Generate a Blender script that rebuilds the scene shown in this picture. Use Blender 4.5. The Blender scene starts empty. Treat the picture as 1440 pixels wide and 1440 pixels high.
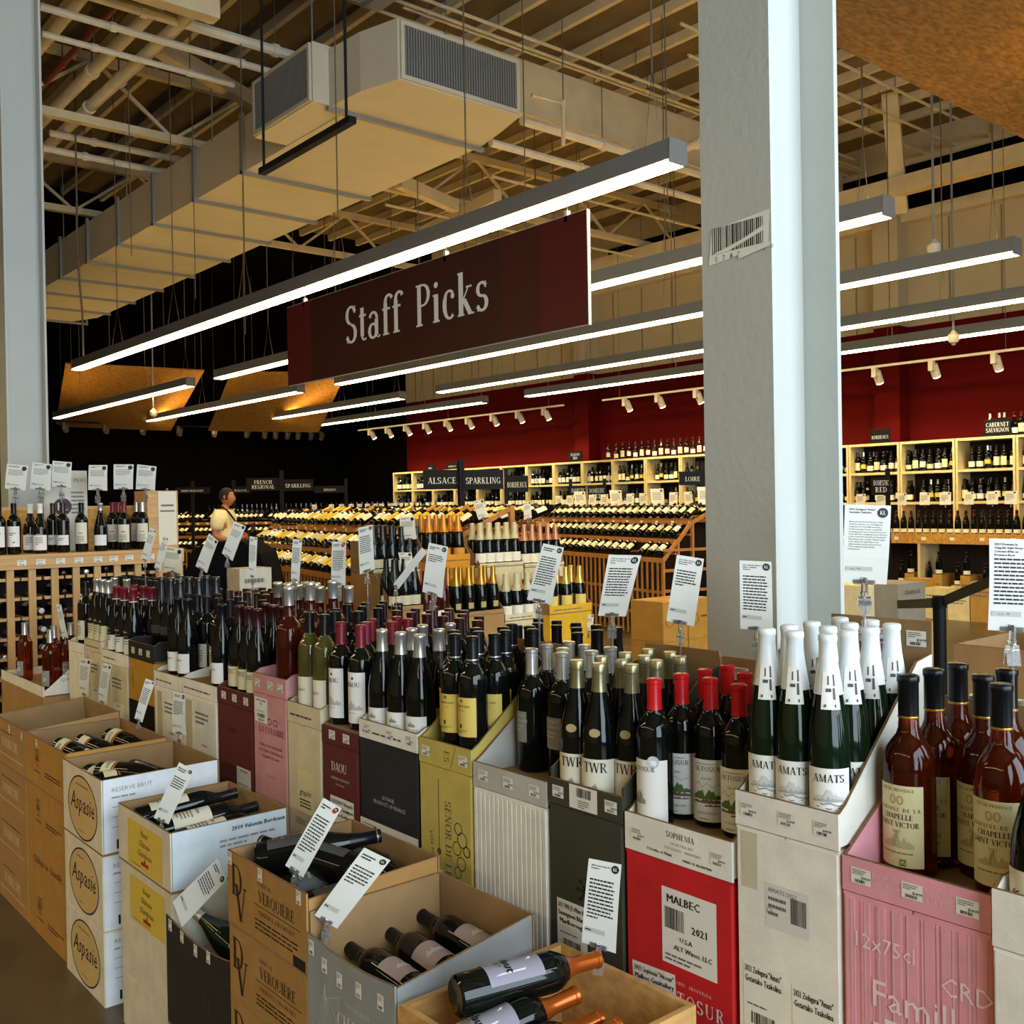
import bpy, math, random
from mathutils import Vector, Matrix
random.seed(7)
R = math.radians
SC = bpy.context.scene
COL = SC.collection

# ------------------------------------------------------------------ camera
CAM_Z = 1.5
F_PX = 1440.0
cam_d = bpy.data.cameras.new('camera'); cam_d.sensor_width = 36; cam_d.lens = 36.0
cam = bpy.data.objects.new('camera', cam_d); COL.objects.link(cam)
CAM_ROT = Matrix.Rotation(R(-40.2), 3, 'Z') @ Matrix.Rotation(R(90 - 0.44), 3, 'X') @ Matrix.Rotation(R(-0.95), 3, 'Z')
cam.matrix_world = Matrix.Translation((0, 0, CAM_Z)) @ CAM_ROT.to_4x4()
cam_d.clip_start = 0.05; cam_d.clip_end = 200
SC.camera = cam
# ------------------------------------------------------------------ view, world, daylight
SC.view_settings.view_transform = 'Standard'; SC.view_settings.look = 'None'
SC.view_settings.gamma = 1.0; SC.view_settings.use_curve_mapping = False
SC.view_settings.exposure = 0.76
SC.cycles.use_denoising = True
SC.cycles.max_bounces = 8; SC.cycles.diffuse_bounces = 4; SC.cycles.glossy_bounces = 4
SC.cycles.transmission_bounces = 8; SC.cycles.sample_clamp_indirect = 6.0
SC.cycles.caustics_reflective = False; SC.cycles.caustics_refractive = False
W = bpy.data.worlds.new('world'); SC.world = W; W.use_nodes = True
W.node_tree.nodes['Background'].inputs[0].default_value = (0.62, 0.78, 1.0, 1)
W.node_tree.nodes['Background'].inputs[1].default_value = 0.25
WINDOW_POWER = 740.0
LAMP_DOWN, ADDED_UP = 14.5, 11.5
win = bpy.data.lights.new('storefront_daylight', 'AREA'); win.shape = 'RECTANGLE'
win.size = 9.0; win.size_y = 5.2; win.energy = WINDOW_POWER; win.color = (0.74, 0.88, 1.0)
wo = bpy.data.objects.new('storefront_daylight', win); COL.objects.link(wo)
wo.location = (1.5, -4.9, 3.0); wo.rotation_euler = (R(90), 0, 0)      # faces +y, in the storefront opening
# spot heads on the tracks carry their own light (see track_light)

# ------------------------------------------------------------------ pixel helpers
def ray(px, py):
    d = CAM_ROT @ Vector(((px - 720) / F_PX, (720 - py) / F_PX, -1.0))
    return d
C0 = Vector((0, 0, CAM_Z))
def at_x(px, py, x): d = ray(px, py); return C0 + d * (x / d.x)
def at_y(px, py, y): d = ray(px, py); return C0 + d * (y / d.y)
def at_z(px, py, z): d = ray(px, py); return C0 + d * ((z - CAM_Z) / d.z)
def at_d(px, py, dep): return C0 + ray(px, py) * dep
def on_plane(px, py, p0, n):
    d = ray(px, py); return C0 + d * ((p0 - C0).dot(n) / d.dot(n))
def y_at(px, x):           # y of a point with given x under pixel column px (row mid-height)
    return at_x(px, 712, x).y
def x_at(px, y): return at_y(px, 712, y).x

# ------------------------------------------------------------------ materials
MATS = {}
def mat(name, col, rough=0.6, metal=0.0, noise=0.0, nscale=20.0, bump=0.0, bscale=60.0, spec=0.5, coat=0.0, emit=None, estr=0.0, trans=0.0, ior=1.45, stretch=None, col2=None):
    if name in MATS: return MATS[name]
    m = bpy.data.materials.new(name); m.use_nodes = True
    nt = m.node_tree; b = nt.nodes['Principled BSDF']
    b.inputs['Base Color'].default_value = (*col, 1); b.inputs['Roughness'].default_value = rough
    b.inputs['Metallic'].default_value = metal; b.inputs['Specular IOR Level'].default_value = spec
    b.inputs['Coat Weight'].default_value = coat; b.inputs['Coat Roughness'].default_value = 0.05
    b.inputs['IOR'].default_value = ior
    if trans: b.inputs['Transmission Weight'].default_value = trans
    if emit:
        b.inputs['Emission Color'].default_value = (*emit, 1); b.inputs['Emission Strength'].default_value = estr
    if noise or bump:
        tc = nt.nodes.new('ShaderNodeTexCoord'); mp = nt.nodes.new('ShaderNodeMapping')
        nt.links.new(tc.outputs['Object'], mp.inputs['Vector'])
        if stretch: mp.inputs['Scale'].default_value = stretch
    if noise:
        n = nt.nodes.new('ShaderNodeTexNoise'); n.inputs['Scale'].default_value = nscale; n.inputs['Detail'].default_value = 5
        nt.links.new(mp.outputs['Vector'], n.inputs['Vector'])
        cr = nt.nodes.new('ShaderNodeValToRGB')
        lo = col2 if col2 else tuple(max(0, c * (1 - noise)) for c in col); hi = col if col2 else tuple(min(1, c * (1 + noise * 0.6)) for c in col)
        cr.color_ramp.elements[0].color = (*lo, 1); cr.color_ramp.elements[0].position = 0.32
        cr.color_ramp.elements[1].color = (*hi, 1); cr.color_ramp.elements[1].position = 0.68
        nt.links.new(n.outputs['Fac'], cr.inputs['Fac']); nt.links.new(cr.outputs['Color'], b.inputs['Base Color'])
    if bump:
        n2 = nt.nodes.new('ShaderNodeTexNoise'); n2.inputs['Scale'].default_value = bscale; n2.inputs['Detail'].default_value = 3
        nt.links.new(mp.outputs['Vector'], n2.inputs['Vector'])
        bp = nt.nodes.new('ShaderNodeBump'); bp.inputs['Strength'].default_value = bump; bp.inputs['Distance'].default_value = 0.004
        nt.links.new(n2.outputs['Fac'], bp.inputs['Height']); nt.links.new(bp.outputs['Normal'], b.inputs['Normal'])
    MATS[name] = m; return m
def hexc(s):
    v = [int(s[i:i+2], 16) / 255 for i in (0, 2, 4)]
    return tuple(c / 12.92 if c <= .04045 else ((c + .055) / 1.055) ** 2.4 for c in v)
def paper(h, rough=0.6, **k): return mat('paper_' + h, hexc(h), rough, **k)
def board(h): return mat('board_' + h, hexc(h), 0.75, noise=0.10, nscale=14, bump=0.15, bscale=90)
def ink(h): return mat('ink_' + h, hexc(h), 0.6)

CARD = mat('cardboard', hexc('a9824f'), 0.85, noise=0.12, nscale=9, bump=0.2, bscale=120)
CARD_IN = mat('cardboard_inside', hexc('94734a'), 0.9, noise=0.12, nscale=12, bump=0.2, bscale=140)
EDGE = mat('cardboard_edge', hexc('7d5f3a'), 0.9, noise=0.3, nscale=150)
WHITE_IN = mat('white_inside', hexc('d9dcdc'), 0.7, noise=0.04)
PINE = mat('pine', hexc('d0a468'), 0.55, noise=0.22, nscale=6, stretch=(3, 3, 0.6), bump=0.08)
PINE_X = mat('pine_board', hexc('cfa060'), 0.5, noise=0.25, nscale=5, stretch=(0.5, 6, 8), bump=0.08)
RACKWOOD = mat('rack_wood', hexc('b5793a'), 0.5, noise=0.25, nscale=8, stretch=(4, 4, .8))
SHELFWOOD = mat('shelf_wood', hexc('d9c48a'), 0.55, noise=0.12, nscale=6)
OSB = mat('osb', hexc('b07c34'), 0.75, noise=0.4, nscale=16, stretch=(1.0, 2.6, 1), bump=0.25, bscale=30)
OSB2 = mat('osb_ledge', hexc('c8903c'), 0.7, noise=0.35, nscale=28)
RECESS_SHADE = mat('painted_recess_shade', hexc('20140b'), 0.8, noise=0.3)  # shade inside racks and cubbies, put into the back panels' colour
COLUMN = mat('column_paint', hexc('b7b8b0'), 0.45, noise=0.03, nscale=4, bump=0.35, bscale=45)
DUCT = mat('duct_metal', hexc('b9b2a2'), 0.5, metal=0.0, noise=0.05, nscale=3)
DECK = mat('roof_deck', hexc('66573c'), 0.9, noise=0.2, nscale=3)
BEAM = mat('beam_paint', hexc('c9b994'), 0.7, noise=0.1, nscale=5)
PIPE = mat('pipe_paint', hexc('d3c9b2'), 0.6, noise=0.08, nscale=9, bump=0.3, bscale=40)
REDPIPE = mat('red_pipe', hexc('6e2814'), 0.5, noise=0.1)
BLACKPAINT = mat('black_paint', (0.003, 0.0027, 0.0025), 0.9, noise=0.1, spec=0.02)
BLACKMETAL = mat('black_metal', (0.006, 0.006, 0.006), 0.5, noise=0.05, spec=.15)
WIRE = mat('wire', hexc('6a6152'), 0.5, metal=0.4, noise=0.05)
REDWALL = mat('red_wall', hexc('5a0804'), 0.8, spec=.1, noise=0.05, nscale=2)
BEIGE = mat('beige_wall', hexc('b5a583'), 0.8, noise=0.05, nscale=2)
FLOORM = mat('polished_concrete', hexc('584a32'), 0.35, noise=0.35, nscale=2.5, bump=0.05)
ALU = mat('fixture_metal', hexc('858683'), 0.4, metal=0.3, noise=0.03)
DIFF = mat('lamp_diffuser', (1, .95, .85), 0.5, emit=(1.0, 0.77, 0.38), estr=LAMP_DOWN, noise=0.0)
GLOW_UP = mat('added_uplight', (1, .95, .85), 0.5, emit=(1.0, 0.62, 0.17), estr=ADDED_UP)  # amber glow added above the lamps to light duct and ceiling
SPOTLIT = mat('spot_lens', (1, 1, 1), 0.5, emit=(1.0, 0.9, 0.65), estr=12.0)
GLASSBLACK = mat('black_glass', (0.0035, 0.0045, 0.0035), 0.05, spec=0.4, noise=0.05)
GLASSGREEN = mat('dark_green_glass', (0.004, 0.012, 0.004), 0.05, spec=0.4, noise=0.05)
GLASSOLIVE = mat('straw_wine_glass', hexc('8a8440'), 0.05, spec=0.6, trans=0.75, noise=0.03)
GLASSROSE = mat('rose_wine_glass', hexc('9c380e'), 0.04, spec=0.5, trans=0.9, ior=1.36, noise=0.03)
GLASSROSE2 = mat('deep_rose_glass', hexc('5c1c0a'), 0.04, spec=0.5, trans=0.6, ior=1.36, noise=0.03)
CLEAR = mat('clear_plastic', (0.9, 0.92, 0.92), 0.08, trans=0.9, ior=1.3)
WHITEPAPER = mat('card_paper', hexc('d6d4ca'), 0.6, noise=0.02)
PRINT = ink('14110f'); GREYPRINT = ink('6f6a62')
LOGO = mat('logo_black', hexc('1d1518'), 0.5)
SKIN = mat('skin', hexc('b5734c'), 0.55, noise=0.06)
HAIR = mat('hair', hexc('1c130d'), 0.7, noise=0.3, nscale=80)
SHIRT = mat('tshirt_cloth', hexc('efe3b8'), 0.85, noise=0.05)
BLACKCLOTH = mat('black_cloth', (0.006, 0.0055, 0.006), 0.95, noise=0.3, spec=.05)
BELT = mat('black_belt', (0.01, 0.01, 0.011), 0.7, noise=0.1)
STICKER = mat('sticker_paper', hexc('e4e2d6'), 0.5, noise=0.03)
TAPE = mat('packing_tape', hexc('c9bfa4'), 0.25, noise=0.05)

# ------------------------------------------------------------------ mesh builder
class MB:
    def __init__(self): self.v = []; self.f = []; self.m = []; self.k = 0
    def add(self, vs, fs, k=None):
        b = len(self.v); self.v.extend([tuple(p) for p in vs])
        for f in fs: self.f.append([b + i for i in f]); self.m.append(self.k if k is None else k)
        return self
    def box(self, x0, x1, y0, y1, z0, z1, k=None):
        v = [(x, y, z) for x in (x0, x1) for y in (y0, y1) for z in (z0, z1)]
        return self.add(v, [(0,1,3,2),(4,6,7,5),(0,4,5,1),(2,3,7,6),(0,2,6,4),(1,5,7,3)], k)
    def bar(self, a, b, w, h=None, k=None, up=(0, 0, 1)):
        a, b = Vector(a), Vector(b); h = w if h is None else h
        d = (b - a).normalized(); u = Vector(up)
        if abs(d.dot(u)) > .98: u = Vector((1, 0, 0))
        s = d.cross(u).normalized(); u = s.cross(d).normalized()
        v = []
        for p in (a, b):
            for i, j in ((-1,-1),(1,-1),(1,1),(-1,1)): v.append(p + s * (i * w / 2) + u * (j * h / 2))
        return self.add(v, [(0,3,2,1),(4,5,6,7),(0,1,5,4),(1,2,6,5),(2,3,7,6),(3,0,4,7)], k)
    def tube(self, pts, r, n=8, k=None, cap=True):
        pts = [Vector(p) for p in pts]; rings = []
        for i, p in enumerate(pts):
            d = (pts[min(i+1, len(pts)-1)] - pts[max(i-1, 0)]).normalized()
            u = Vector((0, 0, 1)) if abs(d.z) < .9 else Vector((1, 0, 0))
            s = d.cross(u).normalized(); u = s.cross(d)
            rr = r[i] if isinstance(r, (list, tuple)) else r
            rings.append([p + (s * math.cos(2*math.pi*j/n) + u * math.sin(2*math.pi*j/n)) * rr for j in range(n)])
        v = [q for g in rings for q in g]; f = []
        for i in range(len(rings) - 1):
            for j in range(n): f.append((i*n+j, i*n+(j+1)%n, (i+1)*n+(j+1)%n, (i+1)*n+j))
        if cap: f.append(tuple(range(n-1, -1, -1))); f.append(tuple((len(rings)-1)*n + j for j in range(n)))
        return self.add(v, f, k)
    def lathe(self, prof, n=16, k=None, o=(0, 0, 0), sy=1.0):
        v = []; f = []
        for r, z in prof:
            for j in range(n):
                a = 2*math.pi*j/n; v.append((o[0] + r*math.cos(a), o[1] + sy*r*math.sin(a), o[2] + z))
        for i in range(len(prof) - 1):
            for j in range(n): f.append((i*n+j, i*n+(j+1)%n, (i+1)*n+(j+1)%n, (i+1)*n+j))
        f.append(tuple(range(n-1, -1, -1))); f.append(tuple((len(prof)-1)*n + j for j in range(n)))
        return self.add(v, f, k)
    def prism(self, poly, axis, a, b, k=None):      # poly: 2-D outline in the two other axes (in xyz order)
        n = len(poly)
        def P(p, t):
            q = list(p); q.insert(axis, t); return tuple(q)
        v = [P(p, a) for p in poly] + [P(p, b) for p in poly]
        f = [tuple(range(n-1, -1, -1)), tuple(range(n, 2*n))] + [(i, (i+1) % n, n + (i+1) % n, n + i) for i in range(n)]
        return self.add(v, f, k)
    def build(self, name, mats, parent=None, smooth=False, loc=None):
        o = bpy.data.objects.new(name, self.mesh(name, mats, smooth)); COL.objects.link(o)
        if parent is not None: o.parent = parent
        if loc is not None: o.location = loc
        return o
    def mesh(self, name, mats, smooth=False):
        me = bpy.data.meshes.new(name); me.from_pydata(self.v, [], self.f)
        if not isinstance(mats, (list, tuple)): mats = [mats]
        for m in mats: me.materials.append(m)
        if len(mats) > 1: me.polygons.foreach_set('material_index', [min(i, len(mats)-1) for i in self.m])
        if smooth:
            me.polygons.foreach_set('use_smooth', [True] * len(me.polygons))
            try: me.set_sharp_from_angle(angle=R(38))
            except Exception: pass
        me.update(); return me
def fix_normals(o):
    import bmesh
    bm = bmesh.new(); bm.from_mesh(o.data); bmesh.ops.recalc_face_normals(bm, faces=bm.faces); bm.to_mesh(o.data); bm.free()
def tag(o, label, cat, group=None):
    o['label'] = label; o['category'] = cat
    if group: o['group'] = group
    return o
def empty(name, loc=(0, 0, 0), rz=0.0):
    o = bpy.data.objects.new(name, None); o.empty_display_size = 0.05; COL.objects.link(o)
    o.location = loc; o.rotation_euler = (0, 0, rz); return o
def thing(name, label, cat, loc=(0, 0, 0), rz=0.0, group=None): return tag(empty(name, loc, rz), label, cat, group)
def struct(o): o['kind'] = 'structure'; return o
KIDS = {}
def dup(o, mw=None, parent=None):
    c = o.copy(); COL.objects.link(c)
    if parent is not None: c.parent = parent
    elif mw is not None: c.matrix_world = mw
    for ch in KIDS.get(o.name, []): dup(ch, None, c)
    return c
def kid(parent, o): KIDS.setdefault(parent.name, []).append(o); return o
ORD = ['first','second','third','fourth','fifth','sixth','seventh','eighth','ninth','tenth','eleventh','twelfth','thirteenth','fourteenth','fifteenth','sixteenth','seventeenth','eighteenth','nineteenth','twentieth']
ORD += ['twenty-' + a for a in ORD[:9]] + ['thirtieth'] + ['thirty-' + a for a in ORD[:9]] + ['fortieth'] + ['forty-' + a for a in ORD[:9]] + ['fiftieth']+ ['fifty-' + a for a in ORD[:9]] + ['sixtieth'] + ['sixty-' + a for a in ORD[:9]]

# ------------------------------------------------------------------ lettering
def arc(cx, cy, rx, ry, a0, a1, wt, wn, n=9):     # band whose weight is wt where it runs upright, wn where it runs level
    out = []; P = []
    for i in range(n + 1):
        a = R(a0 + (a1 - a0) * i / n); w = wn + (wt - wn) * abs(math.cos(a)) ** 1.5
        P.append(((cx + (rx - w/2) * math.cos(a), cy + (ry - w/2 * .8) * math.sin(a)), (cx + (rx + w/2) * math.cos(a), cy + (ry + w/2 * .8) * math.sin(a))))
    for (a, b), (c, d) in zip(P, P[1:]): out.append([a, b, d, c])
    return out
T, N = 0.165, 0.055
def S(x, y0, y1, w=T): return [[(x-w/2, y0), (x+w/2, y0), (x+w/2, y1), (x-w/2, y1)]]
def D(x0, y0, x1, y1, w): return [[(x0-w/2, y0), (x0+w/2, y0), (x1+w/2, y1), (x1-w/2, y1)]]
def Hh(x0, x1, y, w=N): return [[(x0, y-w/2), (x1, y-w/2), (x1, y+w/2), (x0, y+w/2)]]
def sf(x, y, l=.13): s = 1 if y < .02 else -1; return [[(x-l, y), (x+l, y), (x+l, y+s*.045), (x-l, y+s*.045)]]
def vs(x, y, l=.09, d=-1): return [[(x-.022, y), (x+.022, y), (x+.022, y+d*l), (x-.022, y+d*l)]]
_S = arc(.30,.745,.21,.225,20,270,.16,.075) + arc(.30,.26,.22,.23,90,-160,.17,.075) + vs(.50,.98,.2) + vs(.10,.02,.2,1)
G = {
 'A': (.80, D(.12,0,.40,1,.055)+D(.41,1,.68,0,.15)+Hh(.22,.58,.32)+sf(.12,0,.11)+sf(.68,0,.13)),
 'B': (.70, S(.17,0,1)+sf(.16,0,.13)+sf(.16,1,.13)+arc(.32,.755,.2,.22,-90,90,.12,N)+arc(.34,.265,.24,.24,-90,90,.13,N)+Hh(.17,.34,.975)+Hh(.17,.36,.52)+Hh(.17,.36,.025)),
 'C': (.74, arc(.42,.5,.31,.48,45,315,.145,N,14)+vs(.66,.95,.25)+vs(.66,.05,.2,1)),
 'D': (.82, S(.17,0,1)+sf(.16,0,.13)+sf(.16,1,.13)+arc(.36,.5,.34,.475,-90,90,.145,N,12)+Hh(.17,.38,.975)+Hh(.17,.38,.025)),
 'E': (.66, S(.17,0,1)+sf(.16,0,.13)+sf(.16,1,.13)+Hh(.17,.56,.975)+Hh(.17,.46,.52)+Hh(.17,.60,.025)+vs(.55,1,.2)+vs(.59,0,.22,1)+vs(.45,.61,.18)),
 'F': (.62, S(.17,0,1)+sf(.16,0,.14)+sf(.16,1,.13)+Hh(.17,.56,.975)+Hh(.17,.46,.5)+vs(.55,1,.2)+vs(.45,.59,.18)),
 'G': (.80, arc(.42,.5,.31,.48,45,330,.145,N,14)+S(.66,.04,.42)+Hh(.52,.76,.42)+vs(.66,.95,.25)),
 'H': (.86, S(.17,0,1)+S(.67,0,1)+Hh(.17,.67,.52)+sf(.17,0)+sf(.17,1)+sf(.67,0)+sf(.67,1)),
 'I': (.36, S(.18,0,1)+sf(.18,0)+sf(.18,1)),
 'J': (.46, S(.28,.1,1)+sf(.28,1)+arc(.14,.1,.14,.16,-150,0,.1,N)),
 'K': (.80, S(.17,0,1)+sf(.17,0)+sf(.17,1)+D(.20,.42,.60,1,.055)+D(.64,0,.34,.56,.14)+sf(.64,0)+sf(.60,1,.1)),
 'L': (.64, S(.17,0,1)+sf(.16,0,.13)+sf(.17,1)+Hh(.17,.60,.025)+vs(.59,0,.25,1)),
 'M': (1.0, S(.15,0,1,.055)+S(.83,0,1)+D(.47,.05,.17,1,.13)+D(.48,.05,.80,1,.05)+sf(.15,0,.1)+sf(.83,0,.12)+sf(.12,1,.08)+sf(.87,1,.08)),
 'N': (.86, S(.16,0,1,.055)+S(.70,0,1,.055)+D(.70,0,.18,1,.15)+sf(.16,0,.1)+sf(.13,1,.09)+sf(.70,1,.1)),
 'O': (.84, arc(.42,.5,.32,.48,0,360,.145,N,20)),
 'P': (.66, S(.17,0,1)+sf(.17,0,.14)+sf(.16,1,.13)+arc(.33,.73,.24,.245,-90,90,.14,N)+Hh(.17,.34,.975)+Hh(.17,.34,.485)),
 'Q': (.84, arc(.42,.5,.32,.48,0,360,.145,N,20)+D(.74,-.18,.42,.06,.12)),
 'R': (.78, S(.17,0,1)+sf(.17,0)+sf(.16,1,.13)+arc(.33,.745,.22,.23,-90,90,.13,N)+Hh(.17,.34,.975)+Hh(.17,.34,.51)+D(.64,0,.36,.52,.14)+sf(.66,0,.1)),
 'S': (.62, _S),
 'T': (.74, S(.37,0,1)+sf(.37,0,.15)+Hh(.05,.69,.975)+vs(.065,1,.22)+vs(.675,1,.22)),
 'U': (.84, S(.17,.3,1)+S(.68,.3,1,.055)+arc(.425,.3,.255,.29,180,360,.11,N)+sf(.17,1)+sf(.68,1,.1)),
 'V': (.80, D(.40,0,.13,1,.15)+D(.40,0,.68,1,.055)+sf(.13,1,.13)+sf(.68,1,.1)),
 'W': (1.12, D(.33,0,.12,1,.14)+D(.33,0,.55,.98,.055)+D(.80,0,.56,1,.14)+D(.80,0,1.0,1,.055)+sf(.12,1)+sf(.56,1,.12)+sf(1.0,1,.1)),
 'X': (.78, D(.66,0,.14,1,.145)+D(.12,0,.64,1,.055)+sf(.12,0,.1)+sf(.66,0)+sf(.14,1)+sf(.64,1,.1)),
 'Y': (.76, S(.38,0,.5)+D(.38,.45,.12,1,.14)+D(.38,.45,.64,1,.055)+sf(.38,0)+sf(.12,1)+sf(.64,1,.1)),
 'Z': (.68, D(.12,.02,.52,.98,.14)+Hh(.06,.60,.975)+Hh(.06,.62,.025)+vs(.08,1,.2)+vs(.60,0,.2,1)),
 't': (.44, S(.20,.12,.86,.175)+arc(.31,.13,.11,.11,180,320,.1,.06)+Hh(.05,.40,.655,.06)+D(.12,.66,.20,.86,.06)),
 'a': (.60, S(.42,.06,.48,.17)+arc(.27,.49,.17,.17,0,165,.13,.08)+arc(.25,.19,.17,.18,0,360,.15,.07,14)+arc(.50,.10,.09,.09,190,330,.06,.05)),
 'f': (.44, S(.20,0,.80,.175)+arc(.36,.80,.165,.19,30,180,.15,.08)+Hh(.05,.42,.655,.06)+sf(.22,0,.15)),
 'i': (.36, S(.18,0,.66,.18)+sf(.18,0,.14)+Hh(.05,.2,.64,.05)+arc(.18,.88,.042,.042,0,360,.085,.085,10)),
 'c': (.54, arc(.31,.34,.21,.32,50,310,.165,.07,12)+arc(.43,.53,.04,.04,0,360,.08,.08,8)),
 'k': (.66, S(.17,0,1,.18)+sf(.17,0,.13)+Hh(.05,.2,.975,.05)+D(.2,.28,.46,.64,.055)+D(.54,0,.28,.38,.17)+sf(.55,0,.12)+sf(.48,.66,.11)),
 's': (.52, arc(.26,.495,.155,.15,25,270,.13,.07)+arc(.26,.185,.17,.165,90,-160,.145,.07)+vs(.40,.66,.15)+vs(.11,.01,.15,1)),
 '-': (.4, Hh(.06,.34,.4,.07)), "'": (.2, S(.1,.75,1,.07)), '.': (.25, S(.12,0,.1,.1)), '&': (.8, arc(.36,.74,.17,.23,0,360,.1,.05,12)+arc(.33,.25,.25,.24,30,330,.13,.05,12)+D(.70,0,.26,.62,.12)),
 '2': (.6, arc(.3,.72,.2,.25,-10,170,.13,.05)+D(.12,.05,.46,.66,.1)+Hh(.08,.54,.05,.1)), '0': (.62, arc(.31,.5,.23,.48,0,360,.14,.05,16)), '1': (.4, S(.2,0,1)+sf(.2,0)+D(.06,.82,.2,1,.06)), ' ': (.34, []),
}
G['\u00c8'] = (.66, G['E'][1] + D(.26, 1.25, .42, 1.07, .09))
def serif(text, h, track=0.06, align='c', lightw=None):
    x = 0; out = []
    for ch in text:
        g = G.get(ch) or G.get(ch.upper()) or G[' ']
        sc = 1.0
        for q in g[1]: out.append([((x + a * sc) * h, b * h) for a, b in q])
        x += g[0] + track
    w = max(0, (x - track)) * h
    off = {'c': -w/2, 'l': 0, 'r': -w}[align]
    return [[(a + off, b) for a, b in q] for q in out], w
_SANS = {}
def sans(text, h, align='c', shear=0.0, track=1.0, bold=0.0):
    key = (text, align, shear, track, bold)
    if key not in _SANS:
        c = bpy.data.curves.new('t', 'FONT'); c.body = text; c.size = 1.0; c.resolution_u = 1; c.shear = shear; c.space_character = track
        c.align_x = {'c': 'CENTER', 'l': 'LEFT', 'r': 'RIGHT'}[align]; c.space_line = 1.15
        o = bpy.data.objects.new('t', c); COL.objects.link(o)
        me = bpy.data.meshes.new_from_object(o.evaluated_get(bpy.context.evaluated_depsgraph_get()))
        polys = [[(me.vertices[i].co.x, me.vertices[i].co.y) for i in p.vertices] for p in me.polygons]
        bpy.data.objects.remove(o); bpy.data.curves.remove(c); bpy.data.meshes.remove(me)
        _SANS[key] = polys
    out = [[(a * h * 1.38, b * h * 1.38) for a, b in q] for q in _SANS[key]]
    if bold > 0: out = out + [[(a + h * .09, b) for a, b in q] for q in out]      # heavier strokes
    return out
def rect(u0, u1, v0, v1): return [[(u0, v0), (u1, v0), (u1, v1), (u0, v1)]]
def disc(cx, cy, r, n=20, ry=None): return [(cx + r*math.cos(2*math.pi*i/n), cy + (ry or r)*math.sin(2*math.pi*i/n)) for i in range(n)]
def ring(cx, cy, r, w, ry=None, n=32):
    ry = ry or r; out = []
    for i in range(n):
        a, b = 2*math.pi*i/n, 2*math.pi*(i+1)/n
        out.append([(cx+(r-w)*math.cos(a), cy+(ry-w)*math.sin(a)), (cx+r*math.cos(a), cy+ry*math.sin(a)), (cx+r*math.cos(b), cy+ry*math.sin(b)), (cx+(r-w)*math.cos(b), cy+(ry-w)*math.sin(b))])
    return out
def pline(pts, w):
    out = []
    for (a, b), (c, d) in zip(pts, pts[1:]):
        l = math.hypot(c-a, d-b) or 1; nx, ny = -(d-b)/l*w/2, (c-a)/l*w/2; ex, ey = (c-a)/l*w*.3, (d-b)/l*w*.3
        out.append([(a-ex-nx, b-ey-ny), (c+ex-nx, d+ey-ny), (c+ex+nx, d+ey+ny), (a-ex+nx, b-ey+ny)])
    return out
def shift(polys, du, dv, rot=0.0):
    c, s = math.cos(rot), math.sin(rot)
    return [[(a*c - b*s + du, a*s + b*c + dv) for a, b in q] for q in polys]
def textlines(u0, u1, v0, v1, n, rnd, th=0.45):     # lines of word-like strokes too small to read
    out = []; dv = (v1 - v0) / n
    for i in range(n):
        v = v1 - dv * (i + .5); u = u0; end = u1 - (rnd.random() * (u1-u0) * (.12 if i < n-1 else .6))
        while u < end:
            w = min(end - u, (u1-u0) * rnd.uniform(.06, .2))
            out += rect(u, u + w, v - dv*th/2, v + dv*th/2); u += w + (u1-u0) * .025
    return out
def barcode(u0, u1, v0, v1, rnd, n=22):
    out = []; u = u0; p = (u1-u0)/n
    for i in range(n): out += rect(u, u + p * rnd.uniform(.25, .75), v0, v1); u += p
    return out
def fit(polys, wmax):
    us = [a for q in polys for a, b in q]
    if not us: return polys
    w = max(us) - min(us); k = min(1, wmax / w); c = (max(us) + min(us)) / 2
    return [[((a - c) * k + c, b) for a, b in q] for q in polys]
class Ink:
    """Print on a surface: polygons in surface metres, one mesh with a material per colour."""
    def __init__(self): self.items = []
    def put(self, polys, m, lift=0.0):
        if polys and not isinstance(polys[0][0], (tuple, list)): polys = [polys]      # a single outline
        self.items.append((polys, m, lift)); return self
    def build(self, name, surf, parent, lift=0.0006, step=2e-6):
        mats = []; mb = MB(); n = 0
        for polys, m, l in self.items:
            if m not in mats: mats.append(m)
            k = mats.index(m)
            for q in polys: mb.add([surf(u, v, lift + l + step * (n % 60)) for u, v in q], [tuple(range(len(q)))], k); n += 1
        if not mb.f: return None
        return mb.build(name, mats, parent)
def flat(o, ux, uy):
    o, ux, uy = Vector(o), Vector(ux).normalized(), Vector(uy).normalized(); n = ux.cross(uy)
    return lambda u, v, l=0.0: o + ux * u + uy * v + n * l
def wrapped(rad):      # label on an upright bottle, facing -x; u to the viewer's right
    return lambda u, v, l=0.0: Vector((-(rad + l) * math.cos(u / rad), -(rad + l) * math.sin(u / rad), v))
# ================================================================== SETTING
XW, YF, YB, XL, ZD = 13.9, 23.5, -5.0, -7.0, 6.7
def sbox(name, m, *b, parent=None):
    o = MB().box(*b).build(name, m, parent)
    if parent is None: struct(o)
    return o
sbox('floor', FLOORM, XL, XW, YB, YF, -0.1, 0)
sbox('ceiling', DECK, XL, XW, YB, 17.2, ZD, ZD + .1)
sbox('ceiling_dark', BLACKPAINT, XL, XW, 17.2, YF, ZD, ZD + .1)
sbox('wall_right', REDWALL, XW, XW + .15, YB, 20.3, 0, 3.95)
sbox('wall_right_upper', BEIGE, XW, XW + .15, YB, 20.3, 3.95, ZD)
sbox('wall_right_dark', BLACKPAINT, XW, XW + .15, 20.3, YF, 0, ZD)
sbox('wall_back', BLACKPAINT, XL, XW, YF, YF + .15, 0, ZD)
sbox('wall_left', BEIGE, XL - .15, XL, YB, YF, 0, ZD)
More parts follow.
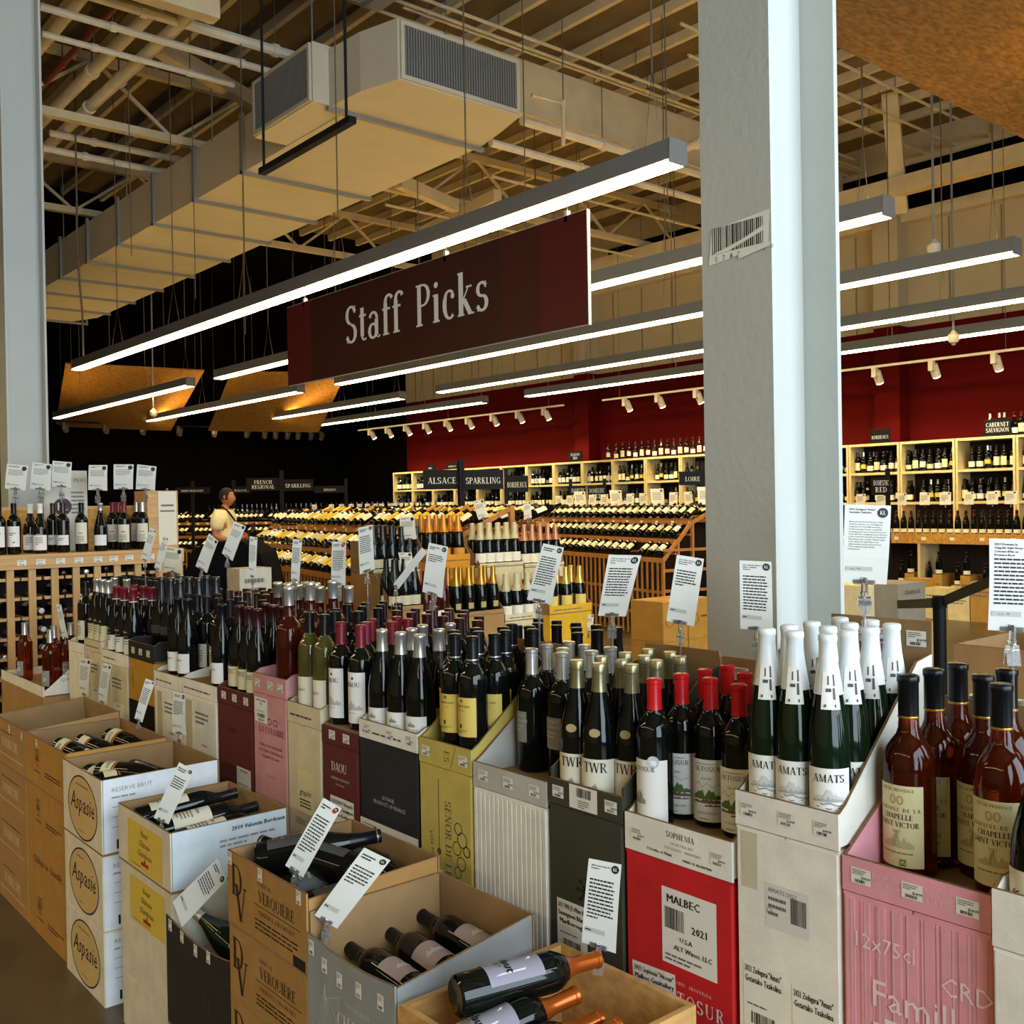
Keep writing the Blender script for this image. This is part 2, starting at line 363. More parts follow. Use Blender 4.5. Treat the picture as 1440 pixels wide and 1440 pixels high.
# storefront wall behind the camera: sill, header and jambs round the window opening
o = MB(); o.box(XL, -3.2, YB-.15, YB, 0, ZD).box(6.2, XW, YB-.15, YB, 0, ZD).box(-3.2, 6.2, YB-.15, YB, 5.8, ZD).box(-3.2, 6.2, YB-.15, YB, 0, .2)
struct(o.build('wall_front', BEIGE))
# pilasters on the red wall
for i, (pa, pb) in enumerate(((1275, 1240), (838, 818))):
    y0, y1 = y_at(pa, XW - .12), y_at(pb, XW - .12)
    struct(sbox('pilaster', REDWALL, XW - .28, XW, y0, y1, 0, 3.95))
    struct(sbox('pilaster_upper', BEIGE, XW - .28, XW, y0, y1, 3.95, 5.5))
# steel ledger and dark clerestory band on top of the beige wall
sbox('trim_1', BEAM, XW - .18, XW, YB, 20.3, 5.42, 5.58)
sbox('trim_2', BLACKPAINT, XW - .02, XW, YB, 13.5, 5.6, 6.25)
# siding joints of the upper wall
for k in range(30):
    y = -1 + k * .72
    sbox('wall_right_joint', mat('joint', hexc('8a7a58'), .8, noise=.1), XW - .012, XW, y, y + .018, 3.95, 5.4)

# ------------------------------------------------------------------ steel columns
def h_column(x, y0, y1, label):
    t = struct(empty('steel_column', (0, 0, 0))); t['label'] = label
    m = .016
    MB().box(x, x + m, y0, y1, 0, 6.5).build('flange', COLUMN, t)
    MB().box(x + .283 - m, x + .283, y0, y1, 0, 6.5).build('flange', COLUMN, t)
    c = (y0 + y1) / 2
    MB().box(x + m, x + .283 - m, c - .006, c + .006, 0, 6.5).build('web', COLUMN, t)
    MB().box(x - .06, x + .34, y0 - .06, y1 + .06, 0, .02).build('base_plate', COLUMN, t)
    return t
colA = h_column(2.0, 1.42, 1.625, 'white painted steel column beside the white-capped bottles')
colB = h_column(2.0, 8.0, 8.205, 'white painted steel column behind the end rack')
# torn barcode sticker on the near column
P0 = at_x(996, 320, 1.999); 
bs = flat((1.999, P0.y, at_x(1040, 332, 2.0).z), (0, -1, 0), (0, 0, 1))
rn = random.Random(3)
ik = Ink().put([[(.0, -.055), (.175, -.035), (.18, .045), (.01, .03)]], STICKER).put(shift(barcode(.012, .165, -.03, .033, rn, 26), 0, 0), PRINT, .0006)
ik.put([[(.012, -.03), (.06, -.03), (.165, .0), (.165, .012), (.1, -.01)]], STICKER, .0012).put(shift(sans('S 7 8 5 4 A 0 0', .012, 'l', track=1.6), .02, -.048), PRINT, .0006)
ik.put([[(.09, -.055), (.18, -.04), (.18, -.03), (.09, -.04)]], STICKER, .0012)
ik.build('barcode_sticker', bs, colA)

# ------------------------------------------------------------------ roof framing
def smany(name, m, items):
    for f in items:
        o = f.build(name, m); struct(o)
for k in range(33):      # purlins along the store
    x = -6.4 + k * .61
    smany('ceiling_purlin', BEAM, [MB().box(x - .03, x + .03, -4.9, 17.2, ZD - .11, ZD)])
def truss(y, x0, x1, z0, z1, step=.6):
    t = struct(empty('ceiling_truss'))
    MB().box(x0, x1, y - .05, y + .05, z1 - .09, z1).build('top_chord', BEAM, t)
    MB().box(x0, x1, y - .05, y + .05, z0, z0 + .09).build('bottom_chord', BEAM, t)
    n = int((x1 - x0) / step); d = (x1 - x0) / n
    for i in range(n):
        a, b = x0 + i * d, x0 + (i + 1) * d
        MB().bar((a, y, z0 + .05), ((a + b) / 2, y, z1 - .05), .035).build('diagonal', BEAM, t)
        MB().bar(((a + b) / 2, y, z1 - .05), (b, y, z0 + .05), .035).build('diagonal', BEAM, t)
truss(11.6, -6, 13.7, 5.75, ZD - .16, 1.7)
truss(15.2, -6, 13.7, 5.75, ZD - .16, 1.7)
# deep girder across behind the diffuser, and the one along the far wall
sbox('ceiling_girder', BEAM, 6.4, 13.7, 8.45, 8.6, 5.78, 6.36)
sbox('ceiling_girder', BEAM, -6, 3.9, 8.45, 8.6, 5.78, 6.36)
sbox('ceiling_girder', BEAM, 12.62, 12.82, -4, 17, 5.5, 5.72)
for (a, b) in (((1248, 92), (1266, 300)),):
    pa, pb = at_x(a[0], a[1], 12.2), at_x(b[0], b[1], 12.9)
    struct(MB().bar(pa, pb, .2, .1).build('ceiling_brace', BEAM))
for (a, b, z) in (((222, 66), (372, 152), 6.1), ((700, 275), (590, 330), 5.6), ((560, 255), (640, 290), 5.6)):
    struct(MB().bar(at_z(*a, z), at_z(*b, z), .12, .16).build('ceiling_brace', BEAM))
# ------------------------------------------------------------------ pipes and conduits
def pipe_y(px, py, z, r, y0, y1, label, m=PIPE):
    p = at_z(px, py, z)
    t = thing('ceiling_pipe', label, 'pipe', (p.x, 0, z))
    MB().tube([(0, y0, 0), (0, y1, 0)], r, 10).build('pipe_run', m, t, True)
    for k in range(4):
        y = y0 + (y1 - y0) * (k + .5) / 4
        MB().tube([(0, y - .04, 0), (0, y + .04, 0)], r * 1.25, 10).build('coupling', m, t, True)
        if not 6.3 < y < 8.4: MB().box(-.006, .006, y - .006, y + .006, 0, ZD - z).build('hanger_rod', WIRE, t)
def pipe_x(px, py, z, r, pxa, pxb, label, m=PIPE):
    p = at_z(px, py, z); y = p.y
    xa, xb = at_y(pxa, 200, y).x, at_y(pxb, 200, y).x
    xa, xb = min(xa, xb), max(xa, xb)
    t = thing('ceiling_conduit' if r < .03 else 'ceiling_pipe', label, 'conduit' if r < .03 else 'pipe', (0, y, z))
    MB().tube([(xa, 0, 0), (xb, 0, 0)], r, 8).build('pipe_run', m, t, True)
    n = max(2, int((xb - xa) / 2.4))
    for k in range(n):
        x = xa + (xb - xa) * (k + .5) / n
        MB().tube([(x - .03, 0, 0), (x + .03, 0, 0)], r * 1.3, 8).build('coupling', m, t, True)
        MB().box(x - .004, x + .004, -.004, .004, 0, ZD - z).build('hanger_rod', WIRE, t)
pipe_y(67, 163, 6.1, .062, 1, 17, 'thick white painted pipe overhead, left one of the near pair')
pipe_y(68, 205, 6.08, .062, 1, 17, 'thick white painted pipe overhead, right one of the near pair')
pipe_y(63, 60, 6.1, .05, 1, 17, 'thick white painted pipe overhead next to the left column top')
pipe_y(65, 115, 6.1, .032, 1, 17, 'thin red-brown sprinkler pipe between the white pipes', REDPIPE)
pipe_y(8, 260, 6.0, .06, 3, 17, 'white painted pipe overhead, left of the left column')
pipe_y(1000, 195, 5.5, .05, 6, 17, 'cream pipe passing behind the near column under the purlins')
pipe_x(300, 45, 6.0, .05, 100, 470, 'thick white cross pipe under the grey cross duct, upper')
pipe_x(300, 78, 5.9, .035, 60, 420, 'white cross pipe under the grey cross duct, lower')
pipe_x(200, 85, 5.9, .03, 62, 330, 'thin white cross pipe behind the two thick pipes')
pipe_x(180, 210, 5.9, .04, 70, 300, 'white cross pipe above the duct beside the left column, near')
pipe_x(180, 232, 5.8, .04, 60, 280, 'white cross pipe above the duct beside the left column, far')
pipe_x(810, 192, 5.6, .055, 735, 1240, 'thick cream cross pipe below the deep girder')
pipe_x(760, 220, 5.5, .045, 690, 1100, 'cream cross pipe right of the duct mouth')
for j, (px, py) in enumerate(((720, 45), (735, 65), (760, 95), (900, 130), (930, 175), (1300, 215), (1290, 180), (1310, 150))):
    pipe_x(px, py, 6.35, .018, px - 330, px + 480, 'thin cream conduit below the purlins, %s from the top' % ORD[j], BEAM)
pipe_x(860, 290, 5.6, .02, 690, 990, 'thin cream conduit above the sign right end', BEAM)
pipe_x(600, 300, 5.6, .02, 540, 990, 'thin cream conduit above the long lamp', BEAM)
# U-shaped drop pipe beside the duct mouth
t = thing('drop_pipe', 'thin cream pipe bent down beside the duct mouth', 'pipe')
a, b, c = at_d(748, 134, 10.2), at_d(792, 146, 10.4), at_d(792, 205, 10.4)
MB().tube([a, b, c], .022, 8).build('pipe_run', BEAM, t, True)
MB().tube([b + Vector((0, 0, .03)), b - Vector((0, 0, .05))], .03, 8).build('elbow', BEAM, t, True)
MB().tube([b, (b.x, b.y, ZD)], .006, 5).build('hanger_rod', WIRE, t)
# small sprinkler drops
for i, (px, py, ze) in enumerate(((1313, 352, 3.3), (1341, 478, 3.15), (216, 583, 3.3))):
    d = (9.2, 11.0, 17.0)[i]; p = at_d(px, py, d)
    t = thing('ceiling_sensor', ('white bell sensor on a rod by the beige wall', 'cream round sensor on a grey pole under the lamps', 'small white sensor hung before the dark panels')[i], 'sensor', p)
    MB().lathe([(.0, -.03), (.04, -.03), (.06, 0), (.06, .05), (.03, .08), (.015, .1)], 14).build('sensor_body', PIPE, t, True)
    MB().lathe([(.0, -.06), (.02, -.055), (.025, -.03)], 10).build('sensor_eye', ALU, t, True)
    MB().tube([(0, 0, .08), (0, 0, ZD - p.z)], .012, 6).build('pole', ALU, t)

# ------------------------------------------------------------------ air duct with diffuser head
du = thing('air_duct', 'huge cream rectangular air duct with a grille mouth hanging from the roof', 'air duct')
Z0, Z1 = 5.0, 5.50
# main run: bottom, sides, top as one sheet-metal body from y=7.85 to y=19.7, plus the mouth part
mb = MB()
mb.prism([(4.8, 7.85), (6.3, 7.85), (6.3, 19.0), (6.0, 19.8), (4.8, 19.9)], 2, Z0, Z1 + .06)
mb.build('duct_run', DUCT, du)
mb = MB().prism([(4.77, 7.0), (6.09, 7.0), (6.2, 7.4), (6.3, 7.85), (4.62, 7.85), (4.66, 7.4)], 2, Z0, Z1)
mb.build('duct_mouth', DUCT, du)
MB().box(4.46, 4.82, 7.85, 8.97, Z0 + .01, Z1 + .03).build('side_branch', DUCT, du)
for k in range(9):      # flanged joints
    y = 9.9 + k * 1.22
    MB().box(4.765, 4.80, y - .03, y + .03, Z0 - .03, Z1 + .10).build('joint_flange', ALU, du)
    MB().box(4.765, 6.34, y - .025, y + .025, Z0 - .035, Z0).build('joint_flange', ALU, du)
    MB().box(6.3, 6.335, y - .03, y + .03, Z0 - .03, Z1 + .10).build('joint_flange', ALU, du)
MB().box(4.6, 6.34, 7.83, 7.88, Z0 - .035, Z0).build('joint_flange', ALU, du)
GR = mat('grille_dark', hexc('2c2a26'), .7, noise=.1)
def grille(o, ux, uy, n, w, h, nv, nh, frame=.035):
    o, ux, uy, n = map(Vector, (o, ux, uy, n))
    def q(u0, u1, v0, v1, d0, d1):
        return [o + ux*u + uy*v + n*d for u in (u0, u1) for v in (v0, v1) for d in (d0, d1)]
    F6 = [(0,1,3,2),(4,6,7,5),(0,4,5,1),(2,3,7,6),(0,2,6,4),(1,5,7,3)]
    fr = MB()
    for b in ((0, w, 0, frame), (0, w, h - frame, h), (0, frame, frame, h - frame), (w - frame, w, frame, h - frame)): fr.add(q(*b, -.005, .02), F6)
    g = fr.build('grille_frame', DUCT, du)
    MB().add(q(frame, w - frame, frame, h - frame, -.004, .001), F6).build('grille_back', GR, g)
    sl = MB()
    for i in range(nv):
        u = frame + (w - 2*frame) * (i + .5) / nv
        sl.add(q(u - .006, u + .006, frame, h - frame, .001, .015), F6)
    for i in range(nh):
        v = frame + (h - 2*frame) * (i + .5) / nh
        sl.add(q(frame, w - frame, v - .003, v + .003, .003, .008), F6)
    s = sl.build('grille_blades', ALU, g); s['kind'] = 'stuff'
grille((4.79, 6.995, Z0 + .01), (1, 0, 0), (0, 0, 1), (0, -1, 0), 1.28, Z1 - Z0 - .02, 44, 22)
grille((4.455, 8.95, Z0 + .02), (0, -1, 0), (0, 0, 1), (-1, 0, 0), 1.08, Z1 - Z0, 36, 0)
for y in (8.4, 10.6, 13.2, 15.8, 18.2):
    for x in (4.775, 6.325): MB().bar((x, y, Z1), (x, y, ZD), .012).build('hanger_strap', ALU, du)
# cross duct near the roof at upper left
cd = thing('air_duct', 'grey flat cross duct against the roof above the white pipes', 'air duct')
MB().box(3.4, x_at(548, 8.2), 6.6, 8.2, 6.2, ZD - .17).build('duct_run', DUCT, cd)
for x in (4.2, 5.2): MB().box(x - .02, x + .02, 6.58, 8.22, 6.18, 6.2).build('joint_flange', ALU, cd)

# ------------------------------------------------------------------ OSB ceiling clouds
def cloud(label, pts, th=.03):
    t = thing('ceiling_panel', label, 'ceiling panel')
    pts = [Vector(p) for p in pts]; c = sum(pts, Vector()) / 4
    mb = MB(); mb.add(pts + [p + Vector((0, 0, th)) for p in pts], [(0,1,2,3),(7,6,5,4),(0,4,5,1),(1,5,6,2),(2,6,7,3),(3,7,4,0)])
    b = mb.build('board_panel', OSB, t)
    for p in pts:
        q = p * .9 + c * .1
        MB().tube([(q.x, q.y, q.z), (q.x, q.y, ZD)], .004, 5).build('suspension_wire', WIRE, t)
cloud('big oriented-strand board panel hung overhead right of the near column', [(4.4, -1.5, 4.1), (10.5, -1.5, 4.1), (10.5, 3.28, 4.1), (4.4, 3.28, 4.1)])
def farcloud(label, tl, tr, br, bl):
    cloud(label, [at_d(*tl, 20.0), at_d(*tr, 19.5), at_d(*br, 22.0), at_d(*bl, 22.5)])
farcloud('dim amber board panel hung before the black wall, beside the left column', (92, 512), (287, 522), (240, 606), (78, 600))
farcloud('dim amber board panel hung before the black wall, left of the sign', (325, 524), (486, 526), (448, 608), (293, 606))
farcloud('dim amber board panel hung before the black wall, left of the left column', (-60, 505), (14, 510), (-14, 590), (-80, 590))

# ------------------------------------------------------------------ pendant strip lamps
def strip(x, y0, y1, label, z=3.4):
    t = thing('strip_lamp', label, 'lamp', (x, y0, z), group='pendant strip lamps')
    L = y1 - y0
    MB().prism([(-.075, 0.0), (.075, 0.0), (.07, .115), (.062, .115), (.062, .085), (-.062, .085), (-.062, .115), (-.07, .115)], 1, 0, L).build('lamp_housing', ALU, t)
    n = max(1, round(L / 1.72)); d = L / n
    for i in range(n):
        MB().box(-.062, .062, i*d + .012, (i+1)*d - .012, -.018, -.001).build('lamp_diffuser', DIFF, t)
        MB().box(-.03, .03, i*d + .05, (i+1)*d - .05, .0855, .088).build('added_ceiling_glow', GLOW_UP, t)  # added glowing strip on the housing top, makes up for weak ceiling bounce
        w = MB(); yy = i*d + .18
        zc = (6.19 if 3.4 < x < 6 and 6.5 < y0 + yy < 8.3 else ZD - .11) - z
        w.tube([(0, yy, .55), (0, yy, zc)], .006, 5)
        w.tube([(-.07, yy, .09), (0, yy, .55), (.07, yy, .09)], .003, 4)
        w.build('suspension_chain', WIRE, t)
    for yy in (-.008, L): MB().prism([(-.078, -.02), (.078, -.02), (.073, .118), (-.073, .118)], 1, yy, yy + .008).build('end_cap', ALU, t)
rows = [(4.43, 3.76, 14.2, 17.4, 19.6, 'first'), (6.38, 3.6, 14.1, 15.1, 21.8, 'second'), (8.2, 3.55, 13.8, 15.0, 22.4, 'third'), (10.2, 3.2, 13.9, 15.0, 22.5, 'fourth'), (11.9, 3.0, 13.6, 14.8, 22.1, 'fifth')]
for x, a, b, c, d, o in rows:
    strip(x, a, b, ('long pendant strip lamp running above the maroon hanging sign' if o == 'first' else 'long white strip lamp, %s row from the maroon sign toward the red wall' % ORD[ORD.index(o) - 1]))
    strip(x, c, d, ('short strip lamp end showing left of the left column' if o == 'first' else 'strip lamp hung before the dark panels, continuing the %s row past a gap' % o))
strip(6.38, -3.0, 2.6, 'strip lamp of the second row nearest the storefront'); strip(8.2, -3.0, 2.5, 'strip lamp of the third row nearest the storefront')
strip(-1.3, 4.2, 14.2, 'unseen strip lamp added left of the aisle to warm the carton fronts')  # added out of view for warm light on the faces toward the aisle
strip(-3.4, -2.0, 14.2, 'unseen strip lamp added toward the left wall to warm the carton fronts')  # second added row out of view, warms the same faces
# black track bar on rods
bar = thing('hanging_track', 'short black track bar hung on two black rods before the duct', 'track')
a, b = at_x(368, 242, 3.2), at_x(496, 168, 3.2)
MB().bar(a, b, .05, .04).build('track_bar', BLACKMETAL, bar)
for p in (a + (b - a) * .03, b + (a - b) * .06): MB().tube([p, (p.x, p.y, ZD)], .009, 6).build('track_rod', BLACKMETAL, bar)
# loose grey cable hanging by the left column
t = thing('hanging_cable', 'loose dark cable hanging from the roof right of the left column', 'cable')
MB().tube([at_d(108, 285, 12), at_d(108, 340, 12), at_d(112, 400, 12), at_d(116, 440, 12), at_d(117, 500, 12)], .012, 6).build('cable_run', WIRE, t, True)
MB().tube([at_d(108, 285, 12), (at_d(108, 285, 12).x, at_d(108, 285, 12).y, ZD)], .01, 6).build('cable_hanger', WIRE, t)
# hanging wires that end nowhere in particular: bare droppers among the lamps
for j, (px, py) in enumerate(((185, 360), (275, 420), (345, 470), (655, 270), (1058, 150), (1125, 260))):
    p = at_d(px, py, 11)
    t = tag(MB().tube([p, (p.x, p.y, ZD)], .005, 4).build('dropper_wire', WIRE), 'thin bare wire hanging from the roof, %s from the left column' % ORD[j], 'wire')

# ------------------------------------------------------------------ track spot lights
def track(x, ya, yb, z, heads, label, lit=True):
    t = thing('track_light', label, 'track light', (x, 0, z))
    m = PIPE if lit else BLACKMETAL
    MB().box(-.018, .018, ya, yb, -.015, .015).build('track_rail', m, t)
    for y in heads:
        h = MB().tube([(.05, y, -.06), (.14, y, -.20)], .055, 12).build('spot_head', m, t, True)
        MB().box(-.025, .045, y - .03, y + .03, -.14, -.015).build('spot_bracket', m, h)
        if lit:
            MB().tube([(.141, y, -.203), (.145, y, -.209)], .048, 12).build('spot_lens', SPOTLIT, h)
            l = bpy.data.lights.new('spot_beam', 'SPOT'); l.energy = 36; l.spot_size = R(95); l.spot_blend = .7; l.color = (1, .86, .58); l.shadow_soft_size = .05
            lo = bpy.data.objects.new('spot_beam', l); COL.objects.link(lo); lo.parent = h
            lo.location = (.16, y, -.23); lo.rotation_euler = Vector((.50, 0, -1)).to_track_quat('-Z', 'Y').to_euler()
    for y in (ya + .4, (ya + yb) / 2, yb - .4): MB().tube([(0, y, 0), (0, y, ZD - z)], .004, 4).build('track_wire', WIRE, t)
TX = 12.6
track(TX, y_at(795, TX), y_at(506, TX), 3.26, [y_at(p, TX) for p in (521, 545, 571, 598, 628, 658, 693, 729, 766)], 'white track with nine lit spots by the red wall, behind the maroon sign')
track(TX, 5.2, y_at(850, TX), 3.26, [y_at(p, TX) for p in (880, 926, 980, 1060, 1130, 1232, 1312, 1400)], 'white track with lit spots by the red wall, crossing behind the near column')
# unlit track along the black wall
t = thing('track_light', 'unlit dark track with spots along the black far wall', 'track light', (0, 22.6, 3.4))
MB().box(at_y(70, 600, 22.6).x, at_y(470, 600, 22.6).x, -.02, .02, -.015, .015).build('track_rail', BLACKMETAL, t)
DIMGREY = mat('dim_grey', hexc('6a5f4e'), .6, noise=.05)
for px in (95, 152, 204, 255, 304, 350, 375, 390, 407, 422, 440, 455):
    x = at_y(px, 600, 22.6).x
    MB().tube([(x, .05, -.05), (x, .14, -.2)], .06, 10).build('spot_head', DIMGREY, t, True)
    MB().box(x - .11, x - .05, -.03, .03, -.17, -.01).build('spot_bracket', DIMGREY, t)

# ------------------------------------------------------------------ hanging sign
sx = 4.3
c = [at_x(823.3, 289.5, sx), at_x(403.5, 435, sx), at_x(405, 544.5, sx), at_x(828, 454.5, sx)]
y0 = (c[0].y + c[3].y) / 2; y1 = (c[1].y + c[2].y) / 2; zt = (c[0].z + c[1].z) / 2; zb = (c[2].z + c[3].z) / 2
sg = thing('hanging_sign', 'long maroon hanging sign with white serif lettering under the strip lamp', 'sign', (sx, y0, zb))
w, h = y1 - y0, zt - zb
MB().box(.004, .03, 0, w, 0, h).build('sign_edge', paper('e6e2dc'), sg)
SIGNC = mat('sign_maroon', hexc('3d1209'), .45, noise=.04, nscale=2); SIGNR = mat('sign_crimson', hexc('5c0d13'), .45, noise=.04, nscale=2)
MB().box(0, .005, .0, .42, .004, h - .004).build('sign_band', SIGNR, sg)
MB().box(0, .005, .42, .80, .004, h - .004).build('sign_band', mat('sign_mid', hexc('49110d'), .45, noise=.04, nscale=2), sg)
MB().box(0, .005, w - .42, w, .004, h - .004).build('sign_band', SIGNR, sg)
MB().box(0, .005, .80, w - .42, .004, h - .004).build('sign_face', SIGNC, sg)
fm = flat((-.001, w, 0), (0, -1, 0), (0, 0, 1))
lw = w
pa = at_x(486, 455, sx); pb = at_x(688, 400, sx)
ua, ub = y1 - pa.y, y1 - pb.y
polys, tw = serif('Staff', .30, .05, 'l'); polys2, tw2 = serif('Picks', .30, .05, 'l')
sc = (ub - ua) / (tw + tw2 + .19)
k1 = [[(a * sc + ua, b + h * .34) for a, b in q] for q in polys]
k2 = [[(a * sc + ua + (tw + .19) * sc, b + h * .34) for a, b in q] for q in polys2]
Ink().put(k1 + k2, paper('fbfaf7')).build('lettering', fm, sg, .0015, 5e-5)
for yy in (.18, w * .38, w - .3):
    MB().tube([(.015, yy, h - .03), (.015, yy, 3.39 - zb)], .004, 5).build('sign_wire', WIRE, sg)
    MB().box(.0, .03, yy - .012, yy + .012, h - .04, h + .03).build('sign_clip', paper('e6e2dc'), sg)
# ================================================================== BOTTLES
PROF = {
 'bordeaux': ([(0,.004),(.031,.0),(.036,.004),(.0375,.012),(.0375,.186),(.0365,.198),(.031,.212),(.022,.225),(.0165,.236),(.0145,.248),(.0143,.29),(.0155,.2915),(.0155,.2985),(.0143,.3)], .3, .0375),
 'burgundy': ([(0,.004),(.034,.0),(.039,.004),(.041,.014),(.041,.125),(.0395,.145),(.036,.165),(.030,.188),(.023,.212),(.0178,.232),(.0152,.25),(.0145,.285),(.0158,.287),(.0158,.294),(.0145,.296)], .296, .041),
 'flute': ([(0,.004),(.030,.0),(.035,.004),(.0365,.012),(.0365,.138),(.0355,.165),(.0325,.198),(.0275,.235),(.0215,.272),(.0168,.302),(.0148,.325),(.0145,.342),(.0158,.344),(.0158,.352),(.0145,.354)], .354, .0365),
 'champagne': ([(0,.006),(.036,.0),(.0425,.004),(.044,.014),(.044,.135),(.0425,.155),(.038,.18),(.031,.205),(.0235,.232),(.018,.258),(.0152,.285),(.0150,.305),(.0168,.307),(.0168,.318),(.0155,.322)], .322, .044),
 'provence': ([(0,.004),(.032,.0),(.037,.004),(.0385,.012),(.0385,.168),(.0375,.185),(.033,.201),(.025,.213),(.0185,.222),(.0155,.232),(.0145,.25),(.0145,.302),(.0158,.304),(.0158,.312),(.0145,.314)], .314, .0385),
}
PROF['provence'] = ([(r * 1.13, z * 1.1) for r, z in PROF['provence'][0]], .3454, .0385 * 1.13)
def prof_r(prof, z):
    for (r0, z0), (r1, z1) in zip(prof, prof[1:]):
        if z0 <= z <= z1 and z1 > z0: return r0 + (r1 - r0) * (z - z0) / (z1 - z0)
    return prof[-1][0]
def bottle_proto(key, prof, glass, cap=None, capz=.235, label=None, prints=(), name='wine_bottle', seg=18, capstyle='foil', extra=None):
    P, Hh_, rad = PROF[prof]
    o = MB().lathe(P, seg).build(name, glass, None, True)
    COL.objects.unlink(o)
    if cap:
        mb = MB(); pr = [(prof_r(P, capz) + .0007, capz)]
        for r, z in P:
            if z > capz: pr.append((r + .0009, z))
        if capstyle == 'screw':
            t = Hh_ - .017
            pr = [p for p in pr if p[1] < t - .012] + [(.0158, t - .013), (.0158, t - .004), (.0148, t - .003), (.0148, t - .001), (.0160, t), (.0160, Hh_ - .001), (.0145, Hh_ + .001)]
        else: pr.append((pr[-1][0] - .003, Hh_ + .0012))
        mb.lathe(pr, seg)
        c = mb.build('capsule', cap, o, True); COL.objects.unlink(c); kid(o, c)
    if label:
        labs = label if isinstance(label, list) else [label]
        for i, (z0, z1, half, m) in enumerate(labs):
            mb = MB(); n = max(4, int(seg * .6)); v = []; f = []
            zs = [z0, (z0 + z1) / 2, z1] if z1 > .19 or prof in ('burgundy', 'champagne') and z1 > .13 else [z0, z1]
            for z in zs:
                rr = prof_r(P, z) + .0009
                for j in range(n + 1):
                    a = R(-half + 2 * half * j / n); v.append((-rr * math.cos(a), -rr * math.sin(a), z))
            for q in range(len(zs) - 1):
                for j in range(n): b = q * (n + 1) + j; f.append((b, b + 1, b + n + 2, b + n + 1))
            l = mb.add(v, f).build('label', m, o, True); COL.objects.unlink(l); kid(o, l)
            if i == 0 and prints:
                ik = Ink()
                for pr_ in prints: ik.put(*pr_)
                p = ik.build('label_print', wrapped(rad + .0012), l)
                if p: COL.objects.unlink(p); kid(l, p)
    if extra:
        for nm, fn, m in extra:
            e = fn().build(nm, m, o, True); COL.objects.unlink(e); kid(o, e)
    return o
def M_at(x, y, z, rz=0.0): return Matrix.Translation((x, y, z)) @ Matrix.Rotation(rz, 4, 'Z')
def M_lie(base, direction, roll=0.0):
    """Bottle lying with its base at BASE, its neck along DIRECTION; roll 0 puts the label on top."""
    d = Vector(direction).normalized(); up = Vector((0, 0, 1))
    lab = (up - d * up.dot(d)).normalized()          # the label side (-x of the bottle) looks up
    x = -lab; y = d.cross(x)
    m = Matrix((x, y, d)).transposed().to_4x4()
    return Matrix.Translation(base) @ m @ Matrix.Rotation(roll, 4, 'Z')
def foil(h, metal=.6, rough=.3): return mat('foil_' + h, hexc(h), rough, metal=metal, noise=.06, nscale=60)
SILVER, OLIVE, WHITECAP, REDCAP, BLACKCAP, MAROONCAP, WINECAP, GOLD, ORANGECAP, COPPER, IVORYCAP, PINKCAP, DKGREY = (foil('c3c3bd', .8, .3), foil('8a8464', .7, .3), mat('white_capsule', hexc('dfe3e3'), .35, noise=.02), mat('red_capsule', hexc('c0141b'), .3, noise=.05),
    mat('black_capsule', hexc('0d0e10'), .3, noise=.05, spec=.3), mat('maroon_capsule', hexc('300a0d'), .3, noise=.05), mat('wine_capsule', hexc('6e1220'), .35, noise=.06), foil('b98a35', .7, .3), foil('d98a2c', .4, .3), foil('b5591c', .6, .28), mat('ivory_foil', hexc('cfc59a'), .4, noise=.1), foil('c98a68', .4, .35), foil('303234', .7, .25))
LW, LC, LY, LG = paper('e6e3da'), paper('ddd6bf'), paper('d6b95a'), paper('8b8a86')
LCR = paper('d8cfa8'); LDK = paper('3a3836'); LPV = paper('d9cf9c')
rn = random.Random(11)
def t_(s, h, u, v, track=.06): return shift(serif(s, h, track)[0], u, v)
def hill(u0, u1, v, hh, seed, n=14):
    r = random.Random(seed); out = []; P = [(u0 + (u1-u0)*i/n, v + hh * (.25 + .75 * r.random() * math.sin(math.pi * (i + .5) / (n + 1)))) for i in range(n + 1)]
    for (a, b), (c, d) in zip(P, P[1:]): out.append([(a, v), (c, v), (c, d), (a, b)])
    return out
GREY1, GREY2, GREENP, BROWNP = ink('8f8c86'), ink('4c4a47'), ink('4f6e2f'), ink('6e5a48')
amats_print = [(t_('AMATS', .0135, 0, .1045, .03), PRINT), (hill(-.024, .026, .074, .02, 4), paper('c9c7c1')), (hill(-.02, .026, .071, .010, 8), paper('a9a7a2'), .0003), (pline([(-.028, .072), (-.01, .066), (.002, .069), (.012, .065), (.028, .063)], .0022), GREY1), (pline([(-.02, .062), (.0, .0585), (.02, .061)], .0014), GREY2), (textlines(-.014, .014, .040, .045, 1, rn), GREYPRINT)]
tosur_print = [(t_('ALTOSUR', .0095, 0, .117, .1), GREY2), (textlines(-.026, .026, .130, .133, 1, rn), GREYPRINT), (t_('MALBEC', .0042, 0, .100, .2), GREY2), (pline([(-.03, .085), (-.018, .094), (-.01, .084), (.0, .093), (.012, .085), (.03, .092)], .0008), GREYPRINT), (hill(-.031, .031, .06, .022, 5), GREENP), (hill(-.031, .031, .052, .012, 6), BROWNP, .0003), (hill(-.02, .03, .046, .008, 16), LW, .0005), (hill(-.005, .028, .046, .006, 17), BROWNP, .0007), (t_('GUALTALLARY', .0045, 0, .030, .15), GREY2), (textlines(-.018, .018, .018, .022, 1, rn), GREYPRINT)]
twr_print = [(t_('TWR', .021, 0, .068, .0), PRINT), (hill(-.006, .006, .034, .014, 9, 5), GREY1), (textlines(-.012, .012, .028, .031, 1, rn), GREYPRINT)]
grey_print = [(sans('Domaine\nCoudoulet', .0085, 'l'), paper('c9c7c0'))]
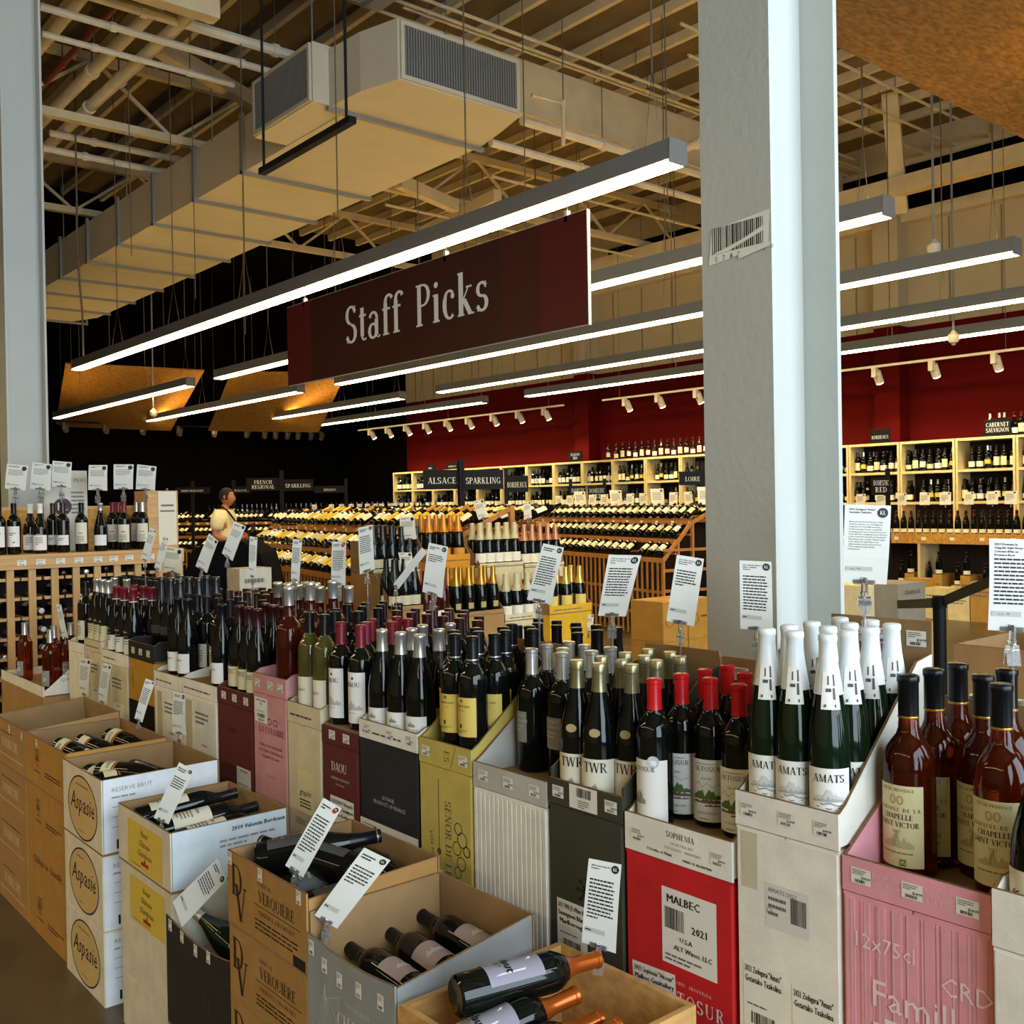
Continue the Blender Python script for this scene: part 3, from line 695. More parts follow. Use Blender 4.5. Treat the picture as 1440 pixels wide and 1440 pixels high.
chap_print = [(t_('VIN DE PROVENCE', .0045, 0, .137, .12), GREY2), (ring(-.006, .124, .005, .0015, .007, 12) + ring(.006, .124, .005, .0015, .007, 12), paper('a08a50')), (t_('DOMAINE DE LA', .0058, 0, .106, .28), GREY2), (t_('CHAPELLE', .0082, 0, .094, .05), PRINT), (t_('SAINT VICTOR', .0082, 0, .082, .03), PRINT), (sans('2021', .005), GREYPRINT), (hill(-.024, .026, .05, .02, 3), paper('b5ab7c')), (hill(-.006, .006, .052, .028, 13, 5), paper('a39a6c')), (textlines(-.026, .026, .040, .044, 1, rn), GREYPRINT), (rect(.004, .014, .022, .033), ink('6f8f3a')), (pline([(.006, .026), (.009, .030), (.012, .025)], .001), LW)]
chap_print = [([[(a * 1.1, b * 1.1 + .002) for a, b in q] for q in (p[0] if isinstance(p[0][0][0], tuple) else [p[0]])], *p[1:]) for p in chap_print]
chap_print[5] = (shift(chap_print[5][0], 0, .080), GREYPRINT)
senor_print = [(t_('SENOR DE LESA', .0052, 0, .128, .04), PRINT), (disc(0, .144, .004, 10), BROWNP), (t_('PRIORAT', .0035, 0, .118, .1), GREYPRINT), (rect(-.006, .0, .076, .086), PRINT), (textlines(-.02, .02, .064, .072, 2, rn), GREYPRINT)]
daou_print = [(t_('DAOU', .014, .0, .126, .02), PRINT), (disc(-.0, .151, .004, 12), PRINT), (hill(-.03, .03, .06, .03, 21), paper('b4b3ae')), (textlines(-.022, .022, .05, .053, 1, rn), GREYPRINT)]
rhone_print = [(t_('BRUNEL', .009, .0, .04, .06), GREY1), (hill(-.012, .012, .054, .016, 24, 7), GREY1)]
script_lab = [(shift(sans('Ilauto', .011, 'c', shear=.35), 0, .062), GREY2)]
cream_pr = [(shift(sans('Merlot', .006, 'c', shear=.3), 0, .088), GREYPRINT), (textlines(-.02, .02, .06, .078, 3, rn), GREYPRINT)]
misc_pr = lambda s: [(textlines(-.022, .022, .05, .10, 5, random.Random(s)), GREYPRINT), (hill(-.015, .015, .11, .014, s, 8), GREY1)]
def necktag():     # fiscal strip over the white capsules
    mb = MB()
    for a0, a1 in ((-.4, .75),):
        v = []; zs = (.228, .262, .292)
        for z in zs:
            rr = prof_r(PROF['flute'][0], z) + .0016
            for j in range(4): a = a0 + (a1 - a0) * j / 3; v.append((-rr * math.cos(a), -rr * math.sin(a) , z))
        f = [(q*4+j, q*4+j+1, q*4+j+5, q*4+j+4) for q in range(2) for j in range(3)]
        mb.add(v, f)
    return mb
def tagprint():
    mb = MB()
    for z0, z1, a0, a1 in ((.232, .237, -.2, .5), (.245, .265, .35, .5), (.258, .264, -.1, .25), (.268, .288, .4, .52), (.27, .285, .0, .1)):
        v = [(-(prof_r(PROF['flute'][0], z) + .0022) * math.cos(a), -(prof_r(PROF['flute'][0], z) + .0022) * math.sin(a), z) for z, a in ((z0, a0), (z0, a1), (z1, a1), (z1, a0))]
        mb.add(v, [(0, 1, 2, 3)])
    return mb
def oval(u0, z, w, h):     # small medallion on the shoulder
    def f():
        mb = MB(); P = PROF['burgundy'][0]; v = []
        for a, b in disc(0, 0, w, 14, h):
            rr = prof_r(P, z + b) + .0014; ang = (a + u0) / rr
            v.append((-rr * math.cos(ang), -rr * math.sin(ang), z + b))
        mb.add(v, [tuple(range(14))]); return mb
    return f
def seal(z=.158, r=.012):
    def f():
        mb = MB(); P = PROF['provence'][0]
        for q in ring(0, 0, r, .0016, None, 18) + ring(0, 0, r*.5, .0014, None, 10) + [disc(.0, -.001, .003, 8)]:
            v = []
            for a, b in q:
                rr = prof_r(P, z + b) + .0012; v.append((-rr * math.cos(a / rr), -rr * math.sin(a / rr), z + b))
            mb.add(v, [tuple(range(len(q)))])
        return mb
    return f
def goldband(z, rad, n=18):
    return lambda: MB().lathe([(rad, z), (rad + .0003, z + .001), (rad + .0003, z + .003), (rad, z + .004)], n)
def medal():
    mb = MB(); v = []
    for a, b in disc(.012, .137, .0125, 16): v.append((-.0392 * math.cos(a/.0385), -.0392 * math.sin(a/.0385), b))
    return mb.add(v, [tuple(range(16))])
ST = {}; SHAPE = {}
def style(key, *a, **k): SHAPE[key] = a[0]; ST[key] = bottle_proto(key, *a, **k)
style('amats', 'flute', GLASSGREEN, WHITECAP, .252, (.03, .128, 62, LW), amats_print, extra=[('fiscal_strip', necktag, LW), ('strip_print', tagprint, GREY2)])
style('tosur', 'bordeaux', GLASSBLACK, REDCAP, .238, (.014, .14, 64, LW), tosur_print)
style('tosur_turned', 'bordeaux', GLASSBLACK, REDCAP, .238, (.014, .14, 64, LW), [(t_('ALTOSUR', .0095, -.012, .117, .1), GREY2), (hill(-.035, -.005, .05, .03, 5), GREY1)], extra=[('medal_sticker', medal, paper('b9c0c4'))])
style('twr', 'burgundy', GLASSBLACK, OLIVE, .236, (.018, .096, 62, LC), twr_print, capstyle='screw', extra=[('shoulder_medallion', oval(0, .152, .013, .009), paper('a8946a'))])
style('grey', 'bordeaux', GLASSBLACK, SILVER, .238, (.075, .150, 42, LG), [(shift(grey_print[0][0], -.02, .138), grey_print[0][1]), (textlines(-.02, .018, .10, .118, 2, rn), paper('b5b3ac'))])
style('senor', 'bordeaux', GLASSBLACK, BLACKCAP, .236, (.055, .152, 60, LY), senor_print, extra=[('silver_band', goldband(.240, .0162), SILVER)])
style('rhone', 'burgundy', GLASSBLACK, SILVER, .236, (.022, .082, 60, LW), rhone_print)
style('daou', 'bordeaux', GLASSBLACK, WINECAP, .236, (.022, .168, 58, LW), daou_print)
style('white_wine', 'bordeaux', GLASSOLIVE, BLACKCAP, .238, (.014, .105, 60, LC), script_lab)
style('rose_tall', 'provence', GLASSROSE2, SILVER, .285, (.06, .175, 22, LW), [(textlines(-.008, .008, .08, .15, 6, rn), GREYPRINT)], name='rose_bottle')
style('maroon', 'burgundy', GLASSBLACK, MAROONCAP, .236, (.016, .086, 60, LCR), cream_pr)
style('dark_white', 'burgundy', GLASSBLACK, BLACKCAP, .24, (.016, .09, 64, LW), script_lab)
style('sparkling', 'champagne', GLASSBLACK, DKGREY, .225, (.09, .125, 46, LDK), [], name='champagne_bottle')
style('ruby', 'burgundy', GLASSBLACK, WINECAP, .24, (.02, .085, 60, LW), misc_pr(3), extra=[('white_band', goldband(.238, .0172), LW)])
style('pinot', 'burgundy', GLASSBLACK, SILVER, .238, (.02, .095, 60, LCR), misc_pr(4))
style('plain_dark', 'bordeaux', GLASSBLACK, BLACKCAP, .236, (.03, .12, 55, LC), misc_pr(5))
style('plain_maroon', 'bordeaux', GLASSBLACK, MAROONCAP, .236, (.03, .12, 55, LC), misc_pr(6))
style('plain_silver', 'bordeaux', GLASSBLACK, SILVER, .236, (.03, .12, 55, LC), misc_pr(7))
style('corner_rose', 'bordeaux', GLASSROSE, SILVER, .238, (.03, .105, 50, paper('8f8c8a')), [(t_('ROSE', .009, 0, .085, .05), LW), (textlines(-.02, .02, .045, .075, 4, rn), LW)], name='rose_bottle')
style('chapelle', 'provence', GLASSROSE, BLACKCAP, .277, (.024, .163, 58, LPV), chap_print, name='rose_bottle', seg=24, extra=[('gold_band', goldband(.272, .0176, 24), GOLD), ('glass_seal', seal(.19, .014), GLASSROSE2)])
style('kart', 'burgundy', GLASSBLACK, BLACKCAP, .236, (.02, .11, 66, LC), [(shift(sans('Karte', .016, 'c', shear=.35), 0, .066), PRINT)])
style('pink_neck', 'bordeaux', GLASSROSE, SILVER, .262, None, name='rose_bottle')
# rack top uprights
style('rt_gallery', 'bordeaux', GLASSBLACK, BLACKCAP, .24, (.045, .165, 62, LW), [(textlines(-.018, .02, .11, .13, 2, rn), PRINT), (rect(.0, .012, .068, .074), PRINT)])
style('rt_arch', 'burgundy', GLASSBLACK, WHITECAP, .24, (.02, .11, 66, LW), misc_pr(8))
style('rt_red', 'bordeaux', GLASSBLACK, MAROONCAP, .236, (.045, .105, 64, LW), [(rect(-.03, .03, .108, .138), ink('5e1622')), (textlines(-.02, .02, .07, .09, 2, rn), GREYPRINT)])
style('rt_cream', 'bordeaux', GLASSBLACK, BLACKCAP, .24, (.05, .178, 64, LC), misc_pr(9))
style('rt_pinot', 'burgundy', GLASSBLACK, SILVER, .25, [(.035, .10, 60, LW)], [(rect(-.036, .036, .058, .066), PRINT)])
style('rt_tall', 'bordeaux', GLASSBLACK, WINECAP, .236, (.05, .16, 60, LC), misc_pr(10))
style('rt_chateau', 'bordeaux', GLASSBLACK, SILVER, .238, (.05, .165, 62, LC), misc_pr(12))
# lying bottles
style('haut', 'bordeaux', GLASSBLACK, COPPER, .222, (.055, .165, 62, paper('8d8793')), [([[(-.026, .068), (.026, .068), (.026, .128), (.0, .15), (-.026, .128)]], LW), (shift(sans('Haut', .017, 'c', shear=.2, bold=.01), .0, .092), PRINT, .0006), (textlines(-.014, .014, .078, .088, 2, rn), GREYPRINT, .0006)])
style('verq', 'burgundy', GLASSBLACK, BLACKCAP, .222, (.03, .115, 66, paper('4a4748')), [(t_('DV', .022, 0, .082, -.1), PRINT), (t_('VERQUIERE', .007, 0, .062, .03), paper('b9b5ae')), (textlines(-.02, .02, .04, .054, 2, rn), paper('9b978f'))], extra=[('silver_ring', goldband(.286, .0164), SILVER)])
style('charles', 'bordeaux', GLASSBLACK, BLACKCAP, .228, (.06, .14, 60, paper('9d8a86')), [(hill(-.02, .02, .09, .03, 31), paper('b9ada6')), (disc(.008, .105, .005, 10), PRINT), (rect(-.036, .036, .062, .07), paper('5a3048'))])
style('chateau_lie', 'bordeaux', GLASSBLACK, DKGREY, .222, (.04, .15, 62, LC), misc_pr(14))
style('orange_band', 'burgundy', GLASSBLACK, COPPER, .232, [(.03, .07, 70, LCR), (.074, .082, 70, paper('b5641e'))], [(textlines(-.02, .02, .04, .06, 3, rn), GREYPRINT)])
style('green_label', 'burgundy', GLASSGREEN, SILVER, .24, (.03, .10, 60, paper('8a8f6a')), misc_pr(15))
DESC = {'amats': 'white-capped tall green bottle', 'tosur': 'red-capped dark bottle', 'tosur_turned': 'red-capped bottle with silver medal', 'twr': 'olive-capped dark bottle', 'grey': 'silver-capped dark bottle with grey label', 'senor': 'black-capped bottle with yellow label', 'rhone': 'silver-capped round-shouldered bottle', 'daou': 'wine-red-capped bottle', 'white_wine': 'pale straw wine bottle', 'rose_tall': 'silver-capped deep pink bottle', 'maroon': 'maroon-capped dark bottle', 'dark_white': 'black-capped bottle with white script label', 'sparkling': 'dark foil sparkling bottle', 'ruby': 'red-and-white-capped bottle', 'pinot': 'pewter-capped dark bottle', 'plain_dark': 'black-capped dark bottle', 'plain_maroon': 'dark maroon-capped bottle', 'plain_silver': 'silver-capped dark bottle', 'corner_rose': 'silver-capped pink bottle', 'chapelle': 'black-capped amber-pink bottle', 'kart': 'dark bottle with script label', 'pink_neck': 'silver-capped long-necked pink bottle'}
PLACED = set()
def put(key, mw, label, group=None, cat='bottle'):
    o = dup(ST[key], mw); tag(o, label, cat, group); return o

# ================================================================== CARTONS
TH = .006
def sticker_ink(ik, u, v, w=.036, h=.026, seed=1, price=None):
    r = random.Random(seed)
    ik.put(rect(u, u + w, v, v + h), STICKER); ik.put(textlines(u + w*.08, u + w*.8, v + h*.55, v + h*.92, 3, r), GREYPRINT, .0005)
    ik.put(barcode(u + w*.2, u + w*.75, v + h*.08, v + h*.28, r, 10), PRINT, .0005)
    if price: ik.put(shift(sans(price, h*.17, 'l', bold=.01), u + w*.52, v + h*.34), PRINT, .0005)
def tray(label, x0, x1, y0, y1, z0, lip, mo, mi, up=0.0, back_stickers=(), side_front=None, side_back=.26, back=.28, stickers=(), ink_fn=None, cut=None, group='open bottle cartons on the long island'):
    """Cut-open carton, open face toward -x: front lip, sloping sides, taller back."""
    t = thing('bottle_carton', label, 'carton', (x0, y0, z0), 0, group)
    w, d = y1 - y0, x1 - x0; sfz = lip if side_front is None else side_front
    MB().box(TH + .0002, d - TH - .0002, TH, w - TH, 0, TH + up).build('carton_floor', [CARD_IN], t)
    MB().box(0, TH, 0, w, 0, lip).build('front_lip', [mo], t)
    MB().prism([(TH*.2, lip), (TH*.8, lip), (TH*.8, lip + .0015), (TH*.2, lip + .0015)], 1, .002, w - .002).build('cut_edge', EDGE, t)
    MB().box(d - TH, d, 0, w, TH, back).build('back_panel', [CARD_IN], t)
    for i, u in enumerate(back_stickers):
        sk = Ink(); sticker_ink(sk, u * w - .02, back - .05, .04, .03, 60 + i, '$14.99'); sk.build('price_sticker', flat((d - TH - .0003, w, 0), (0, -1, 0), (0, 0, 1)), t, .0012)
    for k, ya in enumerate((0, w - TH)):
        sb = side_back if not isinstance(side_back, tuple) else side_back[k]
        pts = [(TH, TH), (d - TH, TH), (d - TH, sb), (d*.82, sb * .97), (TH + .02, sfz + .012), (TH, sfz)]
        MB().prism(pts, 1, ya, ya + TH).build('side_panel', [mo], t)
        e = MB()
        for (a, b), (c, d2) in zip(pts[2:5], pts[3:6]): e.bar((a, ya + TH/2, b), (c, ya + TH/2, d2), TH*.7, .0016)
        e.build('cut_edge', EDGE, t)
    fm = flat((0, w, 0), (0, -1, 0), (0, 0, 1)); ik = Ink()
    for i, u in enumerate(stickers):
        sk = Ink(); sticker_ink(sk, u * w - .018, lip * .3, .036, min(.026, lip * .55), i + int(w * 1000), '$14.99'); sk.build('price_sticker', fm, t, .0012)
    if ink_fn: ink_fn(ik, w, lip); ik.build('carton_print', fm, t)
    return t
def closed(label, x0, x1, y0, y1, z0, z1, m, ink_fn=None, side_ink=None, tape=False, group='closed cartons under the long island', ribs=0, cat='carton', side_m=None):
    t = thing('wine_carton', label, cat, (x0, y0, z0), 0, group)
    w, d, h = y1 - y0, x1 - x0, z1 - z0; e = .004; g = .0015
    mb = MB()        # body with slightly rounded upright edges, flaps as a separate lid
    mb.prism([(e, 0), (d - e, 0), (d, e), (d, w - e), (d - e, w), (e, w), (0, w - e), (0, e)], 2, 0, h - .006)
    if ribs:
        for i in range(ribs):
            y = w * (i + .5) / ribs; mb.box(-.0012, 0, y - w/ribs*.3, y + w/ribs*.3, .004, h - .01)
    mb.build('carton_body', m, t)
    MB().box(.001, d - .001, .001, w/2 - g, h - .006, h - .001).build('top_flap', m, t)
    MB().box(.001, d - .001, w/2 + g, w - .001, h - .006, h - .001).build('top_flap', m, t)
    if side_m: MB().box(.003, d - .003, -.0015, .0045, .002, h - .007).build('side_board', side_m, t)
    if tape: MB().box(-.001, 0, w * .5 - .024, w * .5 + .024, h - .09, h - .006).build('packing_tape', TAPE, t)
    if ink_fn:
        ik = Ink(); ink_fn(ik, w, h); ik.build('carton_print', flat((0, w, 0), (0, -1, 0), (0, 0, 1)), t, .0018 if ribs else .0007)
    if side_ink:
        ik = Ink(); side_ink(ik, d, h); ik.build('side_print', flat((0, -.0016, 0), (1, 0, 0), (0, 0, 1)), t)
    return t
# ================================================================== LONG ISLAND, second row (upright bottles)
X2 = 1.53
def zlip(px, py):
    p = at_x(px, py, X2); return p.y, p.z
B = {}
TURN = {'amats': 24, 'tosur': 24, 'tosur_turned': 12, 'twr': 22, 'chapelle': 6, 'senor': 10, 'daou': 10, 'rhone': 14, 'grey': -8, 'rose_tall': -50}
def bin_(key, pxl, pyl, pxr, name, mo, mi, lip, occ, sty, dx=.0, depth=.33, heads=(), up=0.0, **k):
    """PXL,PYL: left end of the lip's top edge in the photograph; PXR: its right end; HEADS: where the photograph shows the bottle tops."""
    yl, zl = zlip(pxl, pyl); yr = at_x(pxr, pyl + (pxr - pxl) * .33, X2).y
    z0 = zl - lip; xa, xb, ya, yb = X2 + dx, X2 + dx + depth, yr + .003, yl - .003
    tray('open %s carton of %s' % (name, k.pop('what')), xa, xb, ya, yb, z0, lip, mo, mi, up=up, **k)
    B[key] = (yr, yl, z0)
    w = yl - yr; zf = z0 + TH + up; spots = []
    if heads:
        st0 = sty(0, 0) if callable(sty) else sty
        ht = {'flute': .354, 'burgundy': .296, 'bordeaux': .3, 'champagne': .322, 'provence': .3454}[SHAPE[st0]]; rad = PROF[SHAPE[st0]][2] + .001
        for px, py in heads: q = at_z(px, py, zf + ht); spots.append([q.x, q.y])
        lo = (xa + TH + rad, ya + TH + rad); hi = (xb - TH - rad, yb - TH - rad)
        for it in range(300):       # settle: no two bottles in one place, all inside the carton
            for a in range(len(spots)):
                for b in range(a):
                    ddx, ddy = spots[a][0] - spots[b][0], spots[a][1] - spots[b][1]; d = math.hypot(ddx, ddy) or 1e-4
                    if d < 2 * rad: e = (2 * rad - d) / 2 / d; spots[a][0] += ddx*e; spots[a][1] += ddy*e; spots[b][0] -= ddx*e; spots[b][1] -= ddy*e
            for q in spots:
                for c in (0, 1): q[c] = min(max(q[c], lo[c]), hi[c])
    else:
        pitch = .0795
        for (i, j) in occ: spots.append([xa + .05 + pitch * i + (rn.random() - .5) * .004, yl - w * (j + .5) / 3 + (rn.random() - .5) * .004])
    order = sorted(range(len(spots)), key=lambda a: spots[a][0])
    for n_, a in enumerate(order):
        x, y = spots[a]; i = min(3, int((x - xa) / .0826)); u = (yb - y) / (yb - ya); j = 0 if u < .38 else 1 if u < .66 else 2
        st = sty(i, j) if callable(sty) else sty
        put(st, M_at(x, y, zf, R(rn.uniform(-9, 9)) + R(TURN.get(st, 8))), '%s in the %s carton, %s from front, %s' % (DESC[st], name, ORD[n_], ('farther side', 'middle', 'nearer side')[j]), 'bottles in the %s carton' % name)
    return yr, yl, z0
ALL = [(i, j) for i in range(4) for j in range(3)]
WHT, TAN, PINK1, MAR, RED1, GRN, YEL = board('e9e4d6'), board('cfc4a4'), board('c78d8d'), board('5a1a1c'), board('c4191c'), board('3a3a2b'), board('c2ac55')
ROSEC = board('e39aa6'); BLK = mat('black_board', hexc('1b1a19'), .5, noise=.08)
GREYC = board('b9b5ac')
CREAM = board('cfc49f')
def lip_marks(ik, w, lip):
    r = random.Random(int(w * 9999))
    ik.put(textlines(.02, w - .02, lip * .3, lip * .5, 1, r, .5), GREY2)
# ---- pink (nearest full carton)
def pk(ik, w, lip):
    ik.put(shift(sans('pour qu\'en votre   moment', .011, 'l'), w*.22, lip*.62), paper('e6c3c4')); ik.put(shift(sans('on  boit       fait le tout', .011, 'l'), w*.22, lip*.34), paper('e6c3c4'))
bin_('pink', 1182, 1201, 1396, 'rose-pink', ROSEC, CARD_IN, .058, [(0, 0), (1, 0), (2, 0), (1, 1), (0, 2), (1, 2), (2, 2)], 'chapelle', heads=((1303, 939), (1333, 930), (1370, 922), (1381, 941), (1407, 955), (1426, 930)), up=0.0, what='amber-pink bottles', depth=.36, stickers=(.14, .5, .86), ink_fn=pk, side_back=(.06, .24))
bin_('amats', 1032, 1110, 1181, 'grey-white', WHT, WHITE_IN, .062, [c for c in ALL if c not in ((3, 1), (2, 1))], 'amats', heads=((1085, 884), (1134, 890), (1134, 881), (1162, 874), (1179, 886), (1185, 899), (1199, 865), (1207, 880), (1221, 892), (1244, 871), (1255, 885), (1303, 877)), up=0.0, back_stickers=(.25, .55, .86), what='white-capped green bottles', stickers=(.14, .52, .86), side_back=(.30, .30), back=.362)
def soph(ik, w, lip):
    ik.put(shift(serif('SOPHENIA', .0115, .08)[0], w*.54, lip*.66), PRINT); ik.put(shift(serif('GUALTALLARY', .005, .3)[0], w*.56, lip*.48), GREY2); ik.put(shift(serif('UCO VALLEY - ARGENTINA', .0048, .2)[0], w*.56, lip*.34), GREY2)
    ik.put(shift(sans('12 bottles of 750ml', .006, 'l', bold=.02), w*.22, lip*.16), PRINT); ik.put(shift(sans('WINES OF ARGENTINA', .005, 'l', bold=.02), w*.56, lip*.12), PRINT)
bin_('red', 877, 1140, 1031, 'red-and-white', WHT, CARD_IN, .075, [(0, 0), (0, 1), (0, 2), (1, 0), (1, 1), (1, 2), (2, 2), (3, 2)], lambda i, j: 'tosur_turned' if (i, j) == (0, 0) else 'tosur', heads=((911, 953), (959, 945), (997, 953), (1002, 939), (1039, 962), (1047, 946), (1040, 927)), up=0.042, back_stickers=(.2, .5, .8), what='red-capped bottles', stickers=(.13, .88), ink_fn=soph, back=.36)
def grn(ik, w, lip):
    ik.put(rect(w*.3, w*.68, .004, lip - .001), STICKER); ik.put(barcode(w*.4, w*.6, lip*.55, lip*.9, rn), PRINT, .0005); ik.put(textlines(w*.42, w*.58, lip*.12, lip*.45, 4, rn), GREYPRINT, .0005)
bin_('green', 770, 1092, 876, 'olive-green', GRN, CARD_IN, .056, [(0, 0), (0, 1), (0, 2), (1, 1), (1, 2), (2, 0), (2, 1), (2, 2), (3, 1), (3, 2)], 'twr', heads=((816, 927), (849, 933), (886, 941), (860, 921), (895, 927), (895, 916), (935, 934), (932, 922), (937, 907), (976, 914), (971, 928)), up=0.015, what='olive-capped bottles', stickers=(.14, .86), ink_fn=grn, side_front=.075, side_back=(.29, .29), back=.325)
bin_('white', 664, 1070, 769, 'plain white-and-brown', GREYC, CARD_IN, .058, [(1, 1), (2, 0), (2, 1), (3, 0), (3, 1), (3, 2), (2, 2)], 'grey', heads=((754, 911), (772, 904), (795, 910), (796, 917), (816, 894), (835, 912), (845, 899), (874, 904)), up=0.02, what='grey-label bottles', stickers=(.15, .5, .85), side_back=(.29, .26))
def yel(ik, w, lip):
    ik.put(shift(serif('ES', .03, .05)[0], 0, 0, R(-90)) and shift(shift(serif('ES', .022, .05)[0], 0, 0, R(-90)), w*.5, lip*.5), BROWNP); ik.put(pline([(w*.62, .004), (w*.72, lip*.95)], .002), BROWNP)
bin_('yellow', 588, 1035, 663, 'yellow', YEL, CARD_IN, .064, [c for c in ALL if c not in ((0, 0),)], 'senor', heads=((675, 891), (645, 887), (714, 886), (690, 882), (730, 879), (755, 881), (790, 876), (765, 872), (739, 871), (624, 882), (664, 870)), up=0.03, what='yellow-label bottles', stickers=(.14, .86), ink_fn=yel, side_back=(.28, .29), back=.29)
bin_('black', 504, 1010, 587, 'black-and-white', WHT, WHITE_IN, .05, [(0, 0), (0, 1), (0, 2), (1, 0), (1, 1), (1, 2), (2, 1), (2, 2)], 'rhone', heads=((537, 886), (564, 889), (587, 892), (586, 881), (609, 884), (622, 877), (560, 876)), up=0.0, what='silver-capped bottles', stickers=(.16, .55, .88), side_back=(.1, .12), back=.1, ink_fn=lip_marks)
bin_('daou', 452, 1018, 503, 'dark-red', MAR, CARD_IN, .05, [(0, 0), (0, 1), (1, 0), (1, 1), (1, 2), (2, 0), (2, 1), (2, 2)], 'daou', heads=((474, 875), (494, 879), (510, 872), (530, 875), (546, 866), (554, 878), (566, 869)), up=0.048, what='wine-red-capped bottles', stickers=(.3, .7), side_back=.1, back=.1)
bin_('tan', 403, 985, 451, 'tan', CREAM, CARD_IN, .062, [(0, 0), (0, 1), (1, 0), (1, 1), (1, 2)], lambda i, j: 'white_wine' if i == 0 else 'plain_dark', heads=((442, 864), (459, 866), (460, 857), (480, 860), (496, 862)), up=0.035, what='pale straw wine', side_back=.1, back=.1, ink_fn=lip_marks)
bin_('coral', 355, 945, 402, 'coral-pink', PINK1, PINK1, .062, [(0, 1), (1, 2), (2, 0), (2, 1), (2, 2), (3, 0), (3, 1), (3, 2)], 'rose_tall', heads=((391, 826), (420, 815), (436, 812)), up=0.0, what='deep pink bottles', stickers=(.15, .55, .85), side_back=.1, back=.1)
bin_('maroon', 305, 964, 354, 'maroon', MAR, CARD_IN, .055, [(0, 0), (0, 1), (0, 2), (1, 0), (1, 1), (1, 2), (2, 1)], 'maroon', heads=((334, 851), (351, 854), (367, 857), (375, 849), (392, 852), (406, 854)), up=0.035, what='maroon-capped bottles', stickers=(.2, .52, .85), side_back=.1, back=.1)
bin_('white_a', 255, 952, 304, 'cream-flap', WHT, CARD_IN, .055, [(0, 2), (1, 0), (1, 1), (1, 2), (2, 0), (2, 2)], lambda i, j: 'dark_white' if i == 0 else 'plain_dark', heads=(), up=0.04, what='script-label bottles, nearer one of a pair', side_back=.12, back=.1, ink_fn=lip_marks)
bin_('white_b', 216, 942, 254, 'cream-spotted', WHT, CARD_IN, .055, [(0, 1), (0, 2), (1, 0), (1, 1), (1, 2), (2, 1)], lambda i, j: 'dark_white' if i == 0 else 'plain_dark', heads=(), up=0.045, what='script-label bottles, farther one of a pair', side_back=.12, back=.1, ink_fn=lip_marks)
bin_('ybl', 180, 900, 216, 'black-tray', BLK, BLK, .07, [(1, 0), (1, 1), (1, 2), (2, 0), (2, 1), (2, 2), (3, 1), (3, 2)], 'sparkling', heads=(), up=0.0, what='dark foil sparkling bottles', stickers=(.2, .5, .8), side_back=.075, back=.075)
bin_('ruby', 143, 912, 179, 'white-edged', WHT, CARD_IN, .055, [(0, 0), (0, 1), (0, 2), (1, 0), (1, 1), (1, 2)], 'ruby', heads=(), up=0.03, what='red-and-white-capped bottles', side_back=.1, back=.1, ink_fn=lip_marks)
bin_('pinot', 118, 897, 142, 'far tan', CREAM, CARD_IN, .05, [(0, 0), (0, 1), (0, 2), (1, 0), (1, 2)], 'pinot', heads=(), up=0.02, what='pewter-capped bottles', side_back=.1, back=.1, ink_fn=lip_marks)
bin_('lone', 96, 900, 117, 'far spotted', WHT, CARD_IN, .045, [(0, 1)], 'plain_dark', heads=(), up=0.02, what='one dark bottle beside the rack', side_back=.1, back=.1)
# corner box of pink wine left of the island's end
yc = B['lone'][1]
t = tray('open white corner carton of pink bottles before the slat rack', 1.42, 1.86, yc + .03, yc + .78, .62, .05, WHT, CARD_IN, side_back=(.33, .05), side_front=.03, back=.05)
def cornerprint():
    ik = Ink(); ik.put(shift(sans('PROVENCE, ROSE AOP\nProduit de France\n12 bouteilles 750ml', .017, 'c', shear=.1), .17, .12), GREY2)
    ik.build('side_print', flat((0, -.0002, 0), (1, 0, 0), (0, 0, 1)), t)
cornerprint()
for k, (a, b) in enumerate(((.07, .56), (.14, .30), (.07, .12), (.24, .36), (.24, .20), (.24, .08))):
    put('corner_rose', M_at(1.42 + a, yc + .03 + b, .62 + TH, R(rn.uniform(-10, 25))), 'silver-capped pink bottle in the white corner carton, %s from the far end' % ORD[k], 'pink bottles in the corner carton')
closed('plain brown carton under the white corner carton, topmost', 1.42, 1.86, yc + .03, yc + .78, .31, .62, CARD); closed('plain brown carton on the floor under the white corner carton', 1.42, 1.86, yc + .03, yc + .78, 0, .31, CARD)

# ---- cartons below each open carton: two per stack, floor to tray
def stack2(key, m, name, ink_fn=None, side_ink=None, ribs=0, tape=False, n=2, depth=.33, dx=0, split=None):
    yr, yl, z0 = B[key]; h = z0 / n
    for k in range(n):
        a, b = (h * k, h * (k + 1)) if split is None else ((0, z0 - split) if k == 0 else (z0 - split, z0))
        closed('%s carton under the %s, %s' % (name[0], name[1], 'directly below it' if k == n - 1 else 'on the floor'), X2 + dx, X2 + dx + depth, yr + .003, yl - .003, a, b - .001, m, ink_fn if k == n - 1 else None, side_ink if k == n - 1 else None, tape and k == n - 1, ribs=ribs)
def productlabel(ik, u, v, w, h, lines, num, seed=0, rot=0.0):
    r = random.Random(seed); P = []
    def add(polys, m, l=.0005): ik.put(shift(polys, u, v, rot), m, l)
    add(rect(0, w, 0, h), STICKER, 0)
    for i, s in enumerate(lines): add(shift(fit(sans(s, h * .085, 'c', bold=.006), w * .92), w * .5, h * (.86 - .13 * i)), PRINT)
    add(textlines(w*.1, w*.9, h*.42, h*.47, 1, r), GREYPRINT); add(barcode(w*.2, w*.8, h*.2, h*.35, r, 16), PRINT); add(shift(sans(num, h*.11, 'c', bold=.015), w*.5, h*.05), PRINT)
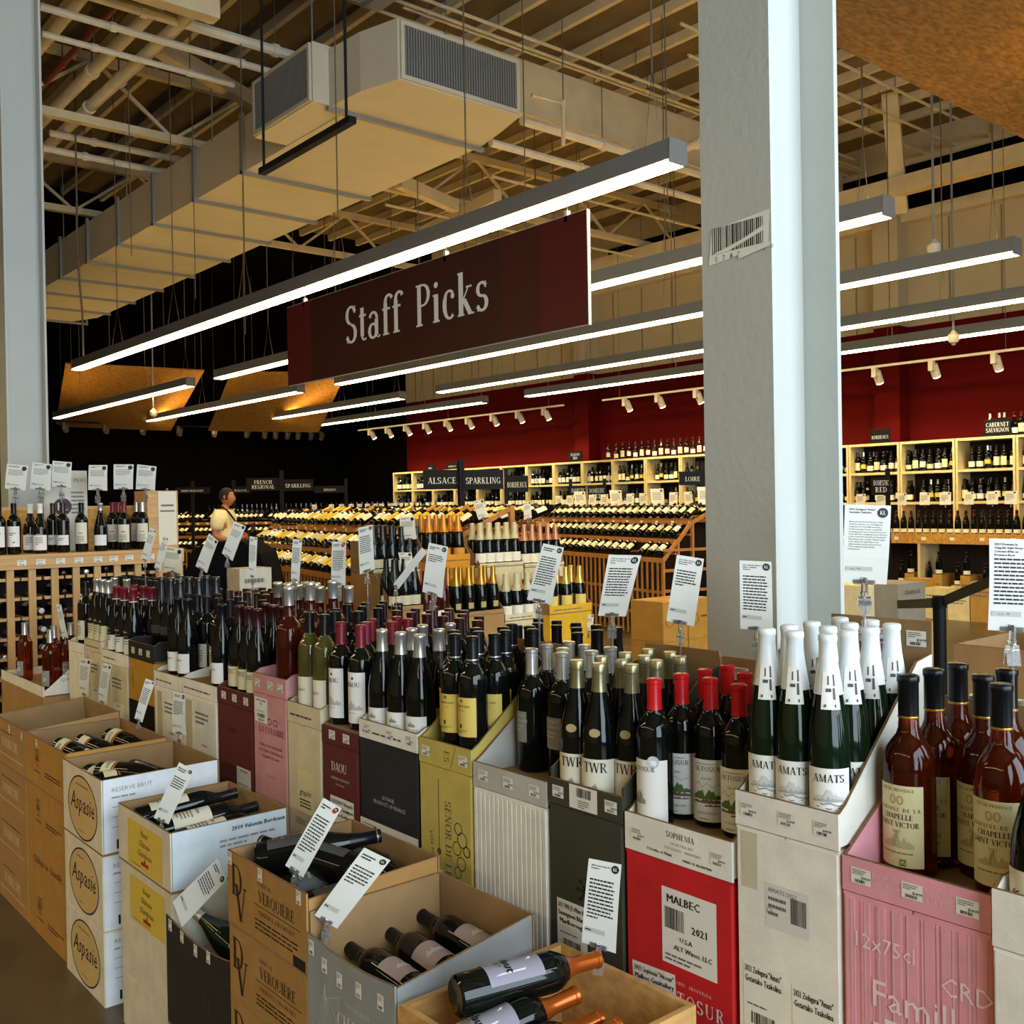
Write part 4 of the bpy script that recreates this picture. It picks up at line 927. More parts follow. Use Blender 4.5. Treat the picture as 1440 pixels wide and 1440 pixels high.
def pinkp(ik, w, h):
    for k in range(9): ik.put(rect(w*(.06 + .1*k), w*(.075 + .1*k), 0, h - .01), paper('deaab2'))
    c = paper('ecd0d2')
    ik.put(shift(sans('12x75cl', .026, 'l'), w*.07, h - .085), c, .0004); ik.put(shift(sans('CRD', .03, 'l'), w*.68, h - .115), c, .0004); ik.put(shift(sans('Famille', .046, 'l'), w*.2, h - .175), c, .0004); ik.put(shift(sans('BRAVAY', .046, 'l'), w*.2, h - .245), c, .0004)
    productlabel(ik, w*.3, h - .345, w*.46, .155, ['2021 Domaine la Chapelle', "Saint Victor Coteaux d'Aix", 'en Provence Ros\u00e9'], '1635597', 3)
stack2('pink', ROSEC, ('tall pink', 'rose-pink open carton'), pinkp, depth=.36, ribs=9)
def amatsp(ik, w, h):
    ik.put(rect(w*.3, w*.72, h - .17, h - .09), paper('d5d3cd')); ik.put(shift(sans('AMATS 2021', .008, 'l'), w*.33, h - .105), GREYPRINT, .0005); ik.put(textlines(w*.33, w*.52, h - .15, h - .11, 3, rn), GREYPRINT, .0005); ik.put(barcode(w*.55, w*.7, h - .15, h - .105, rn, 20), GREY2, .0005); ik.put(ring(w*.34, h - .14, .006, .0012), GREYPRINT, .0005)
    productlabel(ik, w*.06, h - .385, w*.4, .14, ['2021 Zudugarai "Amats"', 'Getariako Txakolina'], '1635549', 5); productlabel(ik, w*.55, h - .395, w*.4, .14, ['2021 Zudugarai "Amats"', 'Getariako Txakolina'], '1635549', 6)
    ik.put(rect(w*.06, w*.22, h - .11, h - .008), TAPE)
stack2('amats', WHT, ('grey-white', 'grey-white open carton'), amatsp)
def redp(ik, w, h):
    u0 = w*.36
    ik.put(rect(u0, w*.86, h - .20, h - .05), LW); ik.put(shift(sans('MALBEC', .0165, 'l', bold=.006), u0 + .012, h - .078), PRINT, .0005); ik.put(barcode(u0 + .008, u0 + .058, h - .13, h - .088, rn, 20), PRINT, .0005); ik.put(shift(sans('2021', .015, 'l', bold=.01), u0 + .075, h - .125), PRINT, .0005)
    ik.put(shift(sans('U.S.A', .010, 'l', bold=.01), u0 + .045, h - .15), PRINT, .0005); ik.put(shift(sans('ALT Wines, LLC', .010, 'l', bold=.01), u0 + .03, h - .168), PRINT, .0005); ik.put(textlines(u0 + .008, u0 + .11, h - .195, h - .178, 2, rn), GREYPRINT, .0005)
    wt = paper('e2cfc8'); ik.put(shift(serif('ALTOSUR', .026, .16)[0], w*.62, h - .275), wt); ik.put(shift(serif('MALBEC  ARGENTINA', .006, .3)[0], w*.62, h - .235), wt); ik.put(shift(serif('FINCA SOPHENIA', .013, .2)[0], w*.6, h - .335), wt)
    productlabel(ik, w*.08, h - .345, w*.42, .12, ['2021 Sophenia "Altosur"', 'Malbec Gualtallary', 'Argentina'], '1648943', 7, R(3))
def redside(ik, d, h): pass
stack2('red', RED1, ('bright red', 'red-and-white open carton'), redp)
def greenp(ik, w, h):
    productlabel(ik, w*.1, h - .335, w*.42, .13, ['2021 TWR (Te Whare Ra)', 'Sauvignon Blanc', 'Marlborough'], '1648331', 9)
    for a in range(8):
        c, s = math.cos(a * .785), math.sin(a * .785); ik.put([[(w*.52 + c*.006 - s*.004, h - .17 + s*.006 + c*.004), (w*.52 + c*.026, h - .17 + s*.026), (w*.52 + c*.006 + s*.004, h - .17 + s*.006 - c*.004)]], ink('14150e'))
        ik.put([disc(w*.52 + c*.027, h - .17 + s*.027, .005, 8)], ink('14150e'))
    ik.put(rect(w*.36, w*.7, h - .42, h - .345), paper('cfcac0')); ik.put(barcode(w*.44, w*.62, h - .41, h - .37, rn, 18), GREY2, .0005)
stack2('green', GRN, ('olive-green', 'olive-green open carton'), greenp)
stack2('white', board('e2ddcf'), ('ribbed white', 'plain white-and-brown open carton'), None, ribs=16)
def yellp(ik, w, h):
    v = h - .03
    p = shift(serif('SENOR DE LESA', .026, .02)[0], 0, 0, R(-90)); ik.put(shift(p, w*.50, h - .195), BROWNP)
    ik.put(pline([(w*.38, h - .03), (w*.38, h - .21)], .003), BROWNP); ik.put([disc(w*.38, h - .215, .009, 12)], ink('5a4a20'))
    ik.put(shift(shift(sans('Viña tinto', .016, 'c', shear=.3), 0, 0, R(-80)), w*.22, h - .21), BROWNP)
    for cx, cy, r_ in ((w*.75, h - .14, .016), (w*.82, h - .165, .02), (w*.72, h - .19, .018), (w*.8, h - .225, .018), (w*.73, h - .25, .015)): ik.put(ring(cx, cy, r_, .0022, None, 12), PRINT)
    ik.put(ring(w*.9, h - .19, .014, .003), PRINT)
    productlabel(ik, w*.04, h - .36, w*.4, .1, ['2020 Bodegas Lesa', 'Rioja'], '1622117', 12)
stack2('yellow', YEL, ('yellow', 'yellow open carton'), yellp)
def blackp(ik, w, h):
    c = paper('b9b7b0'); ik.put(shift(sans('GUYANE', .011, 'c'), w*.5, h - .155), c); ik.put(shift(sans('PRODUCT OF FRANCE', .011, 'c'), w*.52, h - .172), c); ik.put(rect(.0, w, h - .275, h - .225), paper('d5d2c8')); ik.put(textlines(.012, w*.3, h - .25, h - .235, 2, rn), GREYPRINT, .0005)
    ik.put([disc(w*.28, h - .27, .03, 16)], BLACKMETAL, .001); ik.put([[(w*.22, h-.29), (w*.30, h-.285), (w*.31, h-.25), (w*.26, h-.245)]], ink('c04a18'), .0014)
stack2('black', BLK, ('black', 'black-and-white open carton'), blackp)
def daoup(ik, w, h):
    c = paper('d8cfc4'); ik.put(shift(serif('DAOU', .026, .0)[0], w*.48, h - .075), c); ik.put(shift(serif('CABERNET SAUVIGNON', .007, .1)[0], w*.5, h - .1), c); ik.put(shift(serif('PASO ROBLES', .005, .2)[0], w*.5, h - .116), c); productlabel(ik, w*.22, h - .29, w*.66, .14, ['2020 DAOU Vineyards', 'Cabernet Sauvignon', 'Paso Robles'], '1611423', 14)
stack2('daou', MAR, ('dark-red', 'dark-red open carton'), daoup)
def tanp(ik, w, h):
    ik.put(rect(w*.3, w*.78, h - .27, h - .14), paper('d6cb9c')); ik.put(shift(sans('grapht', .02, 'c', shear=.3), w*.52, h - .215), PRINT, .0005); ik.put(textlines(w*.36, w*.72, h - .255, h - .225, 3, rn), PRINT, .0005); ik.put(shift(serif('VINO', .02, .05)[0], w*.35, h - .31), GREY2)
stack2('tan', CREAM, ('tan', 'tan open carton'), tanp)
def coralp(ik, w, h):
    c = ink('5e2326'); ik.put(shift(serif('LA COLOMBE', .021, .12)[0], w*.56, h - .125), c); ik.put(shift(sans('Vinifi\u00e9 et mis en bouteille\nau Domaine Saint-Antoine\nla famille Dupenne', .0115, 'c', shear=.35), w*.52, h - .17), c); ik.put(shift(sans('Rose Sec', .009, 'c', shear=.3), w*.55, h - .265), c); ik.put(ring(w*.5, h - .085, .016, .003, .011) + ring(w*.68, h - .085, .016, .003, .011), c)
    productlabel(ik, w*.05, h - .095, w*.4, .08, ['2022 La Colombe', 'Rose'], '1652210', 16)
stack2('coral', PINK1, ('coral-pink', 'coral-pink open carton'), coralp)
def marp(ik, w, h):
    ik.put(hill(w*.3, w*.55, h - .09, .04, 4, 6), ink('43100f')); productlabel(ik, w*.55, h - .3, w*.4, .1, ['2020 Merlot'], '1608222', 18)
stack2('maroon', MAR, ('maroon', 'maroon open carton'), marp)
def whp(ik, w, h):
    ik.put(rect(w*.12, w*.3, h - .25, h - .02), TAPE); productlabel(ik, w*.45, h - .26, w*.4, .1, ['Red Blend'], '1620044', 20); ik.put(textlines(w*.4, w*.8, h - .1, h - .05, 3, rn), GREYPRINT)
stack2('white_a', WHT, ('cream-white', 'cream-flap open carton'), whp); stack2('white_b', WHT, ('cream-white', 'cream-spotted open carton'), whp)
stack2('ybl', board('b5851e'), ('mustard', 'black-tray open carton'), lambda ik, w, h: (ik.put(rect(0, w, 0, h - .17), BLACKMETAL), ik.put(shift(shift(sans('CAVA', .025, 'c'), 0, 0, R(90)), w*.2, h - .08), ink('7a5a10'))))
stack2('ruby', CREAM, ('cream', 'white-edged open carton'), whp); stack2('pinot', CREAM, ('cream', 'far tan open carton'), whp); stack2('lone', WHT, ('cream', 'far spotted open carton'), None)
# ---- the next carton at the right edge
yk = B['pink'][0]
tray('open white carton at the right edge, beside the rose-pink one', X2 - .02, X2 + .31, yk - .27, yk - .008, .835, .085, WHT, WHITE_IN, stickers=(.55,), side_back=.1, back=.1)
for i, j in ((0, 0), (1, 0), (1, 1)):
    put('kart', M_at(X2 + .035 + .08 * i, yk - .055 - .085 * j, .841, R(-8)), 'dark bottle with script label at the right edge, %s' % ('nearest' if (i, j) == (0, 0) else 'behind' if j == 0 else 'out beyond the edge'), 'script-label bottles at the right edge')
closed('white carton under the right-edge carton, directly below it', X2 - .02, X2 + .31, yk - .27, yk - .008, .42, .834, WHT); closed('white carton under the right-edge carton, on the floor', X2 - .02, X2 + .31, yk - .27, yk - .008, 0, .42, WHT)

# ================================================================== third row, backs against the second
X3 = 1.885
def row3(yl, yr, name, n, sty, what, m=CARD, z0=.84, depth=.33, back=.3, lip=.06, x=X3):
    t = tray('open %s carton of the back row, %s' % (name, what), x, x + depth, yr, yl, z0, lip, m, CARD_IN, side_back=.22, back=.12)
    k = 0; w = yl - yr; nj = max(1, int(w / .083))
    for i in range(4):
        for j in range(nj):
            if k >= n: break
            if rn.random() < .12: continue
            st = sty; px_ = x + .05 + .078 * i; py_ = yl - w * (j + .5) / nj
            put(st, M_at(px_, py_, z0 + TH, R(rn.uniform(0, 360))), '%s in the %s carton of the back row, %s rank %s' % (DESC[st], name, ORD[i], ORD[j]), 'bottles in the %s back-row carton' % name); k += 1
    for q, (a, b) in enumerate(((0, .42), (.42, z0 - .001))):
        closed('%s carton of the back row, %s' % (name, 'on the floor' if q == 0 else 'under the open one'), x, x + depth, yr, yl, a, b, m, group='closed back-row cartons')
row3(2.95, 2.42, 'buff', 14, 'plain_maroon', 'dark maroon caps', CARD); row3(2.40, 1.98, 'drab', 11, 'plain_dark', 'black caps', CARD)
row3(3.28, 2.97, 'sand', 8, 'plain_dark', 'black caps', CARD); row3(3.80, 3.30, 'fawn', 11, 'rose_tall', 'deep pink bottles with silver caps', CARD, z0=.85); row3(4.25, 3.82, 'straw', 12, 'plain_maroon', 'maroon caps', CARD)
row3(5.0, 4.27, 'umber', 12, 'plain_dark', 'behind the red-and-white caps', CARD)
row3(5.62, 5.03, 'dun', 12, 'plain_dark', 'last before the slat rack', CARD)
row3(1.40, 1.02, 'kraft', 9, 'plain_silver', 'silver caps beside the column', CARD, z0=.86)
row3(1.00, .66, 'ochre', 7, 'pink_neck', 'pink bottles with silver caps', CARD, z0=.80)
# ================================================================== FRONT ROW: stacks whose top carton holds lying bottles
X1 = 1.04
def fy(px, py): return at_x(px, py, X1).y
def lie(key, x, y, z, d, label, group, roll=0.0):
    b = Vector((x, y, z)); put(key, M_lie(b, d, roll), label, group)
def obox(label, x0, x1, y0, y1, z0, h, mo, mi, hback=None, hside=None, ink_fn=None, side_ink=None, stickers=(), sag=0.0, side_m=None):
    """Open-topped carton; the far side panel may stand higher than the front."""
    t = thing('bottle_carton', label, 'carton', (x0, y0, z0), 0, 'open cartons of the front row')
    w, d = y1 - y0, x1 - x0; hb = hback or h; hs = hside or (h, h)
    MB().box(0, d, 0, w, 0, TH).build('carton_floor', mi, t)
    n = 6; mb = MB(); P = [(w * i / n, h - sag * math.sin(math.pi * i / n)) for i in range(n + 1)]
    mb.prism([(0, TH), (w, TH)] + P[::-1], 0, 0, TH * .7); mb.build('front_panel', mo, t)
    e = MB()
    for (a, b), (c, f) in zip(P, P[1:]): e.bar((TH*.35, a, b + .0008), (TH*.35, c, f + .0008), TH*.6, .0018, up=(0, 0, 1))
    e.build('cut_edge', EDGE, t)
    MB().box(d - TH*.7, d, 0, w, TH, hb).build('back_panel', mi, t)
    for k, ya in enumerate((0, w - TH*.7)):
        MB().prism([(TH, TH), (d - TH, TH), (d - TH, hb), (TH, hs[k])], 1, ya + .0005, ya + TH*.7).build('side_panel', mi if k else (side_m or mo), t)
        MB().bar((TH, ya + TH*.35, hs[k] + .0008), (d - TH, ya + TH*.35, hb + .0008), TH*.6, .0018).build('cut_edge', EDGE, t)
    # inner liner of the near side so its inside shows plain board
    fm = flat((0, w, 0), (0, -1, 0), (0, 0, 1))
    for i, (u, dv) in enumerate(stickers):
        sk = Ink(); sticker_ink(sk, u * w - .012, h - dv - .03, .022, .03, 200 + i); sk.build('price_sticker', fm, t, .0012)
    if ink_fn: ik = Ink(); ink_fn(ik, w, h); ik.build('carton_print', fm, t)
    if side_ink: ik = Ink(); side_ink(ik, d, h); ik.build('side_print', flat((0, 0, 0), (1, 0, 0), (0, 0, 1)), t)
    return t
D1 = .345
BRN1, BRN2, BRN3, ASPW, GREYS = board('a87f4c'), board('b08038'), board('a57a40'), board('ddd2b8'), board('8d8f8d')
def lower(n, z1, names, x0, x1, y0, y1, m, ink_fn=None, side_ink=None):
    h = z1 / n
    for k in range(n): closed('%s, %s' % (names, 'on the floor' if k == 0 else ORD[k] + ' from the floor'), x0, x1, y0, y1, h * k, h * (k + 1) - .001, m, ink_fn, side_ink, group='closed cartons of the front row')
# ---- F8 leftmost brown cartons, top one empty
y8 = fy(38, 1170); zf = .70
def fon(ik, w, h):
    c = paper('d9c9a6'); ik.put(shift(serif('FONRECHE', .034, .05)[0], w*.5, h*.42), c); ik.put(rect(w*.08, w*.92, h*.24, h*.255), c); ik.put(textlines(w*.2, w*.8, h*.72, h*.78, 1, rn), ink('5a3a18'))
lower(3, .525, 'brown carton with pale lettering, leftmost stack', X1, X1 + D1, y8, y8 + .42, BRN1, fon)
obox('open empty brown carton with pale lettering, top of the leftmost stack', X1, X1 + D1, y8, y8 + .42, .525, .175, BRN1, CARD_IN, ink_fn=fon, stickers=((.9, .01), (.5, .01)), hback=.2)
# ---- F7 brown cartons with crests
y7a, y7b = fy(95, 1218), y8 - .008
def crest(ik, w, h):
    c = ink('3a2812')
    for a in (-.02, 0, .02): ik.put(ring(w*.3 + a*.6, h*.55 + abs(a), .014, .003, .022, 12), c)
    ik.put(rect(w*.22, w*.38, h*.32, h*.34), c); ik.put(textlines(w*.5, w*.9, h*.3, h*.42, 2, rn), c)
def chant(ik, w, h): ik.put(shift(sans('Ch\u00e2teau de Chantilly', .028, 'c', shear=.3), w*.5, h*.45), ink('3a2812'))
for k in range(3): closed('ochre brown carton %s' % ('with crest print on the floor', 'with script print in mid-stack', 'with crest print under the open one')[k], X1, X1 + D1, y7a, y7b, .175 * k, .175 * k + .174, BRN2, crest if k != 1 else chant, group='closed cartons of the front row')
obox('open ochre brown carton of orange-banded bottles', X1, X1 + D1, y7a, y7b, .525, .175, BRN2, CARD_IN, ink_fn=crest, stickers=((.3, .004),))
for k, (a, b, c, yw, r_) in enumerate(((.07, .30, .66, -1.0, 1.2), (.15, .31, .66, -1.05, 1.5), (.25, .31, .665, -1.1, 1.0), (.05, .10, .665, -.12, .4))):
    lie('orange_band', X1 + a, y7a + b, c, (.25, yw, -.12), 'orange-banded dark bottle lying in the ochre carton, %s from the front' % ORD[k], 'bottles in the ochre carton', r_)
# ---- F6 round-emblem stack
y6a, y6b = fy(150, 1265), y7a - .006
def asp(ik, w, h):
    c = ink('33180f'); ik.put([disc(w*.52, h*.48, w*.37, 32, h*.43)], paper('cfae74')); ik.put(ring(w*.52, h*.48, w*.38, .005, h*.44, 40), c, .0004)
    ik.put(shift(fit(sans('Aspasie', .058, 'c', shear=.25, bold=-.004), w*.62), w*.52, h*.42), c, .0008); ik.put(textlines(w*.36, w*.68, h*.76, h*.80, 1, rn), ink('8a6a3a'), .0008); ik.put(textlines(w*.4, w*.64, h*.14, h*.17, 1, rn), ink('8a6a3a'), .0008)
def aspside(ik, d, h):
    ik.put(shift(sans('RESERVE BRUT', .014, 'l'), .03, h - .04), GREY1); ik.put(textlines(.03, .2, h - .062, h - .052, 1, rn), GREY1); ik.put(shift(sans('12', .03, 'l', bold=.02), .035, .015), PRINT)
    for q in range(3): ik.put(rect(.03, .18, h*.62 - q*.03, h*.628 - q*.03), GREY1)
ASPS = board('dfe3e6')
for k in range(2): closed('cream carton with a round emblem, %s of the emblem stack' % ('on the floor', 'middle')[k], X1 - .01, X1 + D1 + .02, y6a, y6b, .229 * k, .229 * k + .228, ASPW, asp, aspside, group='closed cartons of the front row', side_m=ASPS)
obox('open cream carton with a round emblem and orange-labelled bottles', X1 - .01, X1 + D1 + .02, y6a, y6b, .458, .229, ASPW, CARD_IN, ink_fn=asp, side_ink=aspside, stickers=(), side_m=ASPS)
for k, (a, b, c, d, r_) in enumerate(((.06, .34, .63, (.35, -1, -.2), 1.3), (.08, .28, .64, (.6, -1, .05), .5), (.20, .33, .62, (.3, -1, -.1), 1.4), (.05, .27, .575, (.8, -.42, .02), .3), (.02, .11, .60, (1, .15, .03), .2), (.03, .20, .625, (1, -.12, .02), -.4))):
    lie('orange_band', X1 + a, y6a + b, c, d, 'orange-banded dark bottle lying in the emblem carton, %s from its corner' % ORD[k], 'bottles in the emblem carton', r_)
# ---- F5 white cartons with yellow label squares
y5a, y5b = fy(241, 1290), fy(169, 1275)
def ysq(ik, w, h):
    ik.put(rect(w*.2, w*.86, h*.06, h*.86), paper('d9b94a')); ik.put(shift(sans('Vieux\nCh\u00e2teau\nChambeau', .018, 'c', shear=.3), w*.52, h*.66), ink('4a2a10'), .0005); ik.put(hill(w*.46, w*.6, h*.16, h*.16, 9, 6), ink('a02a20'), .0005); ik.put(textlines(w*.26, w*.8, h*.1, h*.13, 1, rn), ink('8a6a20'), .0005)
def s2010(ik, d, h): ik.put(shift(sans('2010', .02, 'c', bold=.012), d*.6, h*.3), GREY2); ik.put(textlines(d*.4, d*.9, h*.55, h*.72, 2, rn), GREY1); ik.put(shift(sans('2010 Valentin Bordeaux', .012, 'r', bold=.01), d*.97, h*.82), PRINT)
for k in range(3): closed('white carton of the yellow-square stack, %s' % ('on the floor, plain', 'second from the floor, plain', 'third from the floor with a yellow square')[k], X1 + .003, X1 + D1, y5a, y5b, .161 * k, .161 * k + .160, board('d6ccb4'), ysq if k == 2 else None, group='closed cartons of the front row')
obox('open white carton with a yellow label square', X1, X1 + D1, y5a, y5b, .483, .161, board('d6ccb4'), CARD_IN, ink_fn=ysq, side_ink=s2010, side_m=board('ccd3d6'))
for k, (a, b, c, d) in enumerate(((.01, .33, .60, (1, -.12, .10)), (.03, .22, .585, (1, -.1, .08)), (.04, .13, .57, (1, -.05, .08)), (.03, .06, .555, (1, .02, .03)))):
    lie('chateau_lie', X1 + a + .02, y5a + b, c, d, 'grey-necked bottle lying in the yellow-square carton, %s from its far side' % ORD[k], 'bottles in the yellow-square carton', R(-10 + 25 * k % 40))
# ---- F4 black carton
y4a, y4b = fy(323, 1400), fy(235, 1370)
closed('black carton on the floor under the open black one', X1, X1 + D1, y4a, y4b, 0, .13, BLK, group='closed cartons of the front row')
def blkp(ik, w, h):
    r = random.Random(5)
    for k in range(46):
        u, v = w * (.5 + .3 * r.gauss(0, .6)), h * (.45 + .25 * r.gauss(0, .6)); ik.put([disc(min(max(u, .02), w - .02), min(max(v, .02), h - .06), .004 + .005 * r.random(), 6)], ink('2a2927'))
obox('open black carton holding green-glass bottles', X1, X1 + D1, y4a, y4b, .131, .29, BLK, CARD_IN, ink_fn=blkp, stickers=((.08, .005), (.28, .012), (.5, .02), (.7, .012)), sag=.02, hback=.33, hside=(.275, .31))
lie('green_label', X1 + .12, y4a + .07, .34, (-.25, .95, .35), 'green-labelled bottle leaning in the black carton, front one', 'bottles in the black carton'); lie('green_label', X1 + .24, y4a + .04, .34, (-.1, .95, .25), 'green-labelled bottle leaning in the black carton, rear one', 'bottles in the black carton')
lie('green_label', X1 + .08, y4a + .3, .18, (.3, -.9, .0), 'green-labelled bottle at the bottom of the black carton', 'bottles in the black carton')
# ---- F3 brown monogram stack
y3a, y3b = fy(432, 1345), fy(322, 1320)
def dv(ik, w, h):
    c = ink('2a1c10'); ik.put(shift(serif('D', h*.42, .0)[0], w*.13, h*.44), c); ik.put(shift(serif('V', h*.48, .0)[0], w*.18, h*.12), c)
    ik.put(shift(serif('VERQUI\u00c8RE', h*.15, .02)[0], w*.64, h*.55), c); ik.put(rect(w*.36, w*.93, h*.49, h*.5), c); ik.put(shift(serif('THIBAUT CHAMFORT', h*.06, .3)[0], w*.64, h*.38), c); ik.put(textlines(w*.37, w*.9, h*.16, h*.33, 3, rn, .4), c); ik.put(shift(serif('ESPRIT DE', h*.05, .2)[0], w*.5, h*.76), c)
    ik.put(rect(w*.84, w*.98, h*.02, h*.16), PRINT)
def recyc(ik, d, h): ik.put(ring(d*.86, h*.55, .018, .004), PRINT); ik.put(rect(.0, d, .0, .0012), EDGE); ik.put(rect(d*.48, d*.6, -.004, .012), STICKER)
for k in range(3): closed('brown carton with large black monogram, %s' % ('on the floor', 'second from the floor', 'third from the floor')[k], X1, X1 + D1, y3a, y3b, .1725 * k, .1725 * k + .1715, BRN3, dv, group='closed cartons of the front row')
obox('open brown carton with large black monogram', X1, X1 + D1, y3a, y3b, .5175, .1725, BRN3, CARD_IN, ink_fn=dv, side_ink=recyc, stickers=((.04, .0), (.45, .0), (.92, .0)), hside=(.16, .1725))
vb = 'bottles in the monogram carton'
lie('verq', X1 + .20, y3a + .12, .655, (-.35, .9, .10), 'dark bottle lying across the monogram carton, neck to the far corner', vb, R(35))
lie('verq', X1 + .05, y3a + .33, .665, (1, -.55, .14), 'dark bottle lying on top of the monogram carton, neck toward the black carton', vb, R(-20)); lie('verq', X1 + .06, y3a + .24, .61, (1, -.1, .06), 'dark bottle in the monogram carton under the card', vb, R(20))
lie('verq', X1 + .05, y3a + .12, .60, (1, -.1, .05), 'dark bottle in the monogram carton near its front lip', vb, R(-30)); lie('verq', X1 + .04, y3a + .06, .57, (1, .05, .02), 'dark bottle in the monogram carton along the near side', vb); lie('verq', X1 + .30, y3a + .30, .62, (-.1, -1, .05), 'dark bottle in the monogram carton along its back', vb, 1.5)
# ---- F2 silver-grey carton
y2a, y2b = fy(555, 1405), fy(432, 1310)
def chz(ik, w, h):
    c = paper('c9c8c0'); ik.put(shift(serif('CHAMPAGNE', .009, .3)[0], w*.6, h - .10), c); ik.put(shift(serif('CHARLES', .03, .03)[0], w*.6, h - .15), c); ik.put(shift(serif('ELLNER', .03, .03)[0], w*.6, h - .2), c)
    for q in range(9): ik.put(pline([(w*.22, h - .08 - .004 * q), (w*(.10 + .035*q), h - .22 + .004 * q * (q - 4)), (w*(.06 + .04*q), h - .3)], .0012), c)
closed('silver-grey carton on the floor under the open silver-grey one', X1, X1 + D1, y2a, y2b, 0, .30, GREYS, group='closed cartons of the front row')
obox('open silver-grey carton with tall inner walls', X1, X1 + D1, y2a, y2b, .301, .31, GREYS, CARD_IN, ink_fn=chz, stickers=((.06, .01), (.22, .03), (.4, .04), (.62, .035), (.86, .03)), sag=.012, hside=(.305, .352), hback=.352)
cb = 'bottles in the silver-grey carton'
lie('charles', X1 + .10, y2a + .035, .535, (.0, 1, .05), 'pink-labelled dark bottle in the silver-grey carton, nearest its front', cb, R(15)); lie('charles', X1 + .19, y2a + .04, .54, (.05, 1, .04), 'pink-labelled dark bottle in the middle of the silver-grey carton', cb, R(-12)); lie('charles', X1 + .29, y2a + .03, .55, (.0, 1, .06), 'pink-labelled dark bottle along the back of the silver-grey carton', cb, R(10))
lie('charles', X1 + .14, y2a + .28, .43, (.0, -1, .0), 'dark bottle in the lower layer of the silver-grey carton', cb, 2.5)
# ---- F1 wooden crate
y1b = fy(562, 1412) - .004; y1a = y1b - .36
cr = thing('wooden_crate', 'pine wine crate of copper-capped bottles at the bottom edge', 'crate', (X1, y1a, .38))
w = y1b - y1a; dd = .40; hh = .205
MB().box(0, dd, 0, w, 0, .012).build('crate_floor', PINE_X, cr)
for nm, b in (('front_board', (0, .012, 0, w, .013, hh)), ('back_board', (dd - .012, dd, 0, w, .013, hh)), ('side_board', (.0125, dd - .0125, 0, .012, .013, hh)), ('side_board', (.0125, dd - .0125, w - .014, w, .013, hh + .002))): MB().box(*b).build(nm, PINE_X, cr)
MB().box(.0, dd, w + .001, w + .012, .05, hh - .004).build('outer_board', PINE_X, cr)
closed('plain brown carton on the floor under the pine crate', X1, X1 + dd, y1a, y1b, .0, .379, CARD, group='closed cartons of the front row')
kb = 'bottles in the pine crate'
bp = at_d(640, 1402, 1.80); tp = at_d(828, 1352, 1.93)
lie('haut', bp.x, bp.y, bp.z, (tp - bp), 'copper-capped bottle with white oval-cut label lying on top in the crate', kb, R(2))
for k, (px, py, dpt) in enumerate(((812, 1398, 1.86), (846, 1432, 1.80), (872, 1442, 1.76))):
    q = at_d(px, py, dpt); dirv = (tp - bp).normalized(); dirv = (dirv + Vector((0, 0, .16))).normalized(); b0 = q - dirv * .30
    lie('haut', b0.x, b0.y, b0.z, dirv, 'copper-capped bottle lying in the crate, %s under the top one' % ORD[k], kb, R(40 * k))

